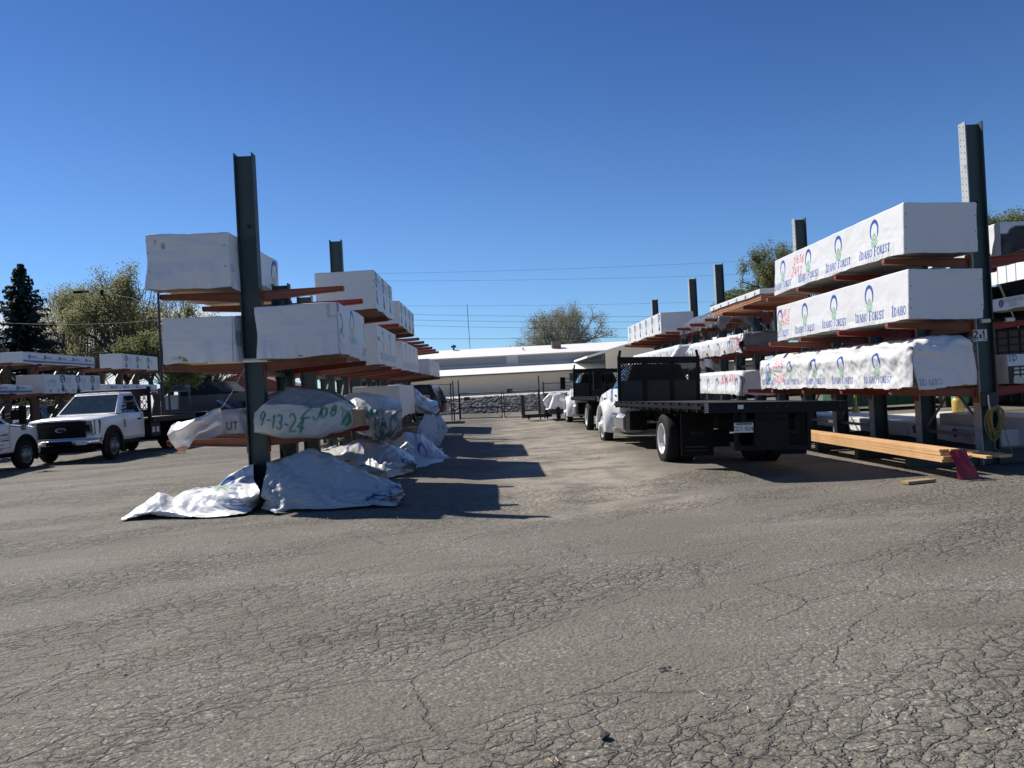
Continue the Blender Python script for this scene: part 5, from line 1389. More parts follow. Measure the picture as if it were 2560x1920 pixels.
# green bins
def bin_(loc, label, w, d, h, lid):
    t = thing('waste_bin', label, 'waste bin', loc, group='green bins behind the right rack')
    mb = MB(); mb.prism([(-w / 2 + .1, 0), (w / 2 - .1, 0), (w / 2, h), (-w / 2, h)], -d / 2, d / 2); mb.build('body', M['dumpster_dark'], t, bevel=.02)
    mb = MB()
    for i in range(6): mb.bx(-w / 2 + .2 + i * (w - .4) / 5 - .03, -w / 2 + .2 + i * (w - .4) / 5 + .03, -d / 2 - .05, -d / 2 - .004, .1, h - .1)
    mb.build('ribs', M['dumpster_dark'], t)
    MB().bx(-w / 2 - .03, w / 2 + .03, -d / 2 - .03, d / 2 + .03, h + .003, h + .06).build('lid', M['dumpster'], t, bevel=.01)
    mb = MB(); pl = lambda u, v: (u, -d / 2 - .06, v)
    mb.add([pl(-.16, h * .52), pl(-.10, h * .52), pl(0, h * .86), pl(0, h * .95)], [(0, 1, 2, 3)]); mb.add([pl(.16, h * .52), pl(.10, h * .52), pl(0, h * .86), pl(0, h * .95)], [(0, 1, 2, 3)])
    mb.add([pl(-.03, h * .5), pl(.03, h * .5), pl(.03, h * .68), pl(.08, h * .68), pl(0, h * .8), pl(-.08, h * .68), pl(-.03, h * .68)], [tuple(range(7))])
    mesh_text(mb, 'GREEN', 0, h * .3, .14, pl, .16)
    mb.build('emblem', M['white_plate'], t, normals=False)
bin_((20.6, 31.0, -.0), 'dark green bin with a white arrow emblem right of the tall right post', 4.2, 1.7, 1.75, 0)
bin_((15.9, 31.6, 0), 'dark green bin seen under the right rack, left of the tall right post', 4.0, 1.7, 1.7, 0)
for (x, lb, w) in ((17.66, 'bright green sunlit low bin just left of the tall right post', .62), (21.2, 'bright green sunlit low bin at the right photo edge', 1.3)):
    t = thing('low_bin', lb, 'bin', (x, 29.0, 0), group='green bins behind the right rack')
    MB().prism([(-w / 2 + .05, 0), (w / 2 - .05, 0), (w / 2, .62), (-w / 2, .62)], -.3, .3).build('body', mat('bright green plastic', (.10, .42, .17), .5), t, bevel=.02)  # bright tone paints in the sunlit front of the green bins
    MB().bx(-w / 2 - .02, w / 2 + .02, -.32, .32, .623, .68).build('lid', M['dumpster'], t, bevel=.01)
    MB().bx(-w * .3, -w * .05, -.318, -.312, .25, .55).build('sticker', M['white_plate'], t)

# open shed on the right
t = thing('open_shed', 'open sided shed with white corrugated fascia at the right edge of the photo', 'shed', (16, 12, 0))
mb = MB()
for i in range(60):
    y = i * .42
    mb.bx(-.03, .0, y, y + .405, 3.95, 5.05); mb.bx(-.045, -.031, y + .005, y + .05, 3.955, 5.045)
mb.build('fascia', M['shed_white'], t)
MB().add([(.0, 0, 5.0), (.0, 25.2, 5.0), (9, 25.2, 5.9), (9, 0, 5.9), (.0, 0, 5.06), (.0, 25.2, 5.06), (9, 25.2, 5.96), (9, 0, 5.96)], [(0, 1, 2, 3), (7, 6, 5, 4), (0, 4, 5, 1), (3, 2, 6, 7), (0, 3, 7, 4), (1, 5, 6, 2)]).build('roof', M['shed_white'], t)
MB().bx(8.9, 9.0, 0, 25.2, 0, 5.9).bx(.1, 8.9, 25.0, 25.1, 0, 5.2).build('wall', M['shed_dark'], t)
for i in range(6): MB().bx(.02, .22, i * 5, i * 5 + .2, 0, 5).build('post', M['shed_dark'], t)
# dark racking with stickered stacks inside and in front of the shed
t = thing('shelf_stack', 'tall dark stack of stickered boards under the shed, right of the tall right post', 'lumber stack', (19.7, 23.2, 0))
mb = MB(); fr = MB()
for j in range(5):
    for i in range(12):
        mb.bx(-.55, .55, i * .62, i * .62 + .50, 1.35 + j * .27, 1.35 + j * .27 + .2)
for i in range(13): fr.bx(-.58, .58, i * .62 - .08, i * .62 - .03, .0, 2.7)
for j in range(6): fr.bx(-.56, .56, -.06, 7.4, 1.28 + j * .27, 1.345 + j * .27)
mb.build('boards', M['board_dark'], t); fr.build('frame', M['shed_dark'], t)
# ------------------------------------------------------------------ vehicles
def wheel(par, x, y, R, w, s, rim, dish, rimmat='alu', n=36, dual=False):
    """s = outward side (+1 / -1); x is the outer face"""
    mb = MB(); xi = -w * s
    def P(pts): return [(r, h * s) for r, h in pts]
    mb.lathe(P([(rim, -.02), (rim + .02, -.004), (R * .84, .0), (R * .93, -.018), (R * .985, -.045), (R, -.07), (R, -w + .05), (R * .95, -w + .01), (rim, -w)]), (0, 0, 0), 'X', n)
    for q in (.33, .5, .67):                        # tread grooves as slim rings
        mb.lathe(P([(R + .001, -w * q - .006), (R - .012, -w * q), (R + .001, -w * q + .006)]), (0, 0, 0), 'X', n)
    if dual:
        o_ = w + .07
        mb.lathe(P([(rim, -o_ - .02), (R * .84, -o_), (R * .95, -o_ - .02), (R, -o_ - .06), (R, -o_ - w + .05), (R * .9, -o_ - w), (rim, -o_ - w)]), (0, 0, 0), 'X', n)
    t = mb.build('wheel', M['rubber'], par); t.location = (x, y, R - .004)
    rb = MB()
    if dish == 'deep':
        rb.lathe(P([(rim + .012, -.012), (rim, -.002), (rim - .02, -.03), (rim - .035, -.15), (rim * .55, -.165), (rim * .52, -.10), (rim * .40, -.08), (.001, -.075)]), (0, 0, 0), 'X', n)
        k, hh, rr_ = 8, -.158, rim * .72
    else:
        rb.lathe(P([(rim + .012, -.012), (rim, -.002), (rim - .02, -.035), (rim * .80, -.03), (rim * .62, .03), (rim * .46, .05), (rim * .44, .085), (rim * .2, .10), (.001, .105)]), (0, 0, 0), 'X', n)
        k, hh, rr_ = 8, -.012, rim * .74
    r = rb.build('rim', M[rimmat], t)
    hb = MB()
    for i in range(k):
        a = 2 * math.pi * (i + .5) / k
        hb.lathe([(rim * .10, 0), (rim * .10, .004 * s), (.0001, .005 * s)], (hh * s + .004 * s, rr_ * math.cos(a), rr_ * math.sin(a)), 'X', 8, 0, False)
    nb = MB()
    for i in range(10):
        a = 2 * math.pi * i / 10; q = rim * .52
        hb.lathe([(.012, 0), (.012, .02 * s), (.0001, .022 * s)], ((-.09 if dish == 'deep' else .045) * s, q * math.cos(a), q * math.sin(a)), 'X', 6, 1, False)
    hb.build('rim', [M['ink'], M['grey_steel']], t)
    return t

def quad_panel(mb, A, B, Cc, D, u0, u1, v0, v1, off, mi=0, th=.012):
    A, B, Cc, D = map(Vector, (A, B, Cc, D))
    def P(u, v): return (A * (1 - u) + B * u) * (1 - v) + (D * (1 - u) + Cc * u) * v
    n = (B - A).cross(D - A).normalized()
    q = [P(u0, v0), P(u1, v0), P(u1, v1), P(u0, v1)]
    o = [p + n * off for p in q]; i = [p + n * (off - th) for p in q]
    mb.add(o + i, [(0, 1, 2, 3), (7, 6, 5, 4), (0, 4, 5, 1), (1, 5, 6, 2), (2, 6, 7, 3), (3, 7, 4, 0)], mi)
    return o

def arch(mb, x0, x1, yc, zc, R, t, a0=0, a1=180, n=14, mi=0, flat=0.0):
    ring = []
    for i in range(n + 1):
        a = rad(a0 + (a1 - a0) * i / n); c, s_ = math.cos(a), math.sin(a)
        ring.append([(x0, yc + R * c, zc + R * s_), (x1, yc + R * c, zc + R * s_), (x1, yc + (R + t) * c, zc + (R + t) * s_), (x0, yc + (R + t) * c, zc + (R + t) * s_)])
    mb.loft(ring, mi, False)

def greenhouse(t, zb, zt, ybf, ybr, ytf, ytr, hwb, hwt, paint, glassm, rearm='glass'):
    """cab upper: tapered box with rounded roof and inset windows; +y is forward"""
    c = [(-hwb, ybf, zb), (hwb, ybf, zb), (hwb, ybr, zb), (-hwb, ybr, zb)]
    d = [(-hwt, ytf, zt), (hwt, ytf, zt), (hwt, ytr, zt), (-hwt, ytr, zt)]
    mb = MB()
    def ring(z, k):
        w = hwb + (hwt - hwb) * k; f = ybf + (ytf - ybf) * k; r = ybr + (ytr - ybr) * k
        e = .07
        return [(-w + e, f + .015, z), (w - e, f + .015, z), (w, f - e, z), (w, r + e, z), (w - e, r, z), (-w + e, r, z), (-w, r + e, z), (-w, f - e, z)]
    rings = [ring(zb, 0), ring(zb + (zt - zb) * .5, .5), ring(zt, 1)]
    q = ring(zt + .045, 1); q = [(x * .93, (y - (ytf + ytr) / 2) * .93 + (ytf + ytr) / 2, z) for x, y, z in q]; rings.append(q)
    q = [(x * .6, (y - (ytf + ytr) / 2) * .6 + (ytf + ytr) / 2, zt + .06) for x, y, z in q]; rings.append(q)
    mb.loft(rings, 0, False); o = mb.build('cab', M[paint], t, bevel=.02)
    mb = MB(); quad_panel(mb, c[1], c[0], d[0], d[1], .06, .94, .06, .93, .022); mb.build('windscreen', M[glassm], t)
    for s in (-1, 1):
        mb = MB()
        a, b_, e, f = (c[0], c[3], d[3], d[0]) if s < 0 else (c[2], c[1], d[1], d[2])
        P = (lambda u, v: None)
        A, B, Cc, D = map(Vector, (a, b_, e, f)); n = (B - A).cross(D - A).normalized()
        fr = lambda u, v: (A * (1 - u) + B * u) * (1 - v) + (D * (1 - u) + Cc * u) * v + n * .006
        q = [fr(.13, .0), fr(.88, .0), fr(.88, .88), fr(.20, .88)] if s < 0 else [fr(.12, .0), fr(.87, .0), fr(.80, .88), fr(.12, .88)]
        i_ = [p - n * .012 for p in q]
        mb.add(q + i_, [(0, 1, 2, 3), (7, 6, 5, 4), (0, 4, 5, 1), (1, 5, 6, 2), (2, 6, 7, 3), (3, 7, 4, 0)])
        mb.build('side_window', M['glass'], t)
    mb = MB(); quad_panel(mb, c[3], c[2], d[2], d[3], .14, .86, .16, .84, .008); mb.build('rear_window', M[rearm], t)

def body_rings(st):
    rings = []
    for (y, hb, hm, ht, zb, zm, zs, zt) in st:
        half = [(hb, zb), (hm, zb + .10), (hm, zm), (hm * .985, zs - .03), (ht, zs), (ht * .62, zt - .012), (ht * .25, zt)]
        rings.append([(x, y, z) for x, z in half] + [(-x, y, z) for x, z in half[::-1]])
    return rings

def pickup(label, loc, rz, paint='white_paint', style='square', bed='flat', wb=4.4, group=None, text=None, name='pickup_truck'):
    """+y is forward, origin on the ground under the front axle"""
    t = thing(name, label, 'truck', loc, rz, group)
    sq = style == 'square'
    if sq:
        st = [(.90, .86, .90, .82, .60, .95, 1.20, 1.255), (.84, .95, .985, .92, .56, 1.0, 1.25, 1.30), (.3, .98, 1.0, .94, .54, 1.02, 1.295, 1.35), (-.5, .98, 1.0, .93, .54, 1.05, 1.33, 1.37), (-.62, .98, 1.0, .965, .54, 1.1, 1.365, 1.38), (-2.06, .98, 1.0, .965, .54, 1.1, 1.365, 1.38)]
    else:
        st = [(.74, .72, .78, .60, .50, .85, .98, 1.02), (.66, .90, .95, .80, .48, .92, 1.08, 1.12), (.45, .97, 1.0, .90, .48, .96, 1.14, 1.19), (-.1, .98, 1.0, .92, .48, 1.0, 1.19, 1.24), (-.5, .98, 1.0, .93, .48, 1.04, 1.23, 1.27), (-.62, .98, 1.0, .95, .48, 1.05, 1.26, 1.28), (-2.3, .98, 1.0, .95, .48, 1.05, 1.26, 1.28)]
    yr = st[-1][0]
    MB().loft(body_rings(st), 0, True).build('body', M[paint], t).modifiers.new('bevel', 'BEVEL').width = .015
    zb = st[-1][7] - .02; zt = 1.97 if sq else 1.82
    greenhouse(t, zb, zt, -.46 if sq else -.55, yr + .01, -1.16 if sq else -1.35, yr + .10, .955 if sq else .94, .74 if sq else .70, paint, 'glass_pale')
    R = .40 if sq else .395
    for s in (-1, 1):
        mb = MB(); mb.prism([(math.cos(rad(a)) * (R + .09), R + .02 + math.sin(rad(a)) * (R + .09)) for a in range(-20, 201, 10)], s * 1.0, s * 1.006, 'X'); mb.build('wheel_arch', M['black_plastic'], t)
        mb = MB(); arch(mb, s * .96, s * (1.035 if sq else 1.02), 0, R + .02, R + .085, .12 if sq else .05, -22, 200); mb.build('fender_flare', M['black_plastic'] if sq else M['black_plastic'], t)
        wheel(t, s * 1.03, 0, R, .23, s, R * .60, 'convex', 'grey_steel' if sq else 'grey_steel')
        wheel(t, s * 1.02, -wb, R, .23, s, R * .60, 'deep', 'grey_steel', dual=True)
        # door seams, handle, mirror
        mb = MB(); x = s * 1.0
        for yy in (-.68, yr + .14): mb.bx(x, x + s * .003, yy - .006, yy + .006, .62, zb - .05)
        mb.bx(x, x + s * .003, yr + .14, -.68, .615, .627); mb.build('door_seam', M['ink'], t)
        MB().bx(x + s * .002, x + s * .035, yr + .26, yr + .44, 1.12 if sq else 1.06, 1.17 if sq else 1.105).build('door_handle', M['black_plastic'], t, bevel=.01)
        mz = zb + .10
        MB().bx(s * 1.10, s * 1.30, -.78, -.68, mz - .02, mz + .25).bar((s * .93, -.72, mz), (s * 1.12, -.73, mz + .05), .03, .05).bar((s * .93, -.72, mz + .12), (s * 1.12, -.73, mz + .14), .03, .04).build('mirror', M['black_plastic'], t, bevel=.025)
        MB().bx(s * .42, s * .95, .5, -1.9, .42, .52).build('step', M['black_plastic'], t, bevel=.02)
    if sq:
        MB().bx(-.69, .69, .875, .935, .72, 1.205).build('grille', M['black_plastic'], t, bevel=.03)
        mb = MB()
        for z in (.80, .90, 1.10): mb.bx(-.67, .67, .936, .95, z - .03, z + .03)
        mb.build('grille', M['black_steel'], t, bevel=.01)
        mb = MB(); n = 28
        ring = []
        for r in ((.165, .062), (.165, .078), (.14, .08), (.135, .066)):
            pass
        mb.loft([[(.155 * math.cos(2 * math.pi * k / n) * q, .952 + e, .955 + .062 * math.sin(2 * math.pi * k / n) * q) for k in range(n)] for q, e in ((1.0, 0), (1.0, .012), (.84, .012), (.80, .004))], 0, False, False)
        ob = mb.build('badge', M['chrome'], t)
        MB().loft([[(.13 * math.cos(2 * math.pi * k / n), .953 + e, .955 + .05 * math.sin(2 * math.pi * k / n)) for k in range(n)] for e in (0, .004)], 0, False).build('badge', mat('badge enamel', (.02, .025, .035), .3), t)
        for s in (-1, 1):
            mb = MB(); x0, x1 = (.69, .99)
            mb.add([(s * .68, .93, .80), (s * .92, .92, .79), (s * 1.005, .74, .83), (s * 1.005, .70, 1.20), (s * .92, .89, 1.20), (s * .70, .92, 1.19),
                    (s * .68, .85, .80), (s * .92, .83, .79), (s * .98, .70, .83), (s * .98, .66, 1.20), (s * .92, .82, 1.20), (s * .70, .84, 1.19)],
                   [(0, 1, 4, 5), (1, 2, 3, 4), (6, 11, 10, 7), (7, 10, 9, 8), (0, 6, 7, 1), (1, 7, 8, 2), (5, 4, 10, 11), (4, 3, 9, 10), (0, 5, 11, 6), (2, 8, 9, 3)])
            h = mb.build('headlight', M['lamp_glass'], t)
            MB().bx(s * .70, s * .79, .926, .94, .90, 1.08).build('lamp', M['black_plastic'], h, bevel=.01)
            MB().bx(s * .885, s * .93, .915, .935, .81, 1.18).bx(s * .72, s * .88, .925, .938, .815, .845).build('lamp', M['chrome'], h, bevel=.006)
            MB().add([(s * 1.009, .735, .98), (s * 1.009, .705, .98), (s * 1.009, .70, 1.13), (s * 1.009, .72, 1.13)], [(0, 1, 2, 3)]).build('indicator', M['amber'], h)
        mb = MB()
        for z0, z1, e in ((.50, .70, 0),):
            rg = []
            for x, y in ((-1.02, .78), (-.96, .98), (-.6, 1.06), (0, 1.08), (.6, 1.06), (.96, .98), (1.02, .78)):
                rg.append([(x, y - .10, z0), (x, y, z0 + .03), (x, y + .015, (z0 + z1) / 2), (x, y, z1 - .02), (x, y - .10, z1)])
            mb.loft(rg, 0, True)
        b = mb.build('bumper', M['chrome'], t)
        MB().bx(-.36, .36, 1.085, 1.10, .53, .64).build('air_intake', M['black_plastic'], b, bevel=.01)
        MB().bx(-.78, -.47, 1.07, 1.085, .52, .66).build('number_plate', M['white_plate'], b)
        MB().bx(-.90, .90, .80, .98, .30, .50).build('valance', M['black_plastic'], t, bevel=.03)
        mb = MB()
        for x in (-.5, -.25, 0, .25, .5): mb.box((x, -1.24, zt + .062), (.10, .06, .03))
        mb.build('roof_light', M['amber'], t)
        MB().bx(-1.004, -1.0, -.80, -.72, .92, 1.16).build('badge', M['chrome'], t); mb = MB()
        mb.box((1.006, -.60, 1.10), (.008, .05, .14)); mb.box((1.006, -.585, 1.0), (.008, .09, .05)); mb.build('badge', M['ink'], t)
        mb = MB(); mb.box((1.004, -.98, .86), (.006, .10, .07)); mb.box((1.004, -1.02, .78), (.006, .26, .018)); mb.build('badge', M['ink'], t)
    else:
        MB().bx(-.62, .62, .70, .765, .62, .98).build('grille', M['black_plastic'], t, bevel=.03)
        MB().loft([[(x, y - .12, .36), (x, y, .38), (x, y + .01, .5), (x, y - .12, .54)] for x, y in ((-1.0, .62), (-.9, .84), (0, .90), (.9, .84), (1.0, .62))], 0, True).build('bumper', M['white_plate'], t)
        for s in (-1, 1): MB().bx(s * .64, s * .93, .62, .73, .78, .98).build('headlight', M['lamp_glass'], t, bevel=.03)
        for s in (-1, 1):           # big west coast mirror on tube brackets
            mb = MB(); mb.tube([(s * .95, -.62, 1.18), (s * 1.30, -.58, 1.16), (s * 1.32, -.58, 1.75), (s * .86, -.86, 1.72)], .014, 6); mb.tube([(s * .95, -.62, 1.20), (s * 1.16, -.6, 1.72)], .010, 6)
            mb.build('mirror_bracket', M['black_plastic'], t); MB().bx(s * 1.22, s * 1.40, -.63, -.55, 1.22, 1.72).build('mirror', M['black_plastic'], t, bevel=.02)
            MB().lathe([(.001, 0), (.07, .01), (.08, .04), (.001, .06)], (s * 1.30, -.60, 1.13), 'Y', 14).build('mirror', M['grey_steel'], t)
    if text:
        mb = MB(); pl = lambda u, v: (1.0045, -1.62 + u + .3 * (v - .9), v)
        for s_, u, v, h, w in text: mesh_text(mb, s_, u, v, h, pl, w, anchor='r')
        mb.bx(1.0, 1.004, -1.25, -.72, .86, .875); mb.bx(1.0, 1.004, -1.05, -.72, .80, .83); mb.bx(1.0, 1.004, -1.5, -.9, .70, .715); mb.bx(1.0, 1.004, -1.62, -1.02, .575, .60)
        mb.build('lettering', M['ink'], t, normals=False)
    # chassis and back
    MB().bx(-.45, -.35, -wb - 1.0, yr, .52, .68).bx(.35, .45, -wb - 1.0, yr, .52, .68).bx(-.05, .05, -wb - .95, .1, .36, .44).bx(-.9, .9, -wb - .06, -wb + .06, R - .07, R + .07).bx(-.8, .8, -.07, .07, R - .07, R + .07).bx(-.347, .347, -wb - .9, -wb - .8, .55, .65).bx(-.347, .347, yr - .2, yr - .1, .55, .65).build('chassis', M['black_plastic'], t)
    if bed == 'flat':
        y0, y1 = yr - .22, -wb - 1.35
        MB().bx(-1.15, 1.15, y1, y0, 1.09, 1.15).build('deck', M['board_grey'], t)
        MB().bx(-1.19, -1.153, y1, y0, 1.0, 1.17).bx(1.153, 1.19, y1, y0, 1.0, 1.17).bx(-1.15, 1.15, y1 - .05, y1 - .003, .95, 1.17).build('side_rail', M['black_steel'], t)
        mb = MB()
        for x in (-1.12, 1.12): mb.bx(x - .05, x + .05, y0 + .02, y0 + .1, .75, 2.17)
        mb.bx(-1.17, 1.17, y0 + .015, y0 + .105, 2.02, 2.10); mb.bx(-1.07, 1.07, y0 + .03, y0 + .09, 1.17, 1.42)
        mb.bx(-1.07, 1.07, y0 + .04, y0 + .08, 1.92, 2.02)
        for i in range(14):
            x = -1.05 + i * .16
            mb.bar((x, y0 + .06, 1.42), (x + .16, y0 + .06, 1.67), .02, .02); mb.bar((x + .16, y0 + .075, 1.42), (x, y0 + .075, 1.67), .02, .02)
            mb.bar((x, y0 + .06, 1.67), (x + .16, y0 + .06, 1.92), .02, .02); mb.bar((x + .16, y0 + .075, 1.67), (x, y0 + .075, 1.92), .02, .02)
        for z in (1.545, 1.67, 1.795): mb.bx(-1.07, 1.07, y0 + .085, y0 + .1, z - .008, z + .008)
        mb.build('headboard', M['black_steel'], t)
        MB().bx(-1.17, 1.17, y0 + .03, y0 + .09, 2.104, 2.13).build('headboard_cap', M['pvc'], t)
        for s in (-1, 1):
            MB().bx(s * .55, s * 1.1, y0 - .75, y0 - .03, .52, .98).build('tool_box', M['black_steel'], t, bevel=.015)
            MB().bx(s * 1.103, s * 1.112, y0 - .30, y0 - .10, .66, .84).bx(s * 1.103, s * 1.112, y0 - .62, y0 - .42, .66, .84).build('sticker', M['white_plate'], t)
            MB().bx(s * .60, s * 1.12, -wb + .62, -wb + .64, .22, .98).build('mud_flap', M['black_plastic'], t)
        MB().bx(-.9, .9, y1 - .03, y1 + .05, .5, .62).build('rear_bumper', M['black_steel'], t)
    elif bed == 'box':
        y0, y1 = yr - .03, -wb - 1.1
        mb = MB()
        for s in (-1, 1): mb.bx(s * .90, s * 1.0, y1, y0, .56, 1.22)
        mb.bx(-.9, .9, y0 - .05, y0, .6, 1.22).bx(-.9, .9, y1, y0 - .05, .62, .68); mb.build('cargo_bed', M[paint], t, bevel=.02)
        MB().bx(-.9, .9, y1 - .04, y1 + .02, .62, 1.20).build('tailgate', M[paint], t, bevel=.015)
        MB().bx(-1.0, 1.0, y1 - .20, y1 - .045, .42, .58).build('rear_bumper', M['white_plate'], t, bevel=.02)
        for s in (-1, 1): MB().bx(s * .91, s * .99, y1 - .012, y1 - .002, .72, 1.1).build('tail_light', M['red_lens'], t)
        for s in (-1, 1):
            MB().prism([(-wb + math.cos(rad(a)) * (R + .09), R + math.sin(rad(a)) * (R + .09)) for a in range(0, 181, 10)], s * 1.0, s * 1.006, 'X').build('wheel_arch', M['black_plastic'], t)
    return t

pickup('white flatbed pickup with black grille facing the camera behind the left rack', (-12.40, 23.2, 0), math.pi, 'white_paint', 'square', 'flat', 4.55)
pickup('white pickup cut off by the left photo edge, lettering on its door', (-13.80, 21.25, 0), 0.0, 'white_paint', 'round', 'box', 4.1,
       text=[('G GABRIEL', .90, .93, .062, .16)])
pickup('red pickup mostly hidden behind the left rack near the gate', (-7.1, 37.0, 0), rad(90), 'red_paint', 'square', 'box', 3.6)

def flatbed(label, loc, rz, mesh=True, plate=None, tilt=0.0):
    """origin on the ground under the middle of the rear edge of the bed, +y forward"""
    t = thing('flatbed_truck', label, 'flatbed truck', loc, rot=(rad(-.62), rad(tilt), rz))
    L, hw, zd = 7.4, 1.15, 1.185
    mb = MB()
    for i in range(12): mb.bx(-hw + .03 + i * (2 * hw - .06) / 12 + .003, -hw + .03 + (i + 1) * (2 * hw - .06) / 12 - .003, .02, L, zd - .045, zd)
    mb.build('deck', M['deck'], t)
    mb = MB()
    for s in (-1, 1):
        mb.bx(s * hw, s * (hw - .06), .03, L, zd - .14, zd + .012)
        mb.bx(s * (hw + .012), s * (hw + .04), .05, L, zd - .10, zd - .04)
        for i in range(13): mb.bx(s * (hw + .002), s * (hw + .03), .25 + i * .57, .33 + i * .57, zd - .15, zd - .002)
    mb.build('side_rail', M['black_steel'], t)
    r = MB().bx(-hw, hw, -.02, .025, zd - .16, zd + .012).build('rear_sill', M['black_steel'], t, bevel=.006)
    for x in (-.17, .0, .16, -1.0, 1.02): MB().lathe([(.001, 0), (.03, -.001), (.03, -.014), (.001, -.018)], (x, -.021, zd - .07), 'Y', 14).build('tail_light', M['red_lens'], r)
    MB().bx(-.62, -.53, -.026, -.0215, zd - .095, zd - .03).build('sticker', M['white_plate'], r)
    mb = MB()
    for j in range(5): mb.bx(-hw + .003, -hw + .06, -.026, -.0215, zd - .145 + j * .032, zd - .13 + j * .032)
    mb.build('reflector_tape', M['white_plate'], r)
    MB().bx(-.5, .5, .05, L + 3.3, .9, .915).bx(-.47, -.39, .2, L + 3.3, .72, .98).bx(.39, .47, .2, L + 3.3, .72, .98).build('chassis', M['black_steel'], t)
    mb = MB()
    for i in range(14): mb.bx(-hw + .07, hw - .07, .3 + i * .52, .37 + i * .52, zd - .14, zd - .05)
    mb.build('cross_member', M['black_steel'], t)
    MB().bx(-.30, .25, .10, .14, .45, 1.02).bx(-.62, .62, .12, .18, .42, .50).bx(-.62, -.56, .12, .18, .5, 1.02).bx(.56, .62, .12, .18, .5, 1.02).build('rear_guard', M['black_steel'], t)
    # plate hung left of the middle
    p = MB().bx(-.665, -.355, .03, .045, .715, .87).build('number_plate', M['white_plate'], t, bevel=.004)
    if plate:
        mb = MB(); pl = lambda u, v: (-.51 + u, .0285, .775 + v)
        mesh_text(mb, plate, 0, -.03, .062, pl, .15, track=.06); mb.build('lettering', M['ink'], p, normals=False)
        MB().bx(-.64, -.38, .0275, .0295, .838, .862).build('plate_band', M['dark_steel'], p)
    MB().bx(-.55, -.47, .04, .06, .87, 1.03).build('plate_bracket', M['black_steel'], t)
    yw = 2.85
    for s in (-1, 1):
        wheel(t, s * 1.13, yw, .485, .25, s, .29, 'deep', 'rim_white', dual=True)
        f = MB().bx(s * .55, s * 1.13, yw - 1.42, yw - 1.40, .25, 1.03).build('mud_flap', M['black_plastic'], t)
        mb = MB(); pl = lambda u, v: (s * .84 + u, yw - 1.4225, v)
        mesh_text(mb, 'TRUCKS', 0, .62, .05, pl, .16); mb.bx(s * .84 - .20, s * .84 + .16, yw - 1.424, yw - 1.421, .40, .415); mb.bx(s * .84 - .22, s * .84 + .20, yw - 1.424, yw - 1.421, .34, .352)
        mb.build('lettering', M['dark_steel'], f, normals=False)
        MB().bx(s * .6, s * 1.12, yw - .62, yw - .58, .98, 1.04).build('axle_stop', M['black_steel'], t)
    MB().bx(-1.0, 1.0, yw - .08, yw + .08, .40, .56).bx(-.16, .16, yw - .2, yw + .2, .32, .64).build('rear_axle', M['black_steel'], t)
    # headboard
    y = L + .02; mb = MB(); H = 1.13
    for x in (-1.02, 1.02):
        mb.bx(x - .04, x + .04, y, y + .08, zd - .1, zd + H + .02)
        mb.bar((x, y + .04, zd + H - .02), (x * .985 + (0.02 if x < 0 else -.02), y + .05, zd + H + .17), .05, .06)
    mb.bx(-.985, .985, y + .01, y + .07, zd + H - .17, zd + H)
    for x in (-.36, .34): mb.bx(x - .055, x + .055, y + .01, y + .06, zd, zd + H - .13)
    hb = mb.build('headboard', M['black_steel'], t, bevel=.005)
    MB().bx(-.985, .985, y + .03, y + .045, zd - .05, zd + (.53 if mesh else .56)).build('solid_sheet', M['black_gloss'], hb)
    mb = MB(); z0, z1 = zd + (.53 if mesh else .56), zd + H - .13
    if mesh:
        pw, ph = .075, .038
        nx, nz = int(1.97 / pw), int((z1 - z0) / ph)
        for i in range(nx + 1):
            for j in range(nz + 1):
                x = -.985 + i * pw + (pw / 2 if j % 2 else 0); z = z0 + j * ph
                for dx in (-pw / 2, pw / 2):
                    xb = min(.985, max(-.985, x + dx))
                    if z + ph <= z1 + .01: mb.bar((x, y + .034, z), (xb, y + .034, z + ph), .020, .013, up=(0, 1, 0))
        mb.build('expanded_mesh', M['black_steel'], hb, normals=False)
    else:
        for i in range(17): mb.bx(-.95 + i * .118 - .010, -.95 + i * .118 + .010, y + .02, y + .05, z0, z1)
        mb.build('guard_bars', M['black_steel'], hb)
    # cab, hood, fenders
    yc = L + .22
    st = [(yc, .92, .98, .95, .80, 1.2, 1.52, 1.545), (yc + 1.45, .92, .98, .95, .80, 1.2, 1.52, 1.545), (yc + 1.6, .94, 1.02, .90, 1.0, 1.2, 1.50, 1.535), (yc + 2.3, .96, 1.06, .88, 1.0, 1.16, 1.40, 1.45), (yc + 3.0, .92, 1.00, .80, .86, 1.08, 1.26, 1.31), (yc + 3.18, .86, .92, .70, .80, 1.0, 1.16, 1.20)]
    MB().loft(body_rings(st), 0, True).build('hood', M['white_paint'], t)
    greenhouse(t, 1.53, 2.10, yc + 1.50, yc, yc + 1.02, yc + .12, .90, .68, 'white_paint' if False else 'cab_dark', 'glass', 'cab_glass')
    yf = L + 1.92; Rf = .48
    for s in (-1, 1):
        mb = MB(); ring = []
        for i in range(17):
            a = rad(-8 + 200 * i / 16); c, s_ = math.cos(a), math.sin(a)
            ro = Rf + .20; ri = Rf + .07
            ring.append([(s * .72, yf + ri * c, .50 + ri * s_), (s * 1.19, yf + ri * c, .50 + ri * s_), (s * 1.22, yf + (ri + .04) * c, .50 + (ri + .04) * s_), (s * 1.17, yf + ro * c, .50 + ro * s_), (s * 1.02, yf + (ro + .07) * c, .50 + (ro + .07) * s_), (s * .72, yf + (ro + .10) * c, .50 + (ro + .10) * s_)])
        mb.loft(ring, 0, True); mb.build('fender', M['white_paint'], t)
        wheel(t, s * 1.16, yf, Rf, .25, s, .29, 'convex', 'rim_white')
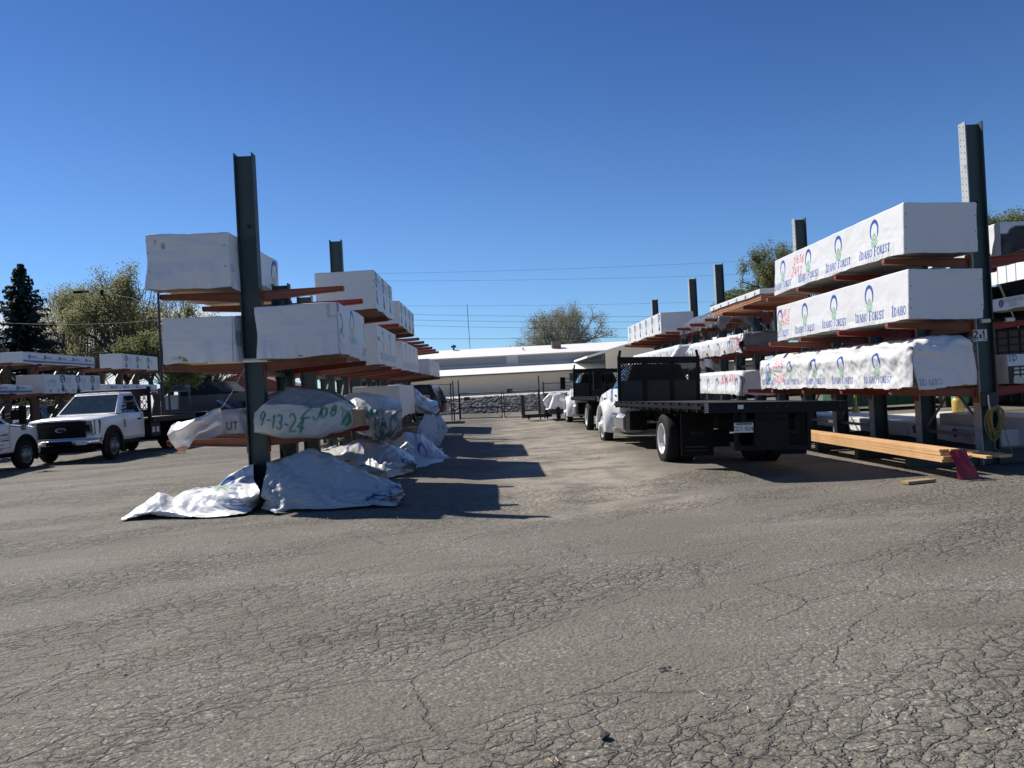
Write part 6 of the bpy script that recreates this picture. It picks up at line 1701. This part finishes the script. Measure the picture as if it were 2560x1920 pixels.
        MB().loft([[(s * x, yy, z) for x, z in ((.60, .45), (.58, .80), (.66, .88), (.98, .88), (1.06, .78), (1.06, .52), (.98, .42), (.68, .42))] for yy in (yc - .75, yc - .72, yc + .18, yc + .21)], 0, False).build('fuel_tank', M['alu'], t, bevel=.02)
        MB().bx(s * .62, s * 1.08, yc + .27, yc + .62, .42, .50).bx(s * .62, s * 1.08, yc + .27, yc + .62, .76, .82).bx(s * .62, s * 1.04, yc + .30, yc + .58, .50, .76).build('step', M['alu'], t, bevel=.01)
        mb = MB(); xs = s * .985
        for yy in (yc + .08, yc + 1.30): mb.bx(xs, xs + s * .004, yy - .008, yy + .008, .86, 1.50)
        mb.bx(xs, xs + s * .004, yc + .08, yc + 1.30, .86, .874); mb.bx(s * 1.03, s * 1.036, yc + 1.62, yc + 1.64, 1.0, 1.46); mb.build('door_seam', M['ink'], t)
        MB().bx(s * 1.03, s * 1.05, yc + 1.75, yc + 1.95, 1.18, 1.28).bx(s * 1.04, s * 1.055, yc + 2.15, yc + 2.2, 1.15, 1.3).build('hood_latch', M['black_plastic'], t)
        MB().bx(s * .60, s * 1.02, yc - 1.35, yc - .85, .50, .95).build('battery_box', M['black_steel'], t, bevel=.015)
        MB().bx(s * .96, s * 1.0, yc + .45, yc + .60, 1.32, 1.36).build('door_handle', M['black_plastic'], t)
        MB().bx(s * 1.22, s * 1.44, yc + 1.32, yc + 1.42, 1.50, 2.02).bar((s * .93, yc + 1.36, 1.62), (s * 1.2, yc + 1.37, 1.66), .03, .03).bar((s * .86, yc + 1.3, 1.98), (s * 1.2, yc + 1.37, 1.96), .03, .03).build('mirror', M['black_plastic'], t, bevel=.02)
        MB().bx(s * .68, s * .94, yc + 2.92, yc + 3.06, .92, 1.12).build('headlight', M['lamp_glass'], t, bevel=.02)
    MB().bx(-.85, .85, yf - .08, yf + .08, .40, .54).build('front_axle', M['black_steel'], t)
    MB().bx(-1.12, 1.12, yc + 3.16, yc + 3.32, .50, .74).build('bumper', M['alu'], t, bevel=.02)
    MB().bx(-.45, .45, yc + 3.175, yc + 3.2, .82, 1.16).build('grille', M['black_plastic'], t)
    return t
M['deck'] = mat('worn deck boards', (.018, .018, .019), .7, 0, .3, 4, .2, 40)
M['black_gloss'] = mat('black gloss sheet', (.004, .0045, .006), .34, 0, .15, 1.2, .05, 6, spec=.35)
M['rim_white'] = mat('white wheel rim', (.62, .62, .61), .32, .15, .08, 6, dirt=(.25, .22, .19), dirt_amt=.45)
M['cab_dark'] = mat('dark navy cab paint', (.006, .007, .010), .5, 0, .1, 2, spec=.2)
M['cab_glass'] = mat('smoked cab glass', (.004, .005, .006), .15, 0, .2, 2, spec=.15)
flatbed('nearest black flatbed truck with plate CDT 504 and a mesh headboard', (4.40, 12.08, -.133), rad(1.9), True, 'CDT-504', 2.2)
flatbed('farther flatbed truck with a barred headboard, ahead of the nearest one', (4.27, 23.75, -.133), rad(.4), False, None, 2.2)
# ------------------------------------------------------------------ building beyond the bank
YB = 95.0
def bz(px, py): return PT(px, py, Y=YB)
t = thing('warehouse', 'long low pale building with stepped white roofs beyond the gate', 'building', (0, YB, 0))
x0, x1 = -17.5, 34.0
zb, ze, zl, zu, zr = .72, 3.42, 4.52, 5.86, 7.2       # base, eave, top of the low roof, upper eave, ridge
yl, yu, yr_ = 0.0, 6.5, 12.5
MB().bx(x0, x1, 0.0, .25, -.3, ze - .05).build('wall', M['stucco'], t)
mb = MB()
for z in (1.15, 1.6, 2.05, 2.5): mb.bx(x0, x1, -.02, -.003, z - .015, z + .015)
for x in (6.0,): mb.bx(x - .06, x + .06, -.06, -.021, .3, ze - .06)
mb.build('siding_joint', M['trim'], t)
def slab(xa, xb, ya, za, yb, zc, th, name, m, par=None):
    return MB().add([(xa, ya, za), (xb, ya, za), (xb, yb, zc), (xa, yb, zc), (xa, ya, za - th), (xb, ya, za - th), (xb, yb, zc - th), (xa, yb, zc - th)], [(0, 1, 2, 3), (7, 6, 5, 4), (0, 4, 5, 1), (1, 5, 6, 2), (2, 6, 7, 3), (3, 7, 4, 0)]).build(name, m, par or t)
lr = slab(x0 - .4, x1, -1.1, ze - .06, yu, zl, .12, 'roof', M['roof_white'])
MB().bx(x0 - .4, x1, -1.14, -1.104, ze - .22, ze - .05).build('fascia', M['trim_dark'], lr)
MB().bx(x0 - .3, x1, -1.0, -.1, ze - .30, ze - .24).build('soffit', M['trim'], lr)
MB().bx(x0, x1, yu, yu + .25, zl - .2, zu - .04).build('clerestory_wall', M['stucco_white'], t)
mb = MB()
for a, b in ((-17, bz(1219, 0).x * 1.068), (bz(1248, 0).x * 1.068, bz(1456, 0).x * 1.068)):
    mb.bx(a, b, yu - .05, yu - .003, zl + .18, zu - .20)
mb.build('clerestory_panel', M['panel_grey'], t)
ur = slab(x0 - .4, x1, yu - .8, zu - .05, yr_, zr, .12, 'roof', M['roof_white'])
MB().bx(x0 - .4, x1, yu - .84, yu - .804, zu - .18, zu - .045).build('fascia', M['trim'], ur)
MB().add([(x0 - .4, yr_, zr), (x1, yr_, zr), (x1, yr_ + 7, zu), (x0 - .4, yr_ + 7, zu), (x0 - .4, yr_, zr - .1), (x1, yr_, zr - .1), (x1, yr_ + 7, zu - .1), (x0 - .4, yr_ + 7, zu - .1)], [(0, 1, 2, 3), (7, 6, 5, 4), (0, 4, 5, 1), (1, 5, 6, 2), (2, 6, 7, 3), (3, 7, 4, 0)]).build('roof', M['roof_white'], t)
w = MB().bx(bz(1374, 0).x, bz(1405, 0).x, -.03, -.004, 1.95, 2.95).build('window', M['glass'], t)
MB().bx(bz(1374, 0).x - .08, bz(1405, 0).x + .08, -.05, -.031, 2.955, 3.02).bx(bz(1385, 0).x - .04, bz(1385, 0).x + .04, -.045, -.031, 1.95, 2.95).build('frame', M['trim'], w)
w = MB().bx(bz(1345, 0).x, bz(1354, 0).x, -.03, -.004, .9, 2.9).build('door', M['trim'], t)
for px, hgt in ((1262, .75), (1528, 1.0)):
    MB().lathe([(.09, 0), (.09, hgt), (.17, hgt), (.17, hgt + .12), (.001, hgt + .15)], (bz(px, 0).x * 1.09, yu + 2.6, zu + .1), 'Z', 10).build('roof_vent', M['trim'], t)
for px in (1088, 1547):
    MB().lathe([(.12, 0), (.12, .3), (.36, .4), (.36, .62), (.1, .75), (.001, .75)], (bz(px, 0).x * 1.12, yr_ - .3, zr - .05), 'Z', 12).build('roof_vent', M['dark_steel'], t)
# wing on the right with its own roof
wg = MB()
p0 = PT(1467, 890, Y=86); p1 = PT(1560, 862, Y=86); p2 = PT(1700, 838, Y=86)
def rf(x): return p0.z + (x - p0.x) * (p1.z - p0.z) / (p1.x - p0.x)
xe = p0.x + 14
MB().add([(p0.x, 86 - YB, rf(p0.x) + .02), (xe, 86 - YB, rf(xe) + .02), (xe, 101 - YB, rf(xe) + .02), (p0.x, 101 - YB, rf(p0.x) + .02), (p0.x, 86 - YB, rf(p0.x) - .22), (xe, 86 - YB, rf(xe) - .22), (xe, 101 - YB, rf(xe) - .22), (p0.x, 101 - YB, rf(p0.x) - .22)], [(0, 1, 2, 3), (7, 6, 5, 4), (0, 4, 5, 1), (1, 5, 6, 2), (2, 6, 7, 3), (3, 7, 4, 0)]).build('wing_roof', M['roof_white'], t)
MB().prism([(p0.x + 2.2, .3), (xe - .2, .3), (xe - .2, rf(xe) - .25), (p0.x + 2.2, rf(p0.x + 2.2) - .25)], 86.5 - YB, 86.8 - YB, 'Y').build('wing_wall', M['stucco'], t)
# rooftop cooler
c = thing('rooftop_cooler', 'brown box cooler on a duct standing on the white roof of the long building', 'cooler', (bz(1345, 0).x * 1.10, YB + 9.6, 6.2))
MB().bx(-.62, .62, -.5, .5, .45, 1.28).build('housing', M['brown_metal'], c, bevel=.02)
mb = MB()
for i in range(6): mb.bx(-.5, .5, -.515, -.502, .55 + i * .11, .60 + i * .11)
mb.build('louvre', M['trim_dark'], c); MB().bx(-.3, .3, -.3, .3, -.1, .45).bx(-.35, .95, -.2, .2, .05, .2).build('duct', M['grey_steel'], c)
# thin radio mast
o = MB().tube([(0, 0, 0), (-.12, 0, 6.6), (-.22, 0, 12.8)], .045, 6).build('radio_mast', M['dark_steel']); p = PT(1177, 868, Y=112); o.location = (p.x, 112, p.z - 6.5); tag(o, 'thin leaning radio mast behind the long pale building', 'mast')

# ------------------------------------------------------------------ gate, frame cart, trailer
def chain(mb, a, b, z0, z1, n, r=.0028):
    a = Vector(a); b = Vector(b); L = (b - a).length; d = (b - a) / L; st = L / n
    H = z1 - z0
    for s in (1, -1):
        k = -int(H / st) - 1
        while k < n + int(H / st) + 1:
            u0 = k * st; u1 = u0 + s * H
            za, zc = z0, z1
            ua, ub = u0, u1
            def clip(u, z, uo, zo):
                if u < 0: f = (0 - uo) / (u - uo); return 0, zo + (z - zo) * f
                if u > L: f = (L - uo) / (u - uo); return L, zo + (z - zo) * f
                return u, z
            if not (max(ua, ub) <= 0 or min(ua, ub) >= L):
                u_, z_ = clip(ua, za, ub, zc); v_, w_ = clip(ub, zc, ua, za)
                p, q = a + d * u_, a + d * v_
                mb.bar((p.x, p.y, z_), (q.x, q.y, w_), r * 2, r * 2)
            k += 1
GA, GM, GB_ = Vector((-1.78, 38.6, 0)), Vector((.40, 37.2, 0)), Vector((2.1, 35.9, 0))
t = thing('chain_link_gate', 'double leaf chain link gate closing the end of the aisle', 'gate', GA)
def rel(p, z): return (p.x - GA.x, p.y - GA.y, z)
for i, p in enumerate((GA + Vector((-.28, .15, 0)), GA, GB_)):
    MB().tube([rel(p, -.05), rel(p, 1.98 if i != 2 else 2.0)], .032, 10).lathe([(.04, 0), (.001, .05)], rel(p, 1.98), 'Z', 10).build('post', M['dark_steel'], t)
for a, b in ((GA, GM), (GM, GB_)):
    d = (b - a).normalized() * .06; a2, b2 = a + d, b - d
    mb = MB()
    for z in (.10, .62, 1.34): mb.tube([rel(a2, z), rel(b2, z)], .022, 8)
    mb.tube([rel(a2, .08), rel(a2, 1.36)], .022, 8).tube([rel(b2, .08), rel(b2, 1.36)], .022, 8); mb.tube([rel(a2, .1), rel(b2, 1.34)] if a is GM else [rel(b2, .1), rel(a2.lerp(b2, .7), .62)], .010, 6)
    g = mb.build('gate_leaf', M['dark_steel'], t)
    mb = MB(); chain(mb, rel(a2, 0), rel(b2, 0), .12, 1.33, 26); mb.build('wire_mesh', M['grey_steel'], g, normals=False)
MB().bx(.25, .55, -.02, 0.0, .98, 1.16).build('plate', M['dark_steel'], t); p = GM + Vector((.35, -.25, 0)); MB().box(rel(p, 1.36), (.28, .02, .18)).build('plate', M['dark_steel'], t)
t2 = thing('chain_link_fence', 'chain link fence left of the gate behind the left rack', 'fence', (-9.5, 40.5, 0))
for x in np.linspace(0, 7.3, 4): MB().tube([(x, -x * .2, 0), (x, -x * .2, 1.9)], .03, 8).build('post', M['dark_steel'], t2)
MB().tube([(0, 0, 1.85), (7.4, -1.5, 1.85)], .02, 6).tube([(0, 0, 1.0), (7.4, -1.5, 1.0)], .012, 6).build('rail', M['dark_steel'], t2)
mb = MB(); chain(mb, (0, 0, 0), (7.4, -1.5, 0), .05, 1.84, 60); mb.build('wire_mesh', M['grey_steel'], t2, normals=False)
t2 = thing('chain_link_fence', 'chain link fence right of the gate behind the second flatbed', 'fence', (2.3, 35.8, 0))
for x in np.linspace(0, 9, 4): MB().tube([(x, x * .05, 0), (x, x * .05, 1.7)], .03, 8).build('post', M['dark_steel'], t2)
MB().tube([(0, 0, 1.62), (9, .45, 1.62)], .02, 6).build('rail', M['dark_steel'], t2)
mb = MB(); chain(mb, (0, 0, 0), (9, .45, 0), .05, 1.6, 80); mb.build('wire_mesh', M['grey_steel'], t2, normals=False)
# steel stand left of the gate
t = thing('steel_stand', 'black steel pipe stand left of the gate above the red pickup', 'stand', (-4.2, 36.0, 0))
mb = MB()
for x in (0, 1.35, 1.55): mb.tube([(x, 0, 0), (x, 0, 1.85 if x < 1.5 else 1.82)], .035, 8)
mb.tube([(-.6, 0, 1.66), (1.55, 0, 1.66)], .03, 8).tube([(-.6, 0, 1.25), (1.55, 0, 1.25)], .025, 8).tube([(1.35, 0, 1.3), (.95, 0, 1.66)], .022, 8); mb.build('frame', M['black_steel'], t)
# U frame cart and trailer with a tarped load
t = thing('frame_cart', 'dark steel U shaped cart with tall uprights standing in front of the gate', 'cart', (1.25, 35.4, 0))
MB().bx(-.03, 1.35, -.12, .12, .08, .24).bx(-.05, .12, -.12, .12, .241, 1.14).bx(.74, .84, -.10, .10, .241, 1.2).bx(1.04, 1.24, -.12, .12, .241, 1.18).build('frame', M['dark_steel'], t, bevel=.01)
MB().bx(.86, 1.02, -.02, .02, .26, 1.1).bx(1.245, 1.275, -.1, .1, .3, 1.05).build('panel', M['concrete'], t)
for x in (.25, 1.1): wheel(t, x, -.14, .10, .06, -1, .05, 'convex', 'grey_steel', 14)
t = thing('flat_trailer', 'low flat trailer under a white tarped load at the end of the aisle', 'trailer', (3.15, 35.3, 0))
MB().bx(-.75, 1.4, -.9, .9, .30, .40).build('deck', M['dark_steel'], t); MB().bx(-.7, 1.35, -.92, -.905, .22, .36).build('rail', M['dark_steel'], t)
for s in (-1, 1): wheel(t, s * .6 + .2, -.75, .27, .18, s, .15, 'deep', 'rim_white', 18)
B13 = [(2.55, 4.2, 34.6, 36.0, .41, .80), (2.45, 3.1, 34.8, 35.8, .80, 1.1)]
pile('small lumber load on the trailer beside the gate', B13)
drape('tarp', 'white tarp over a small trailer load beside the gate', 'tarp', 2.1, 4.6, 34.1, 36.5, 1.3, bxs(B13), .09, Print((.74, .72, .70)), seed=33, steps=110, k=3, crink=.012, slack=(1.06, 1.06), ground=.42)

# ------------------------------------------------------------------ wires and poles
def wire(n, px0, y0, px1, y1, Y, sag=.5, r=.014, m='cable', label=None, group='power lines across the aisle'):
    a, b = PT(px0, y0, Y=Y), PT(px1, y1, Y=Y)
    a, b = a, b; c = (a + b) / 2
    pts = [a.lerp(b, k / 24) - Vector((0, 0, sag * (1 - (2 * k / 24 - 1) ** 2))) for k in range(25)]
    o = MB().tube([p - a for p in pts], r, 5).build('power_line', M[m]); o.location = a
    return tag(o, label or 'thin power line crossing the sky above the long pale building', 'power line', group)
for i, (ya, yb, Y, lb) in enumerate(((685, 652, 80, 'uppermost faint power line between the two racks'), (702, 690, 80, 'second faint power line from the top, well above the building'), (764, 757, 78, 'third faint power line, just above the crown of the bare tree'), (782, 799, 75, 'power line crossing the upper crown of the bare tree'), (796, 812, 75, 'power line crossing the middle of the bare tree'), (809, 832, 75, 'power line crossing the lower crown of the bare tree'), (846, 840, 75, 'lowest dark power line just above the white roof'))):
    wire(i, 860, ya, 2140, yb - 16, Y, .35, (.010, .010, .010, .013, .014, .013, .018)[i], 'cable', lb)
wire(9, -80, 800, 420, 797, 46, .3, .007, 'cable_pale', 'pale cable crossing in front of the trees at the left', 'cables at the left')
# pole with a cable and lamp bracket at the left
t = thing('utility_pole', 'thin dark metal pole behind the left rack with a bracket cable', 'pole', (PT(405, 976, Y=34).x, 34, 0))
MB().tube([(0, 0, 0), (0, 0, 2.55)], .075, 10).tube([(.02, 0, 2.5), (.05, 0, 8.2)], .05, 10).build('mast', M['dark_steel'], t)
a = PT(405, 782, Y=34) - t.location; b = PT(330, 745, Y=36) - t.location; c = PT(255, 732, Y=39) - t.location; d = PT(203, 730, Y=41) - t.location
MB().tube([a, b, c, d], .008, 6).build('cable', M['cable'], t); MB().box(d, (.75, .15, .12)).box(c, (.12, .1, .3)).build('lamp_bracket', M['black_plastic'], t)

# ------------------------------------------------------------------ house and yard behind the left rack
t = thing('dark_roofed_house', 'house with blue grey metal roof and dark shingles far behind the pinkish tarp', 'house', (-30, 62, 0))
def RP(x, y, Y=62): p = PT(x, y, Y=Y); return (p.x + 30, p.z)
a = RP(442, 964); d_ = RP(560, 978)
h0, h1, h2 = RP(452, 978), RP(478, 953), RP(524, 953)
MB().prism([(h0[0], h0[1]), (h1[0], h1[1]), (h2[0], h2[1]), (d_[0], d_[1]), (d_[0] - .3, d_[1] - .5), (h0[0], h0[1] - .4)], -.5, 6, 'Y').build('roof', M['roof_dark'], t)
p, q = RP(445, 976), RP(534, 975)
MB().add([(p[0], -4.6, p[1]), (q[0], -4.6, q[1]), (q[0] - 1.6, -.6, q[1] + .75), (p[0] + .6, -.6, p[1] + .75), (p[0], -4.6, p[1] - .12), (q[0], -4.6, q[1] - .12), (q[0] - 1.6, -.6, q[1] + .63), (p[0] + .6, -.6, p[1] + .63)], [(0, 1, 2, 3), (7, 6, 5, 4), (0, 4, 5, 1), (1, 5, 6, 2), (2, 6, 7, 3), (3, 7, 4, 0)]).build('porch_roof', M['roof_blue'], t)
for k in range(4): MB().bx(p[0] + .3 + k * (q[0] - p[0] - .6) / 3, p[0] + .42 + k * (q[0] - p[0] - .6) / 3, -4.4, -4.28, 0, p[1] - .1).build('porch_post', M['house_wall'], t)
MB().bx(a[0] - .2, RP(640, 0)[0], -2.2, 4, 0, 2.2).build('wall', M['house_wall'], t)
MB().bx(a[0] + .1, a[0] + 1.0, -2.5, -2.25, 1.2, 2.3).build('wall_panel', M['shed_white'], t)
for px in (505, 515): 
    w = MB().bx(RP(px, 0)[0], RP(px + 6, 0)[0], -2.26, -2.204, .3, .95).build('window', M['glass'], t)
o = MB().bx(0, 9, 0, 6, 0, 2.6).prism([(-.3, 2.6), (9.3, 2.6), (4.5, 4.3)], -.3, 6.3, 'Y').build('brick_house', M['brick']); o.location = (-27.5, 72, 0); tag(o, 'small brick red gabled house just left of the tall left post', 'house')
t = thing('leaning_roof_panel', 'blue grey sheet roof sloping down right of the dark roofed house', 'lean-to', (PT(537, 970, Y=58).x, 58, 0))
MB().add([(0, 0, 1.75), (1.6, 0, .75), (1.6, 3, .85), (0, 3, 1.85), (0, 0, 1.65), (1.6, 0, .65), (1.6, 3, .75), (0, 3, 1.75)], [(0, 1, 2, 3), (7, 6, 5, 4), (0, 4, 5, 1), (1, 5, 6, 2), (2, 6, 7, 3), (3, 7, 4, 0)]).build('roof', M['roof_blue'], t)
for x, h in ((.1, 1.6), (1.4, .75)): MB().bx(x, x + .12, .1, .22, 0, h).build('post', M['shed_dark'], t)
# parked van and mounds seen under the brown rack
pickup('dark grey pickup parked under the brown rack beyond the white pickups', (-21.8, 34.5, 0), math.pi, 'grey_car', 'round', 'box', 3.6) if 'grey_car' in M else None

# ------------------------------------------------------------------ vegetation
def tree(name, label, loc, H, R, seed, leaf, bark='bark', n_leaf=9000, size=.16, trunk=.22, split=.28, spread=.9, lean=(0, 0), depth=5, flat=1.0, twig=1.0, gap=.35, dome=0, group=None, cat='tree'):
    r = random.Random(seed)
    t = thing(name, label, cat, loc, group=group)
    mb = MB(); tips = []
    cz = H * (1 - .5 * (1 - split)); 
    def grow(p, d, L, rad_, k):
        n = 3; pts = [p]; q = p; dd = d.copy()
        for i in range(n):
            dd = (dd + Vector((r.uniform(-.2, .2), r.uniform(-.2, .2), r.uniform(-.05, .16)))).normalized(); q = q + dd * (L / n); pts.append(q)
        mb.tube(pts, rad_, 6 if k < 2 else (4 if k < 4 else 3), 0, False, rad_ * .62)
        if k >= depth: tips.append((q, dd)); tips.append((pts[1], dd)); return
        m = r.choice((2, 3, 3)) if k else r.choice((4, 5))
        for j in range(m):
            a = 2 * math.pi * (j + r.random() * .7) / m; ax = dd.orthogonal().normalized(); ax.rotate(Matrix.Rotation(a, 3, dd).to_quaternion())
            nd = (dd + ax * spread * r.uniform(.55, 1.15)).normalized()
            rel_ = q + nd * L * .8 - Vector((0, 0, cz))
            if (rel_.x / R) ** 2 + (rel_.y / R) ** 2 + (rel_.z / (H * (1 - split) * .55)) ** 2 > 1.15: nd = (nd * .5 - rel_.normalized() * .5 + Vector((0, 0, .25))).normalized()
            grow(q, nd, L * r.uniform(.62, .82), max(.008, rad_ * .58), k + 1)
            if k >= 2: tips.append((q, nd))
    grow(Vector((0, 0, -.1)), Vector((lean[0], lean[1], 1)).normalized(), H * split, trunk, 0)
    ext = sorted(math.hypot(q[0].x, q[0].y) for q in tips); kr = R / ext[int(len(ext) * .93)]; kz = H / max(q[0].z for q in tips)
    mb.v = [(x * kr, y * kr, z * kz) for x, y, z in mb.v]; tips = [(Vector((q.x * kr, q.y * kr, q.z * kz)), d) for q, d in tips]
    for i in range(dome):                              # long fine shoots filling a rounded crown
        d = Vector((r.gauss(0, 1), r.gauss(0, 1), abs(r.gauss(0, 1)) * .9 - .15)).normalized(); k = r.random() ** .33
        q = Vector((d.x * R * k, d.y * R * k, H * .42 + d.z * H * .56 * k)); p = Vector((d.x * R * .18, d.y * R * .18, H * .30)); mid_ = p.lerp(q, .5) + Vector((0, 0, .04 * H))
        mb.tube([p, mid_, q], .045, 3, 0, False, .012); tips += [(q, d), (mid_.lerp(q, .5), d)]
    mb.build('trunk', M[bark], t, normals=False)
    rs = np.random.RandomState(seed)
    tp = tips
    dens = [max(0, float(vnoise(np.array(q[0].x / R * 2.2), np.array(q[0].y / R * 2.2), np.array(q[0].z / R * 2.2), seed)) + gap) for q in tp]
    tot = sum(dens) + 1e-6; vs = []; fs = []
    for (q, d), w in zip(tp, dens):
        m = int(n_leaf * w / tot + r.random())
        for _ in range(m):
            g = Vector((rs.normal(0, .30), rs.normal(0, .30), rs.normal(0, .24))) * (R * .22 * twig)
            c = q + g; s = size * rs.uniform(.45, 1.2)
            a = Vector(rs.normal(0, 1, 3)).normalized(); b = a.orthogonal().normalized() * s; a = a * s
            i = len(vs); vs += [c - a * .5, c + b * .36, c + a * .5, c - b * .36]; fs.append((i, i + 1, i + 2, i + 3))
    me = MB().add(vs, fs).build('crown', M[leaf], t, normals=False)
    return t
def spruce(label, loc, H, R, seed):
    r = random.Random(seed); t = thing('spruce_tree', label, 'tree', loc)
    MB().tube([(0, 0, -.1), (0, 0, H * .97)], .26, 8, 0, False, .02).build('trunk', M['bark'], t)
    vs = []; fs = []
    z = .6
    while z < H * .99:
        f = 1 - z / H; L = R * (f ** 1.0) * 1.12 + .12
        m = int(7 + 6 * f)
        for j in range(m):
            a = 2 * math.pi * (j + r.random()) / m; l = L * r.uniform(.50, 1.28); d = Vector((math.cos(a), math.sin(a), 0)); s_ = Vector((-d.y, d.x, 0))
            for k in range(int(10 + l * 16)):
                u = (k + r.random()) / (10 + l * 16); p = d * l * u + Vector((0, 0, z - .34 * l * u + .26 * l * u * u + r.uniform(-.10, .08)))
                w = (.34 * (1 - u) + .10) * min(1, l * .6 + .3)
                for q in (-1, 1):
                    e = p + s_ * q * w * r.uniform(.5, 1.1) + d * w * .75 + Vector((0, 0, -r.uniform(.02, .22))); n = Vector((r.uniform(-.3, .3), r.uniform(-.3, .3), 1)).cross(e - p).normalized() * r.uniform(.04, .085)
                    i = len(vs); vs += [p - n, p + n, e + n * .5, e - n * .5]; fs.append((i, i + 1, i + 2, i + 3))
        z += .18 + .16 * f * 1.2 + r.random() * .06
    MB().add(vs, fs).build('crown', M['needle'], t, normals=False)
    return t
p = PT(66, 1000, Y=52); spruce('tall dark blue spruce at the left edge behind the brown rack', (p.x, 52, 0), 11.6, 4.7, 3)
p = PT(-60, 1000, Y=58); spruce('lower dark spruce cut off by the left edge of the photo', (p.x, 58, 0), 8.8, 3.0, 5)
for (px, Y, H, R, sd, lf, lb, n, kw) in (
    (215, 60, 11.2, 4.2, 11, 'leaf_olive', 'olive green deciduous tree just right of the tall spruce', 21000, dict(gap=.35, split=.16, dome=150)),
    (330, 57, 11.8, 3.6, 12, 'leaf_olive', 'olive leafed tree with the highest round crown, left of the topmost left bundle', 22000, dict(gap=.35, split=.16, dome=130)),
    (430, 62, 10.6, 3.6, 14, 'leaf_olive', 'olive tree partly behind the white bundles of the left rack', 16000, dict(gap=.35, split=.16, dome=110)),
    (520, 64, 8.6, 3.0, 16, 'leaf_olive', 'low olive tree behind the house right of the metal pole', 9000, dict(gap=.3, split=.16, dome=90)),
    (150, 66, 12.0, 3.6, 13, 'leaf_pale', 'nearly bare tree with thin twigs behind the spruce', 6000, dict(gap=.5, split=.2, dome=120)),
    (385, 50, 6.2, 2.6, 15, 'leaf_dark', 'dark leafy tree behind the metal pole at the left', 16000, dict(gap=.6, split=.2))):
    p = PT(px, 1000, Y=Y); tree('leafy_tree', lb, (p.x, Y, 0), H, R, sd, lf, n_leaf=n, size=.14, twig=1.2, **kw)
for (px, Y, H, sd, lb) in ((540, 80, 6.2, 21, 'bare shrubby tree behind the house with the blue grey roof'), (610, 84, 6.4, 22, 'bare tree just left of the tall left post, low against white cloud')):
    p = PT(px, 1000, Y=Y); tree('bare_tree', lb, (p.x, Y, 0), H, 3.2, sd, 'leaf_pale', 'bark', 1200, .12, .15, .22, depth=5)
p = PT(1402, 970, Y=125); tree('budding_tree', 'round pale budding tree behind the long white roof', (p.x, 125, 0), 14.6, 7.2, 37, 'leaf_bud', 'bark_grey', 46000, .20, .30, .18, depth=4, spread=.75, gap=2.0, twig=.9, dome=420)
p = PT(1302, 970, Y=128); tree('budding_tree', 'small pale bush at the left foot of the round budding tree', (p.x, 128, 0), 8.6, 2.6, 32, 'leaf_pale', 'bark_grey', 2500, .22, .12, .3)
p = PT(1948, 960, Y=64); tree('leafy_tree', 'big green tree rising behind the topmost bundles of the right rack', (p.x, 64, 0), 12.9, 3.2, 41, 'leaf_dark', 'bark', 30000, .17, .28, .25, gap=.9, depth=5, dome=200)
p = PT(1855, 960, Y=66); tree('leafy_tree', 'lower green tree left of the big one behind the right rack', (p.x, 66, 0), 9.4, 1.9, 42, 'leaf_dark', 'bark', 16000, .2, .2, .3, gap=.8)
p = PT(2555, 900, Y=52); tree('leafy_tree', 'green tree at the right edge of the photo behind the tall right post', (p.x, 52, 0), 12.4, 3.6, 43, 'leaf_dark', 'bark', 30000, .2, .28, .3, gap=.75, depth=6)
for i, (px, Y, H, R, lb) in enumerate(((235, 45, 2.4, 2.0, 'dark bush under the brown rack beyond the pickup cab'), (60, 46, 2.2, 2.2, 'dark bush at the left edge under the brown rack'), (640, 60, 1.9, 1.6, 'dark bush just behind the tall left post'))):
    p = PT(px, 1000, Y=Y); tree('bush', lb, (p.x, Y, 0), H, R, 50 + i, 'weed', 'bark', 3500, .16, .05, .12, depth=4, spread=1.3, gap=.6, cat='bush')
p = PT(733, 990, Y=66); tree('leafy_tree', 'green tree whose top shows between the short posts of the left rack', (p.x, 66, 0), 9.9, 1.9, 61, 'leaf_dark', 'bark', 7000, .22, .2, .35, gap=.5)
